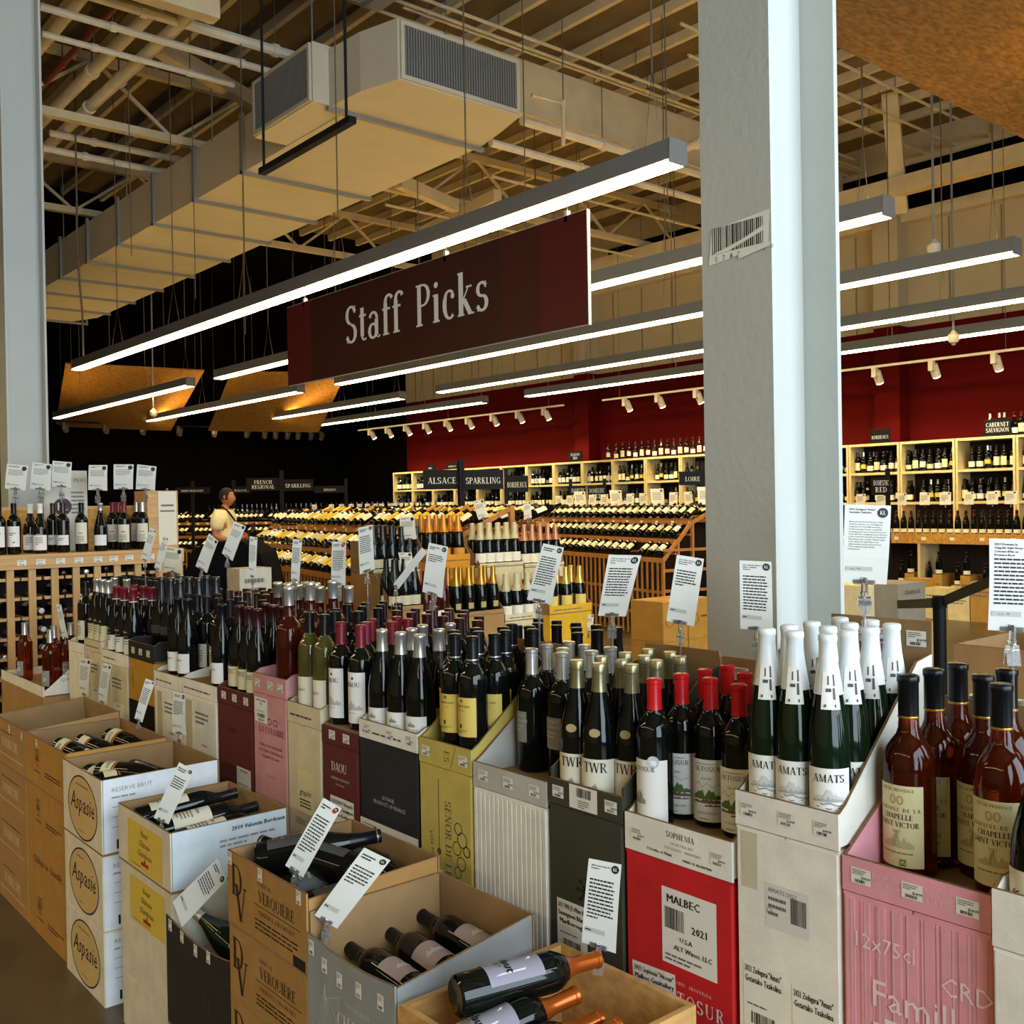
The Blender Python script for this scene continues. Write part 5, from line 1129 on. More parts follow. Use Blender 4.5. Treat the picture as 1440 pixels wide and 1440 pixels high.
# ================================================================== CARDS on clear clips
CARDS = []
def card(label, quad, dep, title=None, body=None, nbody=8, price=None, logo=True, tilt=(-.78, -.62), clip=1, red=False, tone=None, group='clipped description cards', logotext='K&L', stem=.85):
    cx = sum(q[0] for q in quad) / 4; cy = sum(q[1] for q in quad) / 4
    p0 = at_d(cx, cy, dep); n = Vector((*tilt, 0)).normalized()
    if abs(ray(cx, cy).dot(n)) < .3: n = -ray(cx, cy); n.z = 0; n.normalize()
    TL, TR, BR, BL = [on_plane(q[0], q[1], p0, n) for q in quad]
    base = (BL + BR) / 2
    t = thing('description_card', label, 'card', base, 0, group)
    TL, TR, BR, BL = [p - base for p in (TL, TR, BR, BL)]
    if (TR - TL).cross(TL - BL).dot(n) < 0: n = -n
    w = ((TR - TL).length + (BR - BL).length) / 2; h = ((TL - BL).length + (TR - BR).length) / 2
    bend = .006 * (w / .08)
    def S_(u, v, l=0.0):
        a, b = u / w, v / h
        p = (BL * (1 - a) + BR * a) * (1 - b) + (TL * (1 - a) + TR * a) * b
        return p + n * (l + bend * math.sin(math.pi * b) * 1.0)
    mb = MB(); m_ = 6; v = []; 
    for s_ in (0, -.0008):
        for i in range(m_ + 1): v += [S_(0, h * i / m_, s_), S_(w, h * i / m_, s_)]
    f = []
    for i in range(m_): a = 2 * i; f += [(a, a+1, a+3, a+2), (a + 2*m_ + 2, a + 2*m_ + 4, a + 2*m_ + 5, a + 2*m_ + 3)]
    mb.add(v, f).build('card_sheet', tone or WHITEPAPER, t)
    r = random.Random(int(cx * 7 + cy)); ik = Ink(); 
    def P_(s, hh_, u, vv, m=PRINT, b=.0, wm=.84):
        pl = sans(s, hh_, 'l', bold=b); k = min(1, w * wm / max(a for q in pl for a, _ in q)); ik.put(shift([[(a * k, c * k) for a, c in q] for q in pl], u, vv), m)
    small = w * h < .0022 or dep > 4
    if not nbody and not body: pass
    elif title: P_(title, h * .034, w * .1, h * .93, PRINT, .008, .58)
    else: ik.put(textlines(w*.1, w*.62, h*.88, h*.95, 2, r, .5), PRINT)
    if body: P_(body, h * .0235, w * .1, h * .775)
    elif nbody: ik.put(textlines(w*.1, w*.88, h*(.82 - nbody*.045), h*.8, nbody, r, .42), GREYPRINT if small else PRINT)
    if nbody or body: ik.put(rect(w*.06, w*.66, h*.16, h*.215), paper('b4b2aa'))
    if price: P_(price, h * .022, w * .1, h * .175, PRINT, .01)
    elif nbody: ik.put(textlines(w*.09, w*.3, h*.17, h*.205, 1, r), PRINT, .0004)
    ik.build('card_print', S_, t)
    if logo:
        lk = Ink(); rad = w * .115
        lk.put([disc(w*.83, h - rad * 1.5, rad, 18)], LOGO)
        if red: lk.put([disc(w*.78, h - rad * 2.3, rad, 18)], ink('a02a20'), .0004)
        if not small: lk.put(shift(serif('KL', rad * .75, .02)[0], w*.83, h - rad * 1.85), paper('e8e6de'), .0006)
        lk.build('card_logo', S_, t, .0009)
    if clip:
        up = (TL + TR - BL - BR).normalized(); sc = min(1.3, max(.5, w / .08))
        c = MB(); c.tube([up * .012 * sc + n * .003, -Vector((0, 0, .016)) * sc], .006 * sc, 8); c.tube([Vector((0, 0, -.016)) * sc, Vector((0, 0, -.024)) * sc], [.008 * sc, .006 * sc], 8)
        c.build('clip_knob', CLEAR, t, True)
        rt = (BR - BL).normalized(); q0 = Vector((0, 0, -.024)) * sc
        c = MB(); c.bar(q0, q0 + Vector((0, 0, -.035)) * sc + n * .012 * sc, .022 * sc, .0025, up=n); c.bar(q0, q0 + Vector((0, 0, -.035)) * sc - n * .012 * sc, .022 * sc, .0025, up=n)
        c.tube([q0 - rt * .012 * sc + Vector((0, 0, -.012)) * sc, q0 + rt * .012 * sc + Vector((0, 0, -.012)) * sc], .005 * sc, 8)
        c.build('clip_jaw', CLEAR, t)
        if base.z > 1.02 and dep > 1.5:
            MB().tube([q0, Vector((0, 0, stem - base.z))], .003, 6).build('clip_stem', CLEAR, t, True)
        c = MB(); c.add([S_(w*.25, -.002, .0015), S_(w*.75, -.002, .0015), S_(w*.75, h*.05, .0015), S_(w*.25, h*.05, .0015)], [(0, 1, 2, 3)]); c.build('clip_sleeve', CLEAR, t)
    return t
dx3 = lambda px, L=1.86: 1885 * L / (px + 497)
card('white card about the white-capped bottles, upright before the column edge', [(1188, 709), (1253, 711), (1247, 822), (1184, 819)], 1.95, '2021 Zudugarai "Amats"\nGetariako Txakolina', 'Amats is both the brand name of the\nTxakoli as well as one of Zudugarai\'s\nvineyards. It\'s a beautiful vineyard, a\nlovely sweeping concave is naturally\ngrowing green cover crops between the\nrows, with the Cantabrian Sea in full view\nto the north. Produced from Hondarribi\nZuri grapes, this is classic Txakoli: zippy,\ncrisp, tart green apple flavors are\nenlivened by a lovely spritz from the\nCO2 retained in tank during\nfermentation.', price='Price: $14.99')
card('white card about the amber-pink wine, at the right edge', [(1391, 757), (1462, 759), (1458, 889), (1389, 886)], 1.80, '2021 Domaine la\nChapelle Saint Victor\nCoteaux d\'Aix en\nProvence Ros\u00e9', None, nbody=12, price='Price: $14.99', logo=False)
card('pale card standing before the column', [(1040, 788), (1085, 790), (1087, 889), (1041, 884)], dx3(1060, 1.80), '2021 Sophenia "Altosur"\nMalbec Gualtallary\nArgentina', nbody=12)
card('leaning card left of the column, before the brown cartons', [(952, 780), (990, 786), (976, 881), (937, 873)], dx3(965), '2021 TWR (Te Whare\nRa) Sauvignon Blanc\nMarlborough', nbody=6)
card('leaning card before the right slatted rack, nearest the column but one', [(856, 780), (902, 781), (880, 867), (841, 866)], dx3(870), '2020 Les Vignerons de\nFlorac Coteaux de\nRouge', nbody=11)
card('tilted card before the yellow carton of gold-necked bottles', [(764, 764), (793, 770), (775, 850), (741, 843)], dx3(768), None, nbody=12)
card('tilted card before the orange carton', [(603, 763), (630, 769), (622, 841), (594, 832)], dx3(612), None, nbody=4)
card('narrow card tilted before the left rack, over the pink-necked bottles', [(504, 742), (524, 738), (527, 800), (506, 808)], dx3(515), None, nbody=9)
card('narrow card with a red mark before the left rack', [(467, 762), (487, 761), (486, 823), (466, 822)], dx3(476), None, nbody=11, red=True)
card('narrow card edge-on before the left rack, between the man and the red-marked card', [(412, 758), (425, 759), (421, 818), (409, 815)], dx3(417), None, nbody=9)
card('very narrow card edge-on right of the man', [(351, 754), (362, 756), (360, 813), (350, 810)], dx3(356), None, nbody=10)
card('card tilted over the man\'s bottles', [(330, 733), (346, 740), (327, 789), (312, 778)], dx3(329, 1.9), None, nbody=5)
card('card tilted in front of the man, lower one', [(294, 750), (307, 761), (291, 806), (275, 796)], dx3(290, 1.9), None, nbody=4)
card('tilted card by the wooden box, front one', [(211, 742), (220, 746), (210, 791), (198, 786)], dx3(210, 1.9), None, nbody=6)
card('tilted narrow card by the wooden box, behind the front one', [(230, 753), (237, 757), (226, 803), (217, 798)], dx3(227, 1.9), None, nbody=6)
card('square cream card standing at the corner of the slat rack', [(233, 768), (257, 772), (256, 807), (229, 804)], dx3(243, 2.04), None, nbody=6, tone=LC)
card('narrow curved card by the lone dark bottle', [(79, 850), (86, 850), (96, 897), (88, 899)], dx3(87, 1.58), None, nbody=6)
card('long card hanging on the cream carton front, left one', [(113, 925), (128, 928), (125, 979), (112, 976)], dx3(120, 1.50), None, nbody=9, tilt=(-.95, -.3))
card('long card hanging on the cream carton front with red heading', [(145, 932), (157, 936), (150, 991), (138, 985)], dx3(148, 1.50), None, nbody=10, tilt=(-.95, -.3))
card('tilted card on the ochre carton before the mustard one', [(205, 954), (218, 959), (200, 1016), (189, 1010)], dx3(203, 1.36), None, nbody=9)
card('long card leaning on the cream carton behind the emblem carton', [(244, 972), (261, 976), (262, 1034), (243, 1030)], dx3(252, 1.45), None, nbody=8, tilt=(-.95, -.3))
card('tilted card over the bottles of the yellow-square carton', [(252, 1072), (273, 1084), (237, 1159), (216, 1150)], dx3(243, 1.10), None, nbody=5)
card('strongly tilted card over the black carton', [(306, 1207), (319, 1237), (256, 1304), (243, 1268)], dx3(280, 1.08), None, nbody=6, clip=0)
card('tilted card with a red mark over the monogram carton', [(455, 1122), (480, 1137), (426, 1234), (401, 1217)], dx3(440, 1.13), None, nbody=12, red=True)
card('tilted card over the silver-grey carton', [(512, 1192), (549, 1210), (474, 1306), (442, 1287)], dx3(495, 1.12), None, nbody=6)
card('long card clipped upright before the olive-green carton', [(828, 1207), (874, 1216), (866, 1341), (818, 1325)], 1.98, '2021 Daniel Turk, DV\nSauvignon', nbody=11, tilt=(-.85, -.5))
card('thin card seen nearly edge-on between the two middle cards', [(593, 770), (601, 776), (560, 829), (553, 822)], dx3(577, 2.0), None, nbody=0, logo=False)
FWD = Vector((.645, .764, 0))
def dep_y(px, y): return (at_y(px, 712, y) - C0).dot(FWD)
# ================================================================== END RACK at the left (slat rack with upright bottles on top)
YR = 6.4
rx0, rx1 = 1.2, x_at(255, YR)
rk = thing('slat_rack', 'pine slat bottle rack with upright bottles on its top board', 'bottle rack', (0, YR, 0))
ztop = at_y(128, 776, YR).z
MB().box(rx0, rx1, -.03, .50, ztop - .02, ztop).build('top_board', PINE_X, rk)
MB().box(rx0, rx1, -.03, -.008, ztop - .085, ztop - .021).build('front_rail', PINE_X, rk)
for px in (-18, 12, 43, 75, 105, 135, 163, 192, 222):
    x = x_at(px, YR)
    MB().box(x - .02, x + .02, -.008, .012, .02, ztop - .086).build('slat', PINE, rk)
    for z in [ztop - .145 - .115 * k for k in range(9)]:
        MB().box(x - .055, x + .055, .0125, .03, z - .009, z + .009).build('bottle_rest', PINE, rk)
        MB().box(x - .045, x - .03, .0305, .46, z - .009, z + .009).build('runner', PINE, rk)
MB().box(rx0, rx1, .46, .475, .0, ztop - .021).build('back_panel', RECESS_SHADE, rk)
MB().box(rx0, rx0 + .02, -.008, .46, 0, ztop - .021).build('end_panel', PINE, rk); MB().box(rx1 - .02, rx1, -.008, .46, 0, ztop - .021).build('end_panel', PINE, rk)
for k, px in enumerate((24, 51, 79, 105, 132, 154, 176, 206)):
    x = at_y(px, 788, YR - .03).x
    tk = Ink(); sticker_ink(tk, 0, 0, .05, .032, 400 + k); tk.build('price_ticket', flat((x, -.031, ztop - .062), (1, 0, 0), (0, 0, 1)), rk)
PC = MB().box(0, 1, 0, 1, 0, 1)
# board behind the upright bottles and the tall wooden box
t = thing('backing_board', 'low particle board standing behind the rack-top bottles', 'board', (0, YR + .36, ztop))
xa, xb = x_at(0, YR + .36), x_at(222, YR + .36)
MB().box(xa, xb, 0, .018, 0, at_y(100, 712, YR + .36).z - ztop).build('board_face', OSB2, t); MB().box(xa, xb, -.002, .0, at_y(100, 712, YR + .36).z - ztop - .02, at_y(100, 712, YR + .36).z - ztop).build('board_edge', PINE_X, t)
bx0, bx1 = x_at(207, YR + .1), x_at(250, YR + .1); bz = at_y(230, 690, YR + .1).z
t = thing('wooden_box', 'tall wooden wine box with a cream lid standing at the rack end', 'box', (bx0, YR + .1, ztop))
MB().box(0, bx1 - bx0, 0, .22, 0, bz - ztop).build('box_case', PINE_X, t); lx = x_at(222, YR + .1) - bx0
MB().box(lx, bx1 - bx0 - .012, -.006, -.0005, .02, bz - ztop - .006).build('box_lid', LC, t)
wl = bx1 - bx0 - .012 - lx; ik = Ink(); ik.put(rect(wl*.15, wl*.85, .27, .282), GREYPRINT); ik.put(rect(wl*.1, wl*.9, .235, .245), GREYPRINT); ik.put([disc(wl*.5, .38, .008, 10)], GREYPRINT); ik.build('box_print', flat((lx, -.0065, 0), (1, 0, 0), (0, 0, 1)), t)
# notice sheet with a round black emblem behind the bottles
nz0, nz1 = at_y(120, 712, YR + .33).z, at_y(120, 662, YR + .33).z; nx0, nx1 = x_at(62, YR + .33), x_at(123, YR + .33)
t = thing('notice_sheet', 'pale notice sheet with a round black emblem behind the rack-top bottles', 'notice', (nx0, YR + .33, ztop))
MB().box(0, nx1 - nx0, 0, .006, 0, nz1 - ztop).build('sheet', paper('c9c7bc'), t)
ik = Ink(); wN, hN = nx1 - nx0, nz1 - ztop
ik.put([disc(wN*.42, hN*.55, .055, 20)], LOGO); ik.put(shift(serif('KL', .045, .02)[0], wN*.42, hN*.55 - .022), paper('d8d6cc'), .0005); ik.put(shift(serif('STAFF PICKS', .022, .05)[0], wN*.66, hN*.86), GREY2); ik.put(textlines(wN*.62, wN*.95, hN*.45, hN*.75, 6, rn), GREYPRINT)
ik.build('notice_print', flat((0, -.0005, 0), (1, 0, 0), (0, 0, 1)), t)
# upright bottles on the rack top
FACE_Y = R(62)
for k, (px, st, dy, ds) in enumerate(((-2, 'rt_gallery', .10, 'white-labelled dark bottle cut by the picture edge'), (19, 'rt_gallery', .10, 'dark bottle with white square label'), (42, 'rt_arch', .22, 'white-capped bottle behind the arched-label one'), (56, 'rt_arch', .08, 'white-capped bottle with arched label'), (74, 'rt_red', .24, 'bottle behind the red-and-white label'), (88, 'rt_red', .10, 'brown-capped bottle with red and white label'), (114, 'rt_cream', .10, 'black-capped bottle with tall cream label'), (141, 'rt_pinot', .09, 'round-shouldered bottle with low white label'), (158, 'rt_tall', .26, 'wine-red-capped bottle, left of three'), (166, 'rt_tall', .34, 'wine-red-capped bottle, middle of three'), (174, 'rt_tall', .10, 'wine-red-capped bottle with cream label, front of three'), (192, 'rt_chateau', .26, 'silver-capped bottle behind the last one'), (200, 'rt_chateau', .10, 'silver-capped bottle with tall cream label'))):
    y = YR + dy; put(st, M_at(x_at(px, y), y, ztop, FACE_Y), ds + ', on the slat rack', 'bottles on the slat rack top')
rl = Matrix.Rotation(R(90), 4, 'X')
k = 0
for px, py, st in ((59, 859, 'rt_arch'), (62, 885, 'rt_arch'), (63, 911, 'rt_arch'), (90, 806, 'plain_maroon'), (122, 804, 'plain_silver'), (91, 832, 'plain_maroon'), (123, 830, 'plain_silver'), (93, 858, 'plain_maroon'), (150, 800, 'plain_dark'), (20, 858, 'plain_dark'), (8, 925, 'corner_rose'), (30, 918, 'plain_maroon')):
    p = at_y(px, py, YR + .02)
    put(st, M_lie((p.x, p.y + .3, p.z), (0, -1, 0)), 'bottle lying neck-out in the slat rack, %s from the marked column' % ORD[k], 'bottles lying in the slat rack'); k += 1
for k, q in enumerate((((10, 652), (40, 655), (36, 690), (7, 687)), ((46, 650), (73, 653), (71, 690), (42, 687)), ((74, 648), (101, 650), (100, 686), (73, 684)), ((125, 654), (151, 654), (151, 690), (124, 689)), ((160, 653), (188, 653), (187, 688), (160, 688)), ((193, 653), (220, 656), (218, 690), (191, 688)))):
    card('white card over the rack-top bottles, %s from the picture edge' % ORD[k], q, dep_y((q[2][0] + q[3][0]) / 2, YR + .10), None, nbody=6, tilt=(-.45, -.9), clip=1, stem=1.48)

# ================================================================== helper for small far bottles
FARB = {}
def far_proto(key, prof, glass, capm, labm, name, capz=.236, lab=(.03, .13), seg=8, half=70, foilz=None):
    P = [p for i, p in enumerate(PROF[prof][0]) if i in (0, 1, 4, 5, 7, 9, 11, 12)] if len(PROF[prof][0]) > 13 else PROF[prof][0]
    P = PROF[prof][0][1:2] + PROF[prof][0][3:]
    P = P[:1] + P[1:-4:2] + P[-2:-1]
    o = MB().lathe(P, seg).build(name, glass, None, True); COL.objects.unlink(o)
    full = PROF[prof][0]
    mb = MB(); pr = [(prof_r(full, capz) + .001, capz), (prof_r(full, (capz + full[-1][1]) / 2) + .001, (capz + full[-1][1]) / 2), (full[-1][0] + .0015, full[-1][1] - .002), (full[-1][0] - .003, full[-1][1] + .002)]
    c = mb.lathe(pr, seg).build('capsule', capm, o, True); COL.objects.unlink(c); kid(o, c)
    if labm:
        mb = MB(); v = []; n = 6
        for z in lab:
            rr = PROF[prof][2] + .0025
            for j in range(n + 1): a = R(-half + 2*half*j/n); v.append((-rr*math.cos(a), -rr*math.sin(a), z))
        l = mb.add(v, [(j, j+1, j+n+2, j+n+1) for j in range(n)]).build('label', labm, o, True); COL.objects.unlink(l); kid(o, l)
    ST[key] = o; return o
FL = [paper('efe6c4'), paper('f1ead2'), paper('e9dcaa'), paper('d8b52e'), paper('cfc6a4')]
for i, m in enumerate(FL):
    far_proto('rk%d' % i, ('bordeaux', 'burgundy', 'bordeaux', 'flute', 'burgundy')[i], GLASSBLACK, (BLACKCAP, WINECAP, MAROONCAP, GOLD, BLACKCAP)[i], m, 'wine_bottle', lab=(.04, .14) if i != 3 else (.02, .15))
    far_proto('wk%d' % i, ('bordeaux', 'burgundy', 'bordeaux', 'flute', 'burgundy')[i], GLASSBLACK, (BLACKCAP, WINECAP, GOLD, GOLD, SILVER)[i], m, 'left_rack_bottle', lab=(.04, .15) if i != 3 else (.02, .17))
    far_proto('sh%d' % i, ('bordeaux', 'burgundy', 'bordeaux', 'bordeaux', 'burgundy')[i], GLASSBLACK, (BLACKCAP, WINECAP, MAROONCAP, SILVER, BLACKCAP)[i], m, 'shelf_bottle', lab=((.05, .13), (.03, .10), (.04, .15), (.06, .12), (.03, .09))[i])
far_proto('led', 'burgundy', GLASSBLACK, WINECAP, FL[0], 'shelf_bottle', lab=(.012, .06))
far_proto('led2', 'burgundy', GLASSBLACK, BLACKCAP, FL[2], 'shelf_bottle', lab=(.012, .06))
# distant bottles that are too many to pick apart: one object
class Mass:
    def __init__(self): self.mb = MB(); self.mats = [GLASSBLACK] + FL + [MAROONCAP]
    def bottle(self, M, lab, z0=.04, z1=.14, seg=6, flutes=False):
        P = [(.036, 0), (.037, .18), (.030, .21), (.016, .235), (.015, .30)]
        b = MB().lathe(P, seg); self.mb.add([M @ Vector(v) for v in b.v], b.f, 0)
        v = []; n = 3
        for z in (z0, z1):
            for j in range(n + 1): a = R(-65 + 130*j/n); v.append(M @ Vector((-.041*math.cos(a), -.041*math.sin(a), z)))
        self.mb.add(v, [(j, j+1, j+n+2, j+n+1) for j in range(n)], 1 + lab)
    def build(self, name, label):
        o = self.mb.build(name, self.mats); o['kind'] = 'stuff'; o['label'] = label; o['category'] = 'bottles'; return o
mass = Mass()

# ================================================================== TIERED RACKS
def tiered(label, p0, p1, short, tiers, proto, pitch=.165, skip=.06, massrows=0, lattice=True, right_end=True, step=.2, group=None, nomass=True, indiv=True, axis=(.995, .02)):
    """Stepped display rack; front runs from P0 (near end) to P1 (far end); v points into the rack."""
    p0, p1 = Vector((*p0, 0)), Vector((*p1, 0)); L = (p1 - p0).length; u = (p1 - p0).normalized(); v = Vector((u.y, -u.x, 0))
    rz = math.atan2(u.y, u.x)
    t = thing('tiered_rack', label, 'bottle rack', p0, rz)        # local x along the front, local -y into the rack
    D_ = step * (len(tiers) - 1) + .42
    va = Vector((*axis, 0)).normalized() if axis else v
    lv = lambda x, y, z: (x, -y, z)
    for k, z in enumerate(tiers):
        y0 = step * k
        MB().box(-.02, L + .02, -y0 - .02, -y0 + .0, z - .05, z).build('tier_rail', RACKWOOD, t)
        MB().box(-.02, L + .02, -y0 - .17, -y0 - .15, z + .035, z + .055).build('neck_rail', RACKWOOD, t)
        n = int(L / pitch); rs = random.Random(int(z * 1000) + int(L * 100))
        for i in range(n):     # price tags along the top tier rail
            if k == len(tiers) - 1 and i % 2 == 0: MB().box(i * pitch + .01, i * pitch + .06, -y0 + .0005, -y0 + .003, z - .045, z - .008).build('price_tag', FL[1], t)
        for i in range(n):
            if rs.random() < skip: continue
            x = (i + .5) * L / n; w = p0 + u * x + v * (y0 - .01); d = va * math.cos(R(27)) + Vector((0, 0, 1)) * math.sin(R(27))
            q = rs.choice(proto[k]); b = Vector((w.x, w.y, z + .046))
            if indiv: put(q, M_lie(b, d, R(rs.uniform(-14, 14))), 'bottle lying on the %s tier of the %s, %s from its %s end' % (('lower', 'middle', 'upper')[k] if len(tiers) == 3 else ORD[k], short, ORD[min(i, n - 1 - i)], 'near' if i <= n - 1 - i else 'far'), 'bottles on the %s' % short)
            else: mass.bottle(M_lie(b, d, R(rs.uniform(-14, 14))), int(q[2]))
    for r_ in range(massrows):
        y0 = step * (len(tiers) - 1) + .33 * (r_ + 1)
        for i in range(int(L / .1)):
            if rs.random() < .12: continue
            w = p0 + u * (i + .5) * .1 + v * y0; d = v * math.cos(R(18)) + Vector((0, 0, 1)) * math.sin(R(18))
            mass.bottle(M_lie(Vector((w.x, w.y, tiers[-1] + .06 + .05 * r_)), d, R(rs.uniform(-14, 14))), rs.choice((0, 1, 2, 3, 3)))
        MB().box(-.02, L + .02, -y0 - .12, -y0 - .0, tiers[-1] - .03 + .05 * r_, tiers[-1] + .012 + .05 * r_).build('neck_rail', RACKWOOD, t)
    for xe in ((-.02, .02), (L - .02, L + .02)):
        for k, z in enumerate(tiers):
            MB().box(xe[0] - .001, xe[1] + .001, -step*k - .022, -step*k + .002, 0, z).build('post', RACKWOOD, t)
            if k: MB().bar((sum(xe)/2, -step*(k-1) - .02, tiers[k-1] - .02), (sum(xe)/2, -step*k, z - .02), .03, .035).build('end_rail', RACKWOOD, t)
        MB().box(xe[0] - .001, xe[1] + .001, -D_ - .04, -D_, 0, tiers[-1] + .2).build('post', RACKWOOD, t)
        MB().bar((sum(xe)/2, -step*(len(tiers)-1) - .02, tiers[-1] - .02), (sum(xe)/2, -D_, tiers[-1] + .17), .03, .035).build('end_rail', RACKWOOD, t)
        for z in (.3, .52, .74, .96): MB().box(xe[0], xe[1], -D_, -.02, z, z + .03).build('end_rail', RACKWOOD, t)
    if lattice:
        n = int(L / .105)
        for i in range(n + 1):
            x = i * L / n; MB().box(x - .012, x + .012, -.018, -.002, .02, tiers[0] - .051).build('lattice_slat', RACKWOOD, t)
        for z in (.25, .5): MB().box(0, L, -.03, -.0185, z, z + .03).build('lattice_rail', RACKWOOD, t)
    MB().box(0, L, -.36, -.345, .0, tiers[0] - .06).build('rack_back', RECESS_SHADE, t)
    MB().box(0, L, -D_ + .01, -D_ + .03, .0, tiers[-1] - .02).build('rack_back', RECESS_SHADE, t)
    return t, p0, u, v
# right rack (its near end shows left of the near column)
bB0 = at_d(930, 712, 11.0); bB1 = at_d(700, 712, 15.0)
rB = tiered('tiered wooden rack of lying bottles, right one with its end frame showing', (bB0.x, bB0.y), (bB1.x, bB1.y), 'right tiered rack', (.89, 1.09, 1.29), [['rk0', 'rk1', 'rk2', 'rk0'], ['rk0', 'rk1', 'rk4', 'rk2'], ['rk0', 'rk1', 'rk1', 'rk2']], step=.19, massrows=1)
bA0 = at_d(585, 712, 7.9); bA1 = at_d(336, 712, 12.6)
rA = tiered('tiered wooden rack of lying white and yellow labelled bottles, left one by the man', (bA0.x, bA0.y), (bA1.x, bA1.y), 'left tiered rack', (.87, 1.08, 1.29), [['wk0', 'wk1', 'wk3', 'wk2'], ['wk0', 'wk1', 'wk3', 'wk4'], ['wk0', 'wk1', 'wk2', 'wk3']], step=.2, massrows=2)
# far rack along the black wall, behind the man
rF = tiered('long low rack of white-labelled bottles along the black wall behind the man', (at_d(600, 712, 17.2).x, at_d(600, 712, 17.2).y), (at_d(225, 712, 18.6).x, at_d(225, 712, 18.6).y), 'far rack', (.78, 1.02, 1.26), [['wk0', 'wk1']] * 3, step=.2, lattice=True, indiv=False, pitch=.1, axis=None)
cards_n = 0
# upright dark bottles and little cards at the back of the far rack
pF, uF, vF = rF[1], rF[2], rF[3]
for i in range(46):
    w = pF + uF * (.1 * i + .1) + vF * .72; 
    if w.z == 0: mass.bottle(M_at(w.x, w.y, 1.28, math.atan2(uF.y, uF.x) - R(90) + R(180)), 4, .03, .10)

# ---- small cards standing along rack tops
def minicard(label, p, w, h, rz, lean=.1, m=None):
    t = thing('price_card', label, 'card', p, rz, 'small cards on the racks')
    mb = MB().add([(-w/2, 0, 0), (w/2, 0, 0), (w/2, lean * h, h), (-w/2, lean * h, h), (-w/2, .002, 0), (w/2, .002, 0), (w/2, lean*h + .002, h), (-w/2, lean*h + .002, h)], [(0,1,2,3),(7,6,5,4),(0,4,5,1),(1,5,6,2),(2,6,7,3),(3,7,4,0)])
    mb.build('card_sheet', m or FL[1], t)
    MB().tube([(0, .004, -.035), (0, .003, .01)], .006, 6).build('clip', CLEAR, t)
    ik = Ink(); ik.put(textlines(-w*.38, w*.3, h*.3, h*.8, 5, random.Random(int(p[0]*1e4))), GREYPRINT); ik.put([disc(w*.32, h*.88, w*.09, 8)], LOGO); ik.build('card_print', flat((0, 0, 0), (1, 0, 0), (0, lean, 1)), t)
for k, px in enumerate((442, 466, 480, 494, 505, 517, 528, 537, 548, 556)):
    r_ = ray(px, 712); q0 = pF + vF * .62; dn = r_.x * uF.y - r_.y * uF.x
    s_ = (q0.y * r_.x - q0.x * r_.y) / -dn if dn else 0
    w = q0 + uF * s_
    minicard('small white card standing on the far rack, %s from the man' % ORD[k], (w.x, w.y, 1.40), .09, .15, R(-40 + 25 * math.sin(k * 3)))
pB, uB, vB = rB[1], rB[2], rB[3]
for k in range(12):
    w = pB + uB * (.25 + k * .33) + vB * .75; minicard('small cream card along the back of the right tiered rack, %s from its near end' % ORD[k], (w.x, w.y, 1.46), .10 if k % 3 else .17, .15 if k % 3 else .2, R(-40 + 20 * math.sin(k * 2.3)), .2)

# ================================================================== SECTION SIGNS on black posts
def section(label, text, quad, dep, post=None, small=False, lines=None):
    cx = sum(q[0] for q in quad)/4; cy = sum(q[1] for q in quad)/4
    p = at_d(cx, cy, dep); W_ = (quad[1][0] - quad[0][0]) / F_PX * dep; H_ = (quad[3][1] - quad[0][1]) / F_PX * dep
    t = thing('section_sign', label, 'sign', (p.x, p.y, p.z - H_/2), R(-40.2 + 6))
    MB().box(-W_/2, W_/2, 0, .02, 0, H_).build('sign_board', BLACKMETAL, t)
    ik = Ink(); rows_ = text.split('\n')
    for i, s in enumerate(rows_):
        pl, w = serif(s, H_ * (.34 if len(rows_) == 1 else .3), .06); sc = min(1, W_ * .86 / max(w, .01))
        pl = [[(a * sc, b) for a, b in q] for q in pl]; ik.put(shift(pl, 0, H_ * ((.30 if len(rows_) == 1 else .56 - .4 * i))), paper('d9d7cd'))
    ik.build('sign_lettering', flat((0, -.0008, 0), (1, 0, 0), (0, 0, 1)), t)
    for i, ppx in enumerate(post or ()):
        o = (ppx - cx) / F_PX * dep; MB().box(o - .025, o + .025, .021, .06, -(p.z - H_/2) if dep < 100 else 0, H_ + .12).build('sign_post', BLACKMETAL, t)
    MB().box(-W_/2, W_/2, .021, .035, H_ - .01, H_ + .01).build('sign_bar', BLACKMETAL, t)
section('black ALSACE section sign on a post before the cubby wall', 'ALSACE', [(595, 662), (648, 662), (648, 688), (595, 688)], 10.6, (647,))
section('black SPARKLING section sign on a post before the cubby wall', 'SPARKLING', [(651, 662), (708, 662), (708, 688), (651, 688)], 10.55, (650,))
section('black BORDEAUX section sign before the cubby wall', 'BORDEAUX', [(711, 670), (743, 670), (743, 692), (711, 692)], 14.6, (712,))
section('black LOIRE section sign left of the near column', 'LOIRE', [(955, 664), (993, 664), (993, 682), (955, 682)], 12.4, (990,))
section('black DOMESTIC RED section sign, left one of two in the cubbies', 'DOMESTIC\nRED', [(802, 684), (824, 684), (824, 704), (802, 704)], 16.2, (803,))
section('black DOMESTIC RED section sign, right one of two in the cubbies', 'DOMESTIC\nRED', [(827, 684), (852, 684), (852, 704), (827, 704)], 16.0, (851,))
section('black DOMESTIC RED section sign right of the near column', 'DOMESTIC\nRED', [(1226, 672), (1252, 672), (1252, 696), (1226, 696)], 13.4, (1251,))
section('black FRENCH REGIONAL section sign by the far rack', 'FRENCH\nREGIONAL', [(347, 673), (393, 673), (393, 690), (347, 690)], 15.2, (395,))
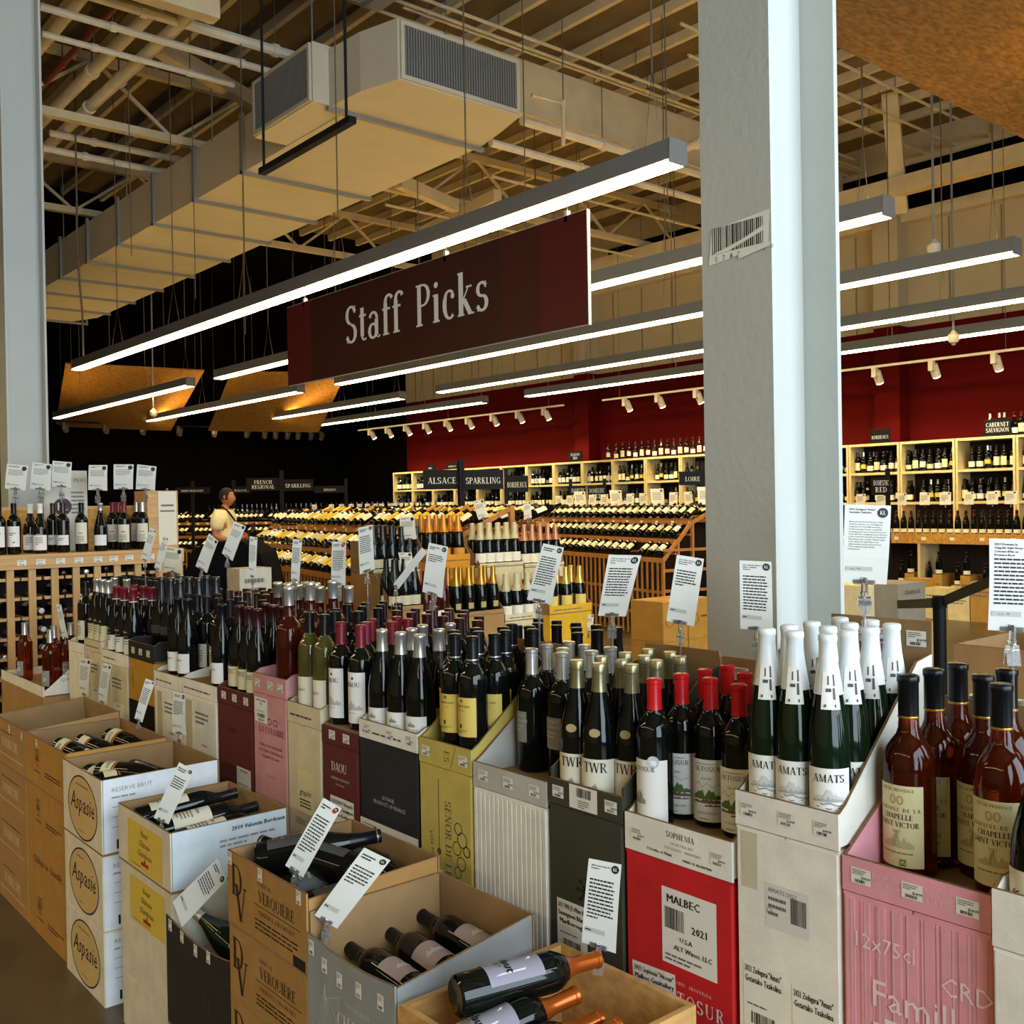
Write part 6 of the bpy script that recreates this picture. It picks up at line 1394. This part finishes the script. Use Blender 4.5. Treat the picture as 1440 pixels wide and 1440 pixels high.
section('black SPARKLING section sign by the far rack', 'SPARKLING', [(398, 675), (440, 675), (440, 690), (398, 690)], 15.1, (396,))
section('small black BURGUNDY section sign low on the black wall', 'BURGUNDY', [(328, 685), (352, 685), (352, 694), (328, 694)], 17.0, (328,)); section('small black WHITE section sign low on the black wall', 'WHITE BURGUNDY', [(247, 686), (294, 686), (294, 694), (247, 694)], 17.8, (270,))
section('small black RIESLING section sign right of the sparkling one', 'RIESLING', [(442, 684), (486, 684), (486, 693), (442, 693)], 16.2, (486,))

# ================================================================== CUBBY WALL
SX, SD = 13.22, .36
zs3 = (2.27, 1.86, 1.44)
lab_n = 0
for k in range(20):
    y1_ = 19.9 - .785 * k; y0_ = y1_ - .785
    vis = not (y_at(1000, SX) > y1_ and y0_ > y_at(1188, SX))
    t = thing('cubby_shelf', 'pale wooden cubby shelf bay, %s from the black wall' % ORD[k], 'shelf', (SX, y0_, 0), 0, 'cubby shelf bays')
    for nm, b in (('side_panel', (0, SD, .005, .035, 0, 2.27)), ('side_panel', (0, SD, .75, .78, 0, 2.27)), ('back_panel', (SD - .012, SD, .036, .749, .3, 2.24))): MB().box(*b).build(nm, SHELFWOOD if nm != 'back_panel' else RECESS_SHADE, t)
    for z in zs3: MB().box(0, SD - .013, .0355, .7495, z - .035, z).build('shelf_board', SHELFWOOD, t)
    MB().box(.0, SD - .013, .0355, .7495, .985, 1.015).build('shelf_board', SHELFWOOD, t)
    if not vis: continue
    rs = random.Random(k)
    right = k >= 15
    for r_, z in enumerate(zs3[1:]):
        n = 7
        for i in range(n):
            if rs.random() < .08: continue
            y = y0_ + .08 + i * .105; q = rs.randrange(5)
            M_ = M_at(SX + .09 + rs.random() * .03, y, z, R(rs.uniform(-5, 35)))
            if right or k >= 9: put('sh%d' % q, M_, 'bottle in the %s cubby row, %s bay from the black wall, %s along' % (('upper', 'lower')[r_], ORD[k], ORD[n - 1 - i]), 'bottles in the cubby wall')
            else: mass.bottle(M_, q if q != 3 else 1, .04, .13)
            mass.bottle(M_at(SX + .24, y + .03, z, R(rs.uniform(-5, 35))), 4, .04, .10)
# bottles on top of the cubby wall
tops = [(857, 0), (868, 0)] + [(p, 0) for p in range(877, 1000, 9)] + [(1394, 3), (1407, 3), (1414, 3), (1428, 0), (1438, 2)]
for k, (px, q) in enumerate(tops):
    y = y_at(px, SX + .12); put('sh%d' % (q if q else k % 3), M_at(SX + .12, y, 2.271, R(20)), 'bottle standing on top of the cubby wall, %s from the pilaster' % ORD[k], 'bottles on top of the cubby wall')
def topsign(label, text, px, dz=.0, w=.3, h=.2):
    y = y_at(px, SX + .03); t = thing('shelf_sign', label, 'sign', (SX + .03, y - w/2, 2.271))
    MB().box(0, .012, 0, w, 0, h).build('sign_board', BLACKMETAL, t); MB().box(-.0, .05, w*.4, w*.6, 0, .012).build('sign_foot', BLACKMETAL, t)
    ik = Ink()
    for i, s in enumerate(text.split('\n')): pl, ww = serif(s, h * .24, .05); sc = min(1, w*.86/ww); ik.put(shift([[(a*sc, b) for a, b in q] for q in pl], w/2, h * (.3 if '\n' not in text else .55 - .32*i)), paper('cfcdc4'))
    ik.build('sign_lettering', flat((-.0008, w, 0), (0, -1, 0), (0, 0, 1)), t)
topsign('small black BORDEAUX sign on the cubby wall right of the near column', 'BORDEAUX', 1239); topsign('small black RED BLENDS sign standing on the cubby wall before the bottles', 'CABERNET\nSAUVIGNON', 1404, w=.34, h=.22)
topsign('small black sign on the cubby wall, nearest the black wall', 'RHONE', 606, w=.36, h=.13); topsign('small black sign on the cubby wall, second from the black wall', 'CHAMPAGNE', 637, w=.42, h=.15); topsign('small black sign on the cubby wall by the pilaster', 'ITALIAN\nRED', 810, w=.36, h=.2)
# ledge with standing bottles below, right part
ly0, ly1 = 3.0, 10.9
t = thing('display_ledge', 'strand board ledge of standing bottles below the cubbies', 'shelf', (12.66, ly0, 0))
LW_ = ly1 - ly0
MB().box(0, .55, 0, LW_, .985, 1.03).build('ledge_top', OSB2, t); MB().box(-.016, -.0005, 0, LW_, .90, 1.03).build('ledge_front', OSB2, t)
for y in (.0, 1.6, y_at(1293, 12.66) - ly0, 5.6, 7.8): MB().box(0, .5, y, y + .035, 0, .984).build('ledge_upright', SHELFWOOD, t)
MB().box(.5, .52, 0, LW_, 0, .984).build('ledge_back', RECESS_SHADE, t)
for k in range(20): MB().box(-.019, -.0165, .25 + k * .38, .31 + k * .38, .945, .985).build('price_tag', FL[1], t)
n = 0
for k in range(64):
    y = ly1 - .09 - .105 * k
    if y < 4.4: break
    if y_at(1000, 12.8) > y > y_at(1187, 12.8): continue
    put('led' if k % 7 < 4 else 'led2', M_at(12.75, y, 1.031, R(25)), 'bottle standing on the strand board ledge, %s from its far end' % ORD[k], 'bottles on the strand board ledge')
# second shelf inside the ledge base: cartons and bottles
cz = 0
for k in range(14):
    y = y_at(1262 + k * 13, 12.8); z = .42 + .13 * (k % 3)
    if k % 3 == 2: continue
    closed('cream carton under the strand board ledge, %s from the near column' % ORD[k], 12.72, 13.1, y - .13, y + .0, 0, z - .05, board(('d9c48f', 'b98a3c', 'd6cba0')[k % 3]), lambda ik, w, h: ik.put(textlines(.02, w - .02, h * .6, h * .8, 2, rn), GREYPRINT), group='cartons under the ledge')
    for q in range(1): put('led', M_at(12.77, y - .065, z - .049, R(25)), 'bottle standing on a carton under the ledge, %s from the near column' % ORD[k], 'bottles under the ledge')
for k in range(11):
    y = y_at(1250, 12.3) - .285 * k; hh_ = (.44, .60, .50)[k % 3]
    closed('%s carton on the floor before the ledge, %s from the near column' % (('cream', 'brown', 'pale yellow')[k % 3], ORD[k]), 12.12, 12.42, y - .27, y, 0, hh_ - .12, board(('e0cf98', 'b98a3c', 'dccb8a')[k % 3]), lambda ik, w, h: ik.put(textlines(.02, w - .02, h * .6, h * .8, 2, rn), GREYPRINT), group='cartons before the ledge')
# small cards clipped in front of the lower cubbies
for k, px in enumerate((1212, 1241, 1270, 1302, 1331, 1364, 1397, 1423)):
    y = y_at(px, 12.74); minicard('small cream card over the ledge bottles, %s from the near column' % ORD[k], (12.71, y, 1.40), .14, .16, R(-90 + 12 * math.sin(k * 2.1)), .05)

# ================================================================== SPARKLING ISLAND (faces the storefront)
for key, prof, fo, lab, lz, nm in (('ch_gold', 'champagne', GOLD, mat('round_emblem', hexc('b9a05a'), .5), (.045, .085), 0), ('ch_ivory', 'champagne', IVORYCAP, FL[1], (.03, .10), 0), ('ch_orange', 'champagne', ORANGECAP, paper('d8922a'), (.03, .085), 0), ('ch_pink', 'champagne', PINKCAP, FL[0], (.03, .10), 0), ('ch_yellow', 'champagne', foil('d2b258', .6, .3), paper('e6c96a'), (.035, .12), 0), ('ch_dark', 'champagne', DKGREY, FL[4], (.03, .09), 0), ('ch_red', 'champagne', WINECAP, FL[1], (.02, .06), 0)):
    far_proto(key, prof, GLASSBLACK if key != 'ch_red' else GLASSROSE2, fo, lab, 'champagne_bottle', capz=.2, lab=lz, seg=12, half=70 if key != 'ch_gold' else 24)
FACEY = R(76)
def ytray(key, label, px0, px1, y, zb, lip, m, st, n, rows_, what, dep=.30, sides=.22, ik_fn=None, zdown=None, under=None):
    x0, x1 = x_at(px0, y), x_at(px1, y)
    t = thing('bottle_carton', label, 'carton', (x0, y, zb), 0, 'open cartons of the sparkling island')
    w = x1 - x0
    MB().box(0, w, 0, dep, 0, TH).build('carton_floor', CARD_IN, t); MB().box(0, w, 0, TH, TH, lip).build('front_lip', m, t); MB().box(0, w, dep - TH, dep, TH, sides).build('back_panel', CARD_IN, t)
    for xa in (0, w - TH): MB().prism([(TH, TH), (dep - TH, TH), (dep - TH, sides), (dep*.7, sides), (TH, lip)], 0, xa, xa + TH).build('side_panel', CARD_IN, t)
    ik = Ink(); ik.put(textlines(w*.1, w*.8, lip*.3, lip*.6, 1, rn), GREYPRINT); ik.build('carton_print', flat((0, 0, 0), (1, 0, 0), (0, 0, 1)), t)
    for r_ in range(rows_):
        for i in range(n): put(st, M_at(x0 + w * (i + .5) / n, y + .055 + .09 * r_, zb + TH, FACEY), '%s, %s row, %s from its left end' % (what, ORD[r_], ORD[i]), what.split(' in ')[1] + ' bottles')
    if under:
        def pr(ik, w2, h2):
            pass
        c = closed(under[0], x0, x1, y, y + dep, under[2], zb - .001, under[1], group='closed cartons of the sparkling island')
        ik = Ink(); h2 = zb - under[2]
        if under[3]: under[3](ik, w, h2); ik.build('carton_print', flat((0, 0, 0), (1, 0, 0), (0, 0, 1)), c)
def oran(ik, w, h): ik.put(textlines(w*.25, w*.72, h*.35, h*.72, 3, rn), ink('8a4a10')); ik.put(rect(w*.2, w*.85, h*.16, h*.2), ink('8a4a10'))
def anch(ik, w, h): ik.put(shift(serif('V', .06, 0)[0], w*.5, h*.6), ink('6a4a10')); ik.put(rect(w*.497, w*.503, h*.6, h*.85), ink('6a4a10'))
ORB, YLB, CRB = board('d98f1e'), board('dfb02a'), board('d9cfa4')
YA, YBk = 5.45, 5.95
zA = 1.5 - (862 - 709) * at_y(670, 712, YA).to_2d().length * 0 ; 
zA = at_y(670, 866, YA).z; zB = at_y(640, 783, YBk).z
BASE = zB - .26
ytray('g', 'open carton of gold-necked sparkling bottles, lower tier', 637, 707, YA, zA, .03, CARD, 'ch_gold', 4, 2, 'gold-necked bottle in the lower tier', under=('brown carton under the gold-necked bottles', CARD, .32, None))
ytray('i', 'open carton of ivory-necked sparkling bottles, lower tier', 708, 769, YA, at_y(735, 872, YA).z, .05, CRB, 'ch_ivory', 4, 2, 'ivory-necked bottle in the lower-tier cream carton', under=('cream carton under the lower ivory-necked bottles', CRB, .32, None))
ytray('y', 'open yellow carton of gold-foiled bottles, lower tier', 771, 830, YA - .1, at_y(800, 862, YA - .1).z, .06, YLB, 'ch_yellow', 3, 2, 'gold-foiled bottle in the yellow carton', sides=.24, under=('bright yellow carton under the gold-foiled bottles', YLB, .35, anch))
ytray('o', 'open orange carton of orange-necked bottles, upper tier', 598, 660, YBk - .1, at_y(630, 789, YBk - .1).z, .045, ORB, 'ch_orange', 3, 2, 'orange-necked bottle in the orange carton', sides=.3, under=('bright orange carton under the orange-necked bottles', ORB, at_y(630, 822, YBk - .1).z, oran))
ytray('w', 'open carton of ivory-necked sparkling bottles, upper tier', 674, 735, YBk, at_y(700, 797, YBk).z, .03, CRB, 'ch_ivory', 5, 2, 'ivory-necked bottle in the upper-tier cream carton', under=('cream carton under the upper ivory-necked bottles', CRB, .45, None))
ytray('p', 'open carton of pink-necked sparkling bottles, upper tier', 737, 792, YBk, at_y(760, 797, YBk).z, .03, CRB, 'ch_pink', 5, 2, 'pink-necked bottle in the upper tier', under=('cream carton under the pink-necked bottles', CRB, .45, None))
ytray('d', 'open carton of dark sparkling bottles left of the orange carton', 524, 562, YBk, at_y(545, 806, YBk).z, .03, CRB, 'ch_dark', 3, 2, 'dark-foiled bottle in the left upper carton', under=('cream carton under the dark-foiled bottles', CARD, .45, None))
ytray('d2', 'open carton of dark sparkling bottles beside the orange carton', 564, 597, YBk - .02, at_y(580, 806, YBk).z, .03, CRB, 'ch_dark', 3, 2, 'dark-foiled bottle in the second upper carton', under=('cream carton under the second dark-foiled bottles', CRB, .45, None))
ytray('r', 'open carton of deep red sparkling bottles, lower tier', 596, 634, YA - .05, at_y(615, 872, YA).z, .03, CARD, 'ch_red', 3, 1, 'deep red bottle in the lower-tier carton', under=('brown carton under the deep red bottles', CARD, .32, None))
ytray('d3', 'open carton of dark sparkling bottles, lower tier at the left', 552, 594, YA - .02, at_y(575, 858, YA).z, .03, CARD, 'ch_dark', 3, 2, 'dark-foiled bottle in the lower-tier left carton', under=('brown carton under the lower dark-foiled bottles', CARD, .32, None))
x0_, x1_ = x_at(524, YBk), x_at(795, YBk)
t = thing('pallet_base', 'low wooden pallet under the sparkling island', 'pallet', (x_at(552, YA) - .05, YA - .2, 0))
for k in range(7): MB().box(0, 1.95, .02 + k * .14, .12 + k * .14, .28, .318).build('plank', RACKWOOD, t)
for x in (.0, .9, 1.85): MB().box(x, x + .1, 0, 1.0, .0, .279).build('bearer', RACKWOOD, t)
t = thing('pallet_base', 'low wooden block base under the upper sparkling tier', 'pallet', (x0_, YBk - .14, .319))
for k in range(3): MB().box(0, x1_ - x0_, .2 + k * .09, .27 + k * .09, .09, .129).build('plank', RACKWOOD, t)
for x in (0, x1_ - x0_ - .1): MB().box(x, x + .1, .2, .45, 0, .0899).build('bearer', RACKWOOD, t)
# cards on the island
for k, (q, d) in enumerate(((((562, 727), (583, 726), (586, 758), (565, 760)), dep_y(573, YBk + .01)), (((665, 705), (680, 702), (687, 727), (673, 731)), dep_y(680, YBk + .29)), (((736, 707), (746, 705), (748, 728), (737, 731)), dep_y(742, YBk + .29)), (((560, 777), (579, 777), (583, 803), (568, 806)), dep_y(576, YA)), (((823, 865), (835, 864), (834, 888), (821, 888)), dep_y(827, YA - .106)))):
    card('cream card on the sparkling island, %s' % ('by the orange necks', 'over the ivory necks', 'over the pink necks', 'over the dark foils', 'below the yellow carton')[k], q, d, None, nbody=6, tone=FL[1], group='cards of the sparkling island', stem=(zB + .01, zB + .1, zB + .1, zA + .01, .8)[k])

# ================================================================== brown cartons left of the column, right-hand clutter
for i, (a, b) in enumerate(((930, 965), (966, 1000))):
    yq = 4.6; x0, x1 = x_at(a, yq), x_at(b, yq)
    for k in range(3):
        closed('brown carton %s of the %s stack beside the near column' % (('on the floor', 'in the middle', 'on top')[k], ('outer', 'inner')[i]), x0 + .002, x1, yq, yq + .3, .275 * k, .275 * k + .274, board('b5812f'), None, lambda ik, w, h: ik.put(ring(w*.25, h*.5, .04, .004), ink('6a4416')).put(textlines(w*.5, w*.9, h*.5, h*.6, 1, rn), ink('6a4416')), group='brown cartons beside the near column')
# belt barrier
bp_ = at_d(1321, 852, 5.2)
t = thing('belt_barrier', 'black belt barrier post with its belt stretched to both sides', 'barrier', (bp_.x, bp_.y, 0))
zt_ = at_d(1321, 838, 5.2).z
MB().lathe([(.16, 0), (.17, .006), (.15, .03), (.03, .05)], 18).build('post_base', BLACKMETAL, t, True); MB().tube([(0, 0, .05), (0, 0, zt_)], .032, 12).build('post', BLACKMETAL, t, True); MB().lathe([(.036, 0), (.038, .01), (.038, .05), (.02, .06)], 14, o=(0, 0, zt_ - .06)).build('belt_head', BLACKMETAL, t, True)
e1 = at_d(1420, 806, 4.6) - Vector((bp_.x, bp_.y, 0)); e2 = at_d(1262, 850, 6.2) - Vector((bp_.x, bp_.y, 0))
MB().bar((0, 0, zt_ - .035), e1, .004, .05).build('belt', BELT, t); MB().bar((0, 0, zt_ - .035), e2, .004, .05).build('belt', BELT, t)
# cartons between the column and the barrier
for k, (a, b, yq, zt, m, s, lb) in enumerate(((1215, 1262, 4.2, (1235, 822), board('d9cb9c'), 'CHAMPAGNE\nDRAPPIER', 'cream champagne carton behind the clear clips'), (1262, 1300, 4.0, (1280, 820), board('8f8878'), 'CHAMPAGNE', 'grey-brown carton behind the silver caps'))):
    x0, x1 = x_at(a, yq), x_at(b, yq); z1 = at_y(zt[0], zt[1], yq).z
    def pr(ik, w, h, s=s):
        for i, l in enumerate(s.split('\n')): ik.put(shift(fit(serif(l, .032, .05)[0], w*.86), w*.5, h - .085 - .045 * i), GREY2)
    closed(lb, x0, x1, yq, yq + .3, z1 - .3, z1, m, None, pr, group=None); closed('brown carton under the ' + lb.replace(' behind the', ', behind the'), x0, x1, yq, yq + .3, 0, z1 - .301, CARD, group='cartons by the barrier')
# open brown carton with a strap beyond the pink bottles
q = at_d(1440, 905, 3.2)
obox('open brown carton beyond the amber-pink bottles', q.x - .15, q.x + .25, q.y - .2, q.y + .15, .75, q.z - .75, CARD, CARD_IN); closed('brown carton under the open one beyond the amber-pink bottles', q.x - .15, q.x + .25, q.y - .2, q.y + .15, 0, .749, CARD, group='cartons by the barrier')
# dark covered stack behind the man and pale carton in front of it
t = thing('covered_stack', 'black cloth covered stack before the man', 'covered stack', (at_d(318, 800, 7.2).x, at_d(318, 800, 7.2).y, 0), R(-40.2))
mb = MB(); zz = at_d(318, 762, 7.2).z; hw = .30
prf = [(-hw, 0), (-hw, zz * .8), (-hw * .8, zz * .95), (-hw * .4, zz), (hw * .4, zz), (hw * .8, zz * .93), (hw * 1.0, zz * .75), (hw, 0)]
mb.prism(prf, 1, 0, .5); mb.build('cloth_cover', BLACKCLOTH, t)
MB().prism([(-hw - .012, 0), (-hw - .012, .3), (hw + .012, .3), (hw + .012, 0)], 1, -.012, .512).build('cloth_skirt', BLACKCLOTH, t)
qx = at_d(337, 815, 6.4)
closed('pale carton with a stamped box before the covered stack', qx.x, qx.x + .22, qx.y, qx.y + .18, .62, at_d(337, 800, 6.4).z, board('c9c2ae'), None, lambda ik, w, h: ik.put(textlines(w*.15, w*.8, h*.55, h*.9, 3, rn), GREYPRINT).put(ring(w*.4, h*.3, .05, .006, .03, 4), PRINT), group='cartons by the barrier'); closed('brown carton under the pale stamped one', qx.x, qx.x + .22, qx.y, qx.y + .18, 0, .619, CARD, group='cartons by the barrier')
mass.build('distant_wine_bottles', 'white and yellow labelled bottles packed on the distant racks and cubbies')

# ================================================================== THE MAN
def skinned(name, pts, edges, rad, m, parent, root=0, sub=2):
    me = bpy.data.meshes.new(name); me.from_pydata(pts, edges, [])
    o = bpy.data.objects.new(name, me); COL.objects.link(o)
    sk = o.modifiers.new('s', 'SKIN'); sk.use_smooth_shade = True
    for i, v in enumerate(me.skin_vertices[0].data): v.radius = (rad[i], rad[i]) if not isinstance(rad[i], tuple) else rad[i]; v.use_root = (i == root)
    su = o.modifiers.new('u', 'SUBSURF'); su.levels = sub; su.render_levels = sub
    dg = bpy.context.evaluated_depsgraph_get(); nm = bpy.data.meshes.new_from_object(o.evaluated_get(dg))
    o.modifiers.clear(); o.data = nm; bpy.data.meshes.remove(me); nm.materials.clear(); nm.materials.append(m)
    nm.polygons.foreach_set('use_smooth', [True] * len(nm.polygons)); nm.name = name
    if parent: o.parent = parent
    return o
mp = at_d(316, 712, 13.8)
man = thing('person', 'man with short dark hair in a cream T-shirt, carrying bottles past the far rack', 'person', (mp.x, mp.y, 0), R(-40.2 - 8))
P, E, RD = [], [], []
def V(x, y, z, r, link=None):
    P.append((x, y, z)); RD.append(r); i = len(P) - 1
    if link is not None: E.append((link, i))
    return i
pel = V(0, 0, .97, (.125, .155)); wa = V(.0, 0, 1.10, (.115, .145), pel); ch = V(.0, 0, 1.30, (.12, .165), wa); up = V(-.01, 0, 1.42, (.065, .10), ch); nk = V(.0, 0, 1.51, .055, up); hd0 = V(.02, 0, 1.58, .05, nk)
for s in (1, -1):
    sh = V(-.01, s*.18, 1.41, .046, up); el = V(-.05, s*.235, 1.14, .045, sh); fm_ = V(.10, s*.18, 1.08, .040, el); wr = V(.21, s*.10, 1.10, .029, fm_); pm = V(.265, s*.07, 1.115, (.036, .02), wr); pk_ = V(.30, s*.055, 1.12, (.034, .016), pm)
    for q in range(4):
        a = V(.315, s*.050, 1.145 - .020*q, .0085, pk_); b = V(.345, s*.030, 1.147 - .020*q, .008, a); c = V(.350, s*.004, 1.145 - .019*q, .007, b)
    th = V(.275, s*.05, 1.15, .010, pm); V(.305, s*.025, 1.165, .009, th)
    hp = V(.0, s*.095, .90, .10, pel); kn = V(.02, s*.105, .50, .062, hp); an = V(-.02, s*.11, .09, .042, kn); V(.06, s*.115, .045, .04, an)
body = skinned('body', P, E, RD, SKIN, man)
# head with face
mb = MB(); n, mrows = 20, 14; v = []; f = []
for i in range(mrows + 1):
    th = math.pi * i / mrows
    for j in range(n):
        a = 2 * math.pi * j / n; x, y, z = math.sin(th) * math.cos(a), math.sin(th) * math.sin(a), math.cos(th)
        px_, py_, pz_ = .098 * x, .076 * y, .122 * z
        if z < -.1: px_ *= 1 - .12 * (-z); py_ *= 1 - .30 * (-z); px_ += .018 * (-z)
        if x > .82 and abs(y) < .3 and -.35 < z < .1: px_ += .022 * (1 - abs(y) / .3)     # nose
        if x > .8 and abs(y) > .25 and .02 < z < .25: px_ -= .008                          # eye sockets
        if x > .75 and abs(y) < .4 and -.62 < z < -.45: px_ += .006                        # lips
        if x > .6 and z < -.8: px_ += .006                                                 # chin
        v.append((.035 + px_, py_, 1.655 + pz_))
for i in range(mrows):
    for j in range(n): f.append((i*n+j, i*n+(j+1) % n, (i+1)*n+(j+1) % n, (i+1)*n+j))
hd = mb.add(v, f).build('head', SKIN, man, True); fix_normals(hd)
mb = MB()
for s in (1, -1):
    mb2 = MB().lathe([(.0, -.03), (.012, -.02), (.016, 0), (.012, .022), (.0, .03)], 10, o=(.03, s*.077, 1.655)); mb2.build('ear', SKIN, hd, True)
    e = MB().lathe([(0, -.009), (.008, -.005), (.010, 0), (.008, .005), (0, .009)], 10, o=(.118, s*.030, 1.672)); e.build('eye', paper('d8d2c8'), hd, True)
    MB().lathe([(0, -.004), (.004, 0), (0, .004)], 8, o=(.1265, s*.030, 1.672)).build('pupil', PRINT, hd, True)
    MB().bar((.124, s*.018, 1.692), (.116, s*.046, 1.692), .006, .005).build('eyebrow', HAIR, hd)
MB().bar((.126, -.022, 1.597), (.126, .022, 1.597), .006, .006).build('mouth', mat('lip', hexc('8a4636'), .5), hd)
mb = MB(); v = []; f = []
hr = 8
for i in range(hr + 1):
    th = math.pi * .60 * i / hr
    for j in range(n):
        a = 2 * math.pi * j / n; x, y, z = math.sin(th) * math.cos(a), math.sin(th) * math.sin(a), math.cos(th)
        lim = .0
        if x > .55 and z < .45: x *= .80
        v.append((.029 + .106 * x, .083 * y, 1.662 + .126 * z + (.02 if x > .45 and i > 5 else 0)))
for i in range(hr):
    for j in range(n): f.append((i*n+j, i*n+(j+1) % n, (i+1)*n+(j+1) % n, (i+1)*n+j))
h_ = mb.add(v, f).build('hair', HAIR, man, True); fix_normals(h_)
# clothing
sP = [(0, 0, .93), (0, 0, 1.10), (0, 0, 1.30), (-.01, 0, 1.43), (-.003, 0, 1.485)]; sE = [(0, 1), (1, 2), (2, 3), (3, 4)]; sR = [(.145, .175), (.138, .168), (.142, .185), (.125, .175), (.07, .078)]
for s in (1, -1):
    b = len(sP); sP += [(-.012, s*.178, 1.425), (-.03, s*.22, 1.20)]; sR += [.108, .084]; sE += [(3, b), (b, b + 1)]
skinned('t_shirt', sP, sE, sR, SHIRT, man)
tP = [(0, 0, .98)]; tE = []; tR = [(.14, .165)]
for s in (1, -1):
    b = len(tP); tP += [(.0, s*.095, .88), (.02, s*.105, .50), (-.02, s*.11, .12)]; tR += [.112, .078, .066]; tE += [(0, b), (b, b+1), (b+1, b+2)]
skinned('trousers', tP, tE, tR, BLACKCLOTH, man)
for s in (1, -1):
    MB().prism([(-.09, 0), (.16, 0), (.17, .03), (.10, .07), (.02, .10), (-.07, .10), (-.09, .05)], 1, s*.115 - .048, s*.115 + .048).build('shoe', BLACKMETAL, man)
st_ = MB()
pts = [(-.11, -.10, 1.50), (.02, -.12, 1.525), (.10, -.10, 1.46), (.155, -.03, 1.34), (.155, .07, 1.20), (.13, .15, 1.08)]
for a, b in zip(pts, pts[1:]): st_.bar(a, b, .035, .006, up=(1, 0, .3))
st_.build('bag_strap', BLACKCLOTH, man)
Mm = Matrix.Translation((mp.x, mp.y, 0)) @ Matrix.Rotation(R(-48.2), 4, 'Z')
for k, (x, y, z) in enumerate(((.33, .045, 1.01), (.335, -.05, 1.0))):
    put('plain_maroon', Mm @ Matrix.Translation((x + .03, y * .9, z)) @ Matrix.Rotation(R(8), 4, 'Y'), 'dark red-capped bottle held upright by the man, %s' % ('farther one', 'nearer one')[k], 'bottles held by the man')
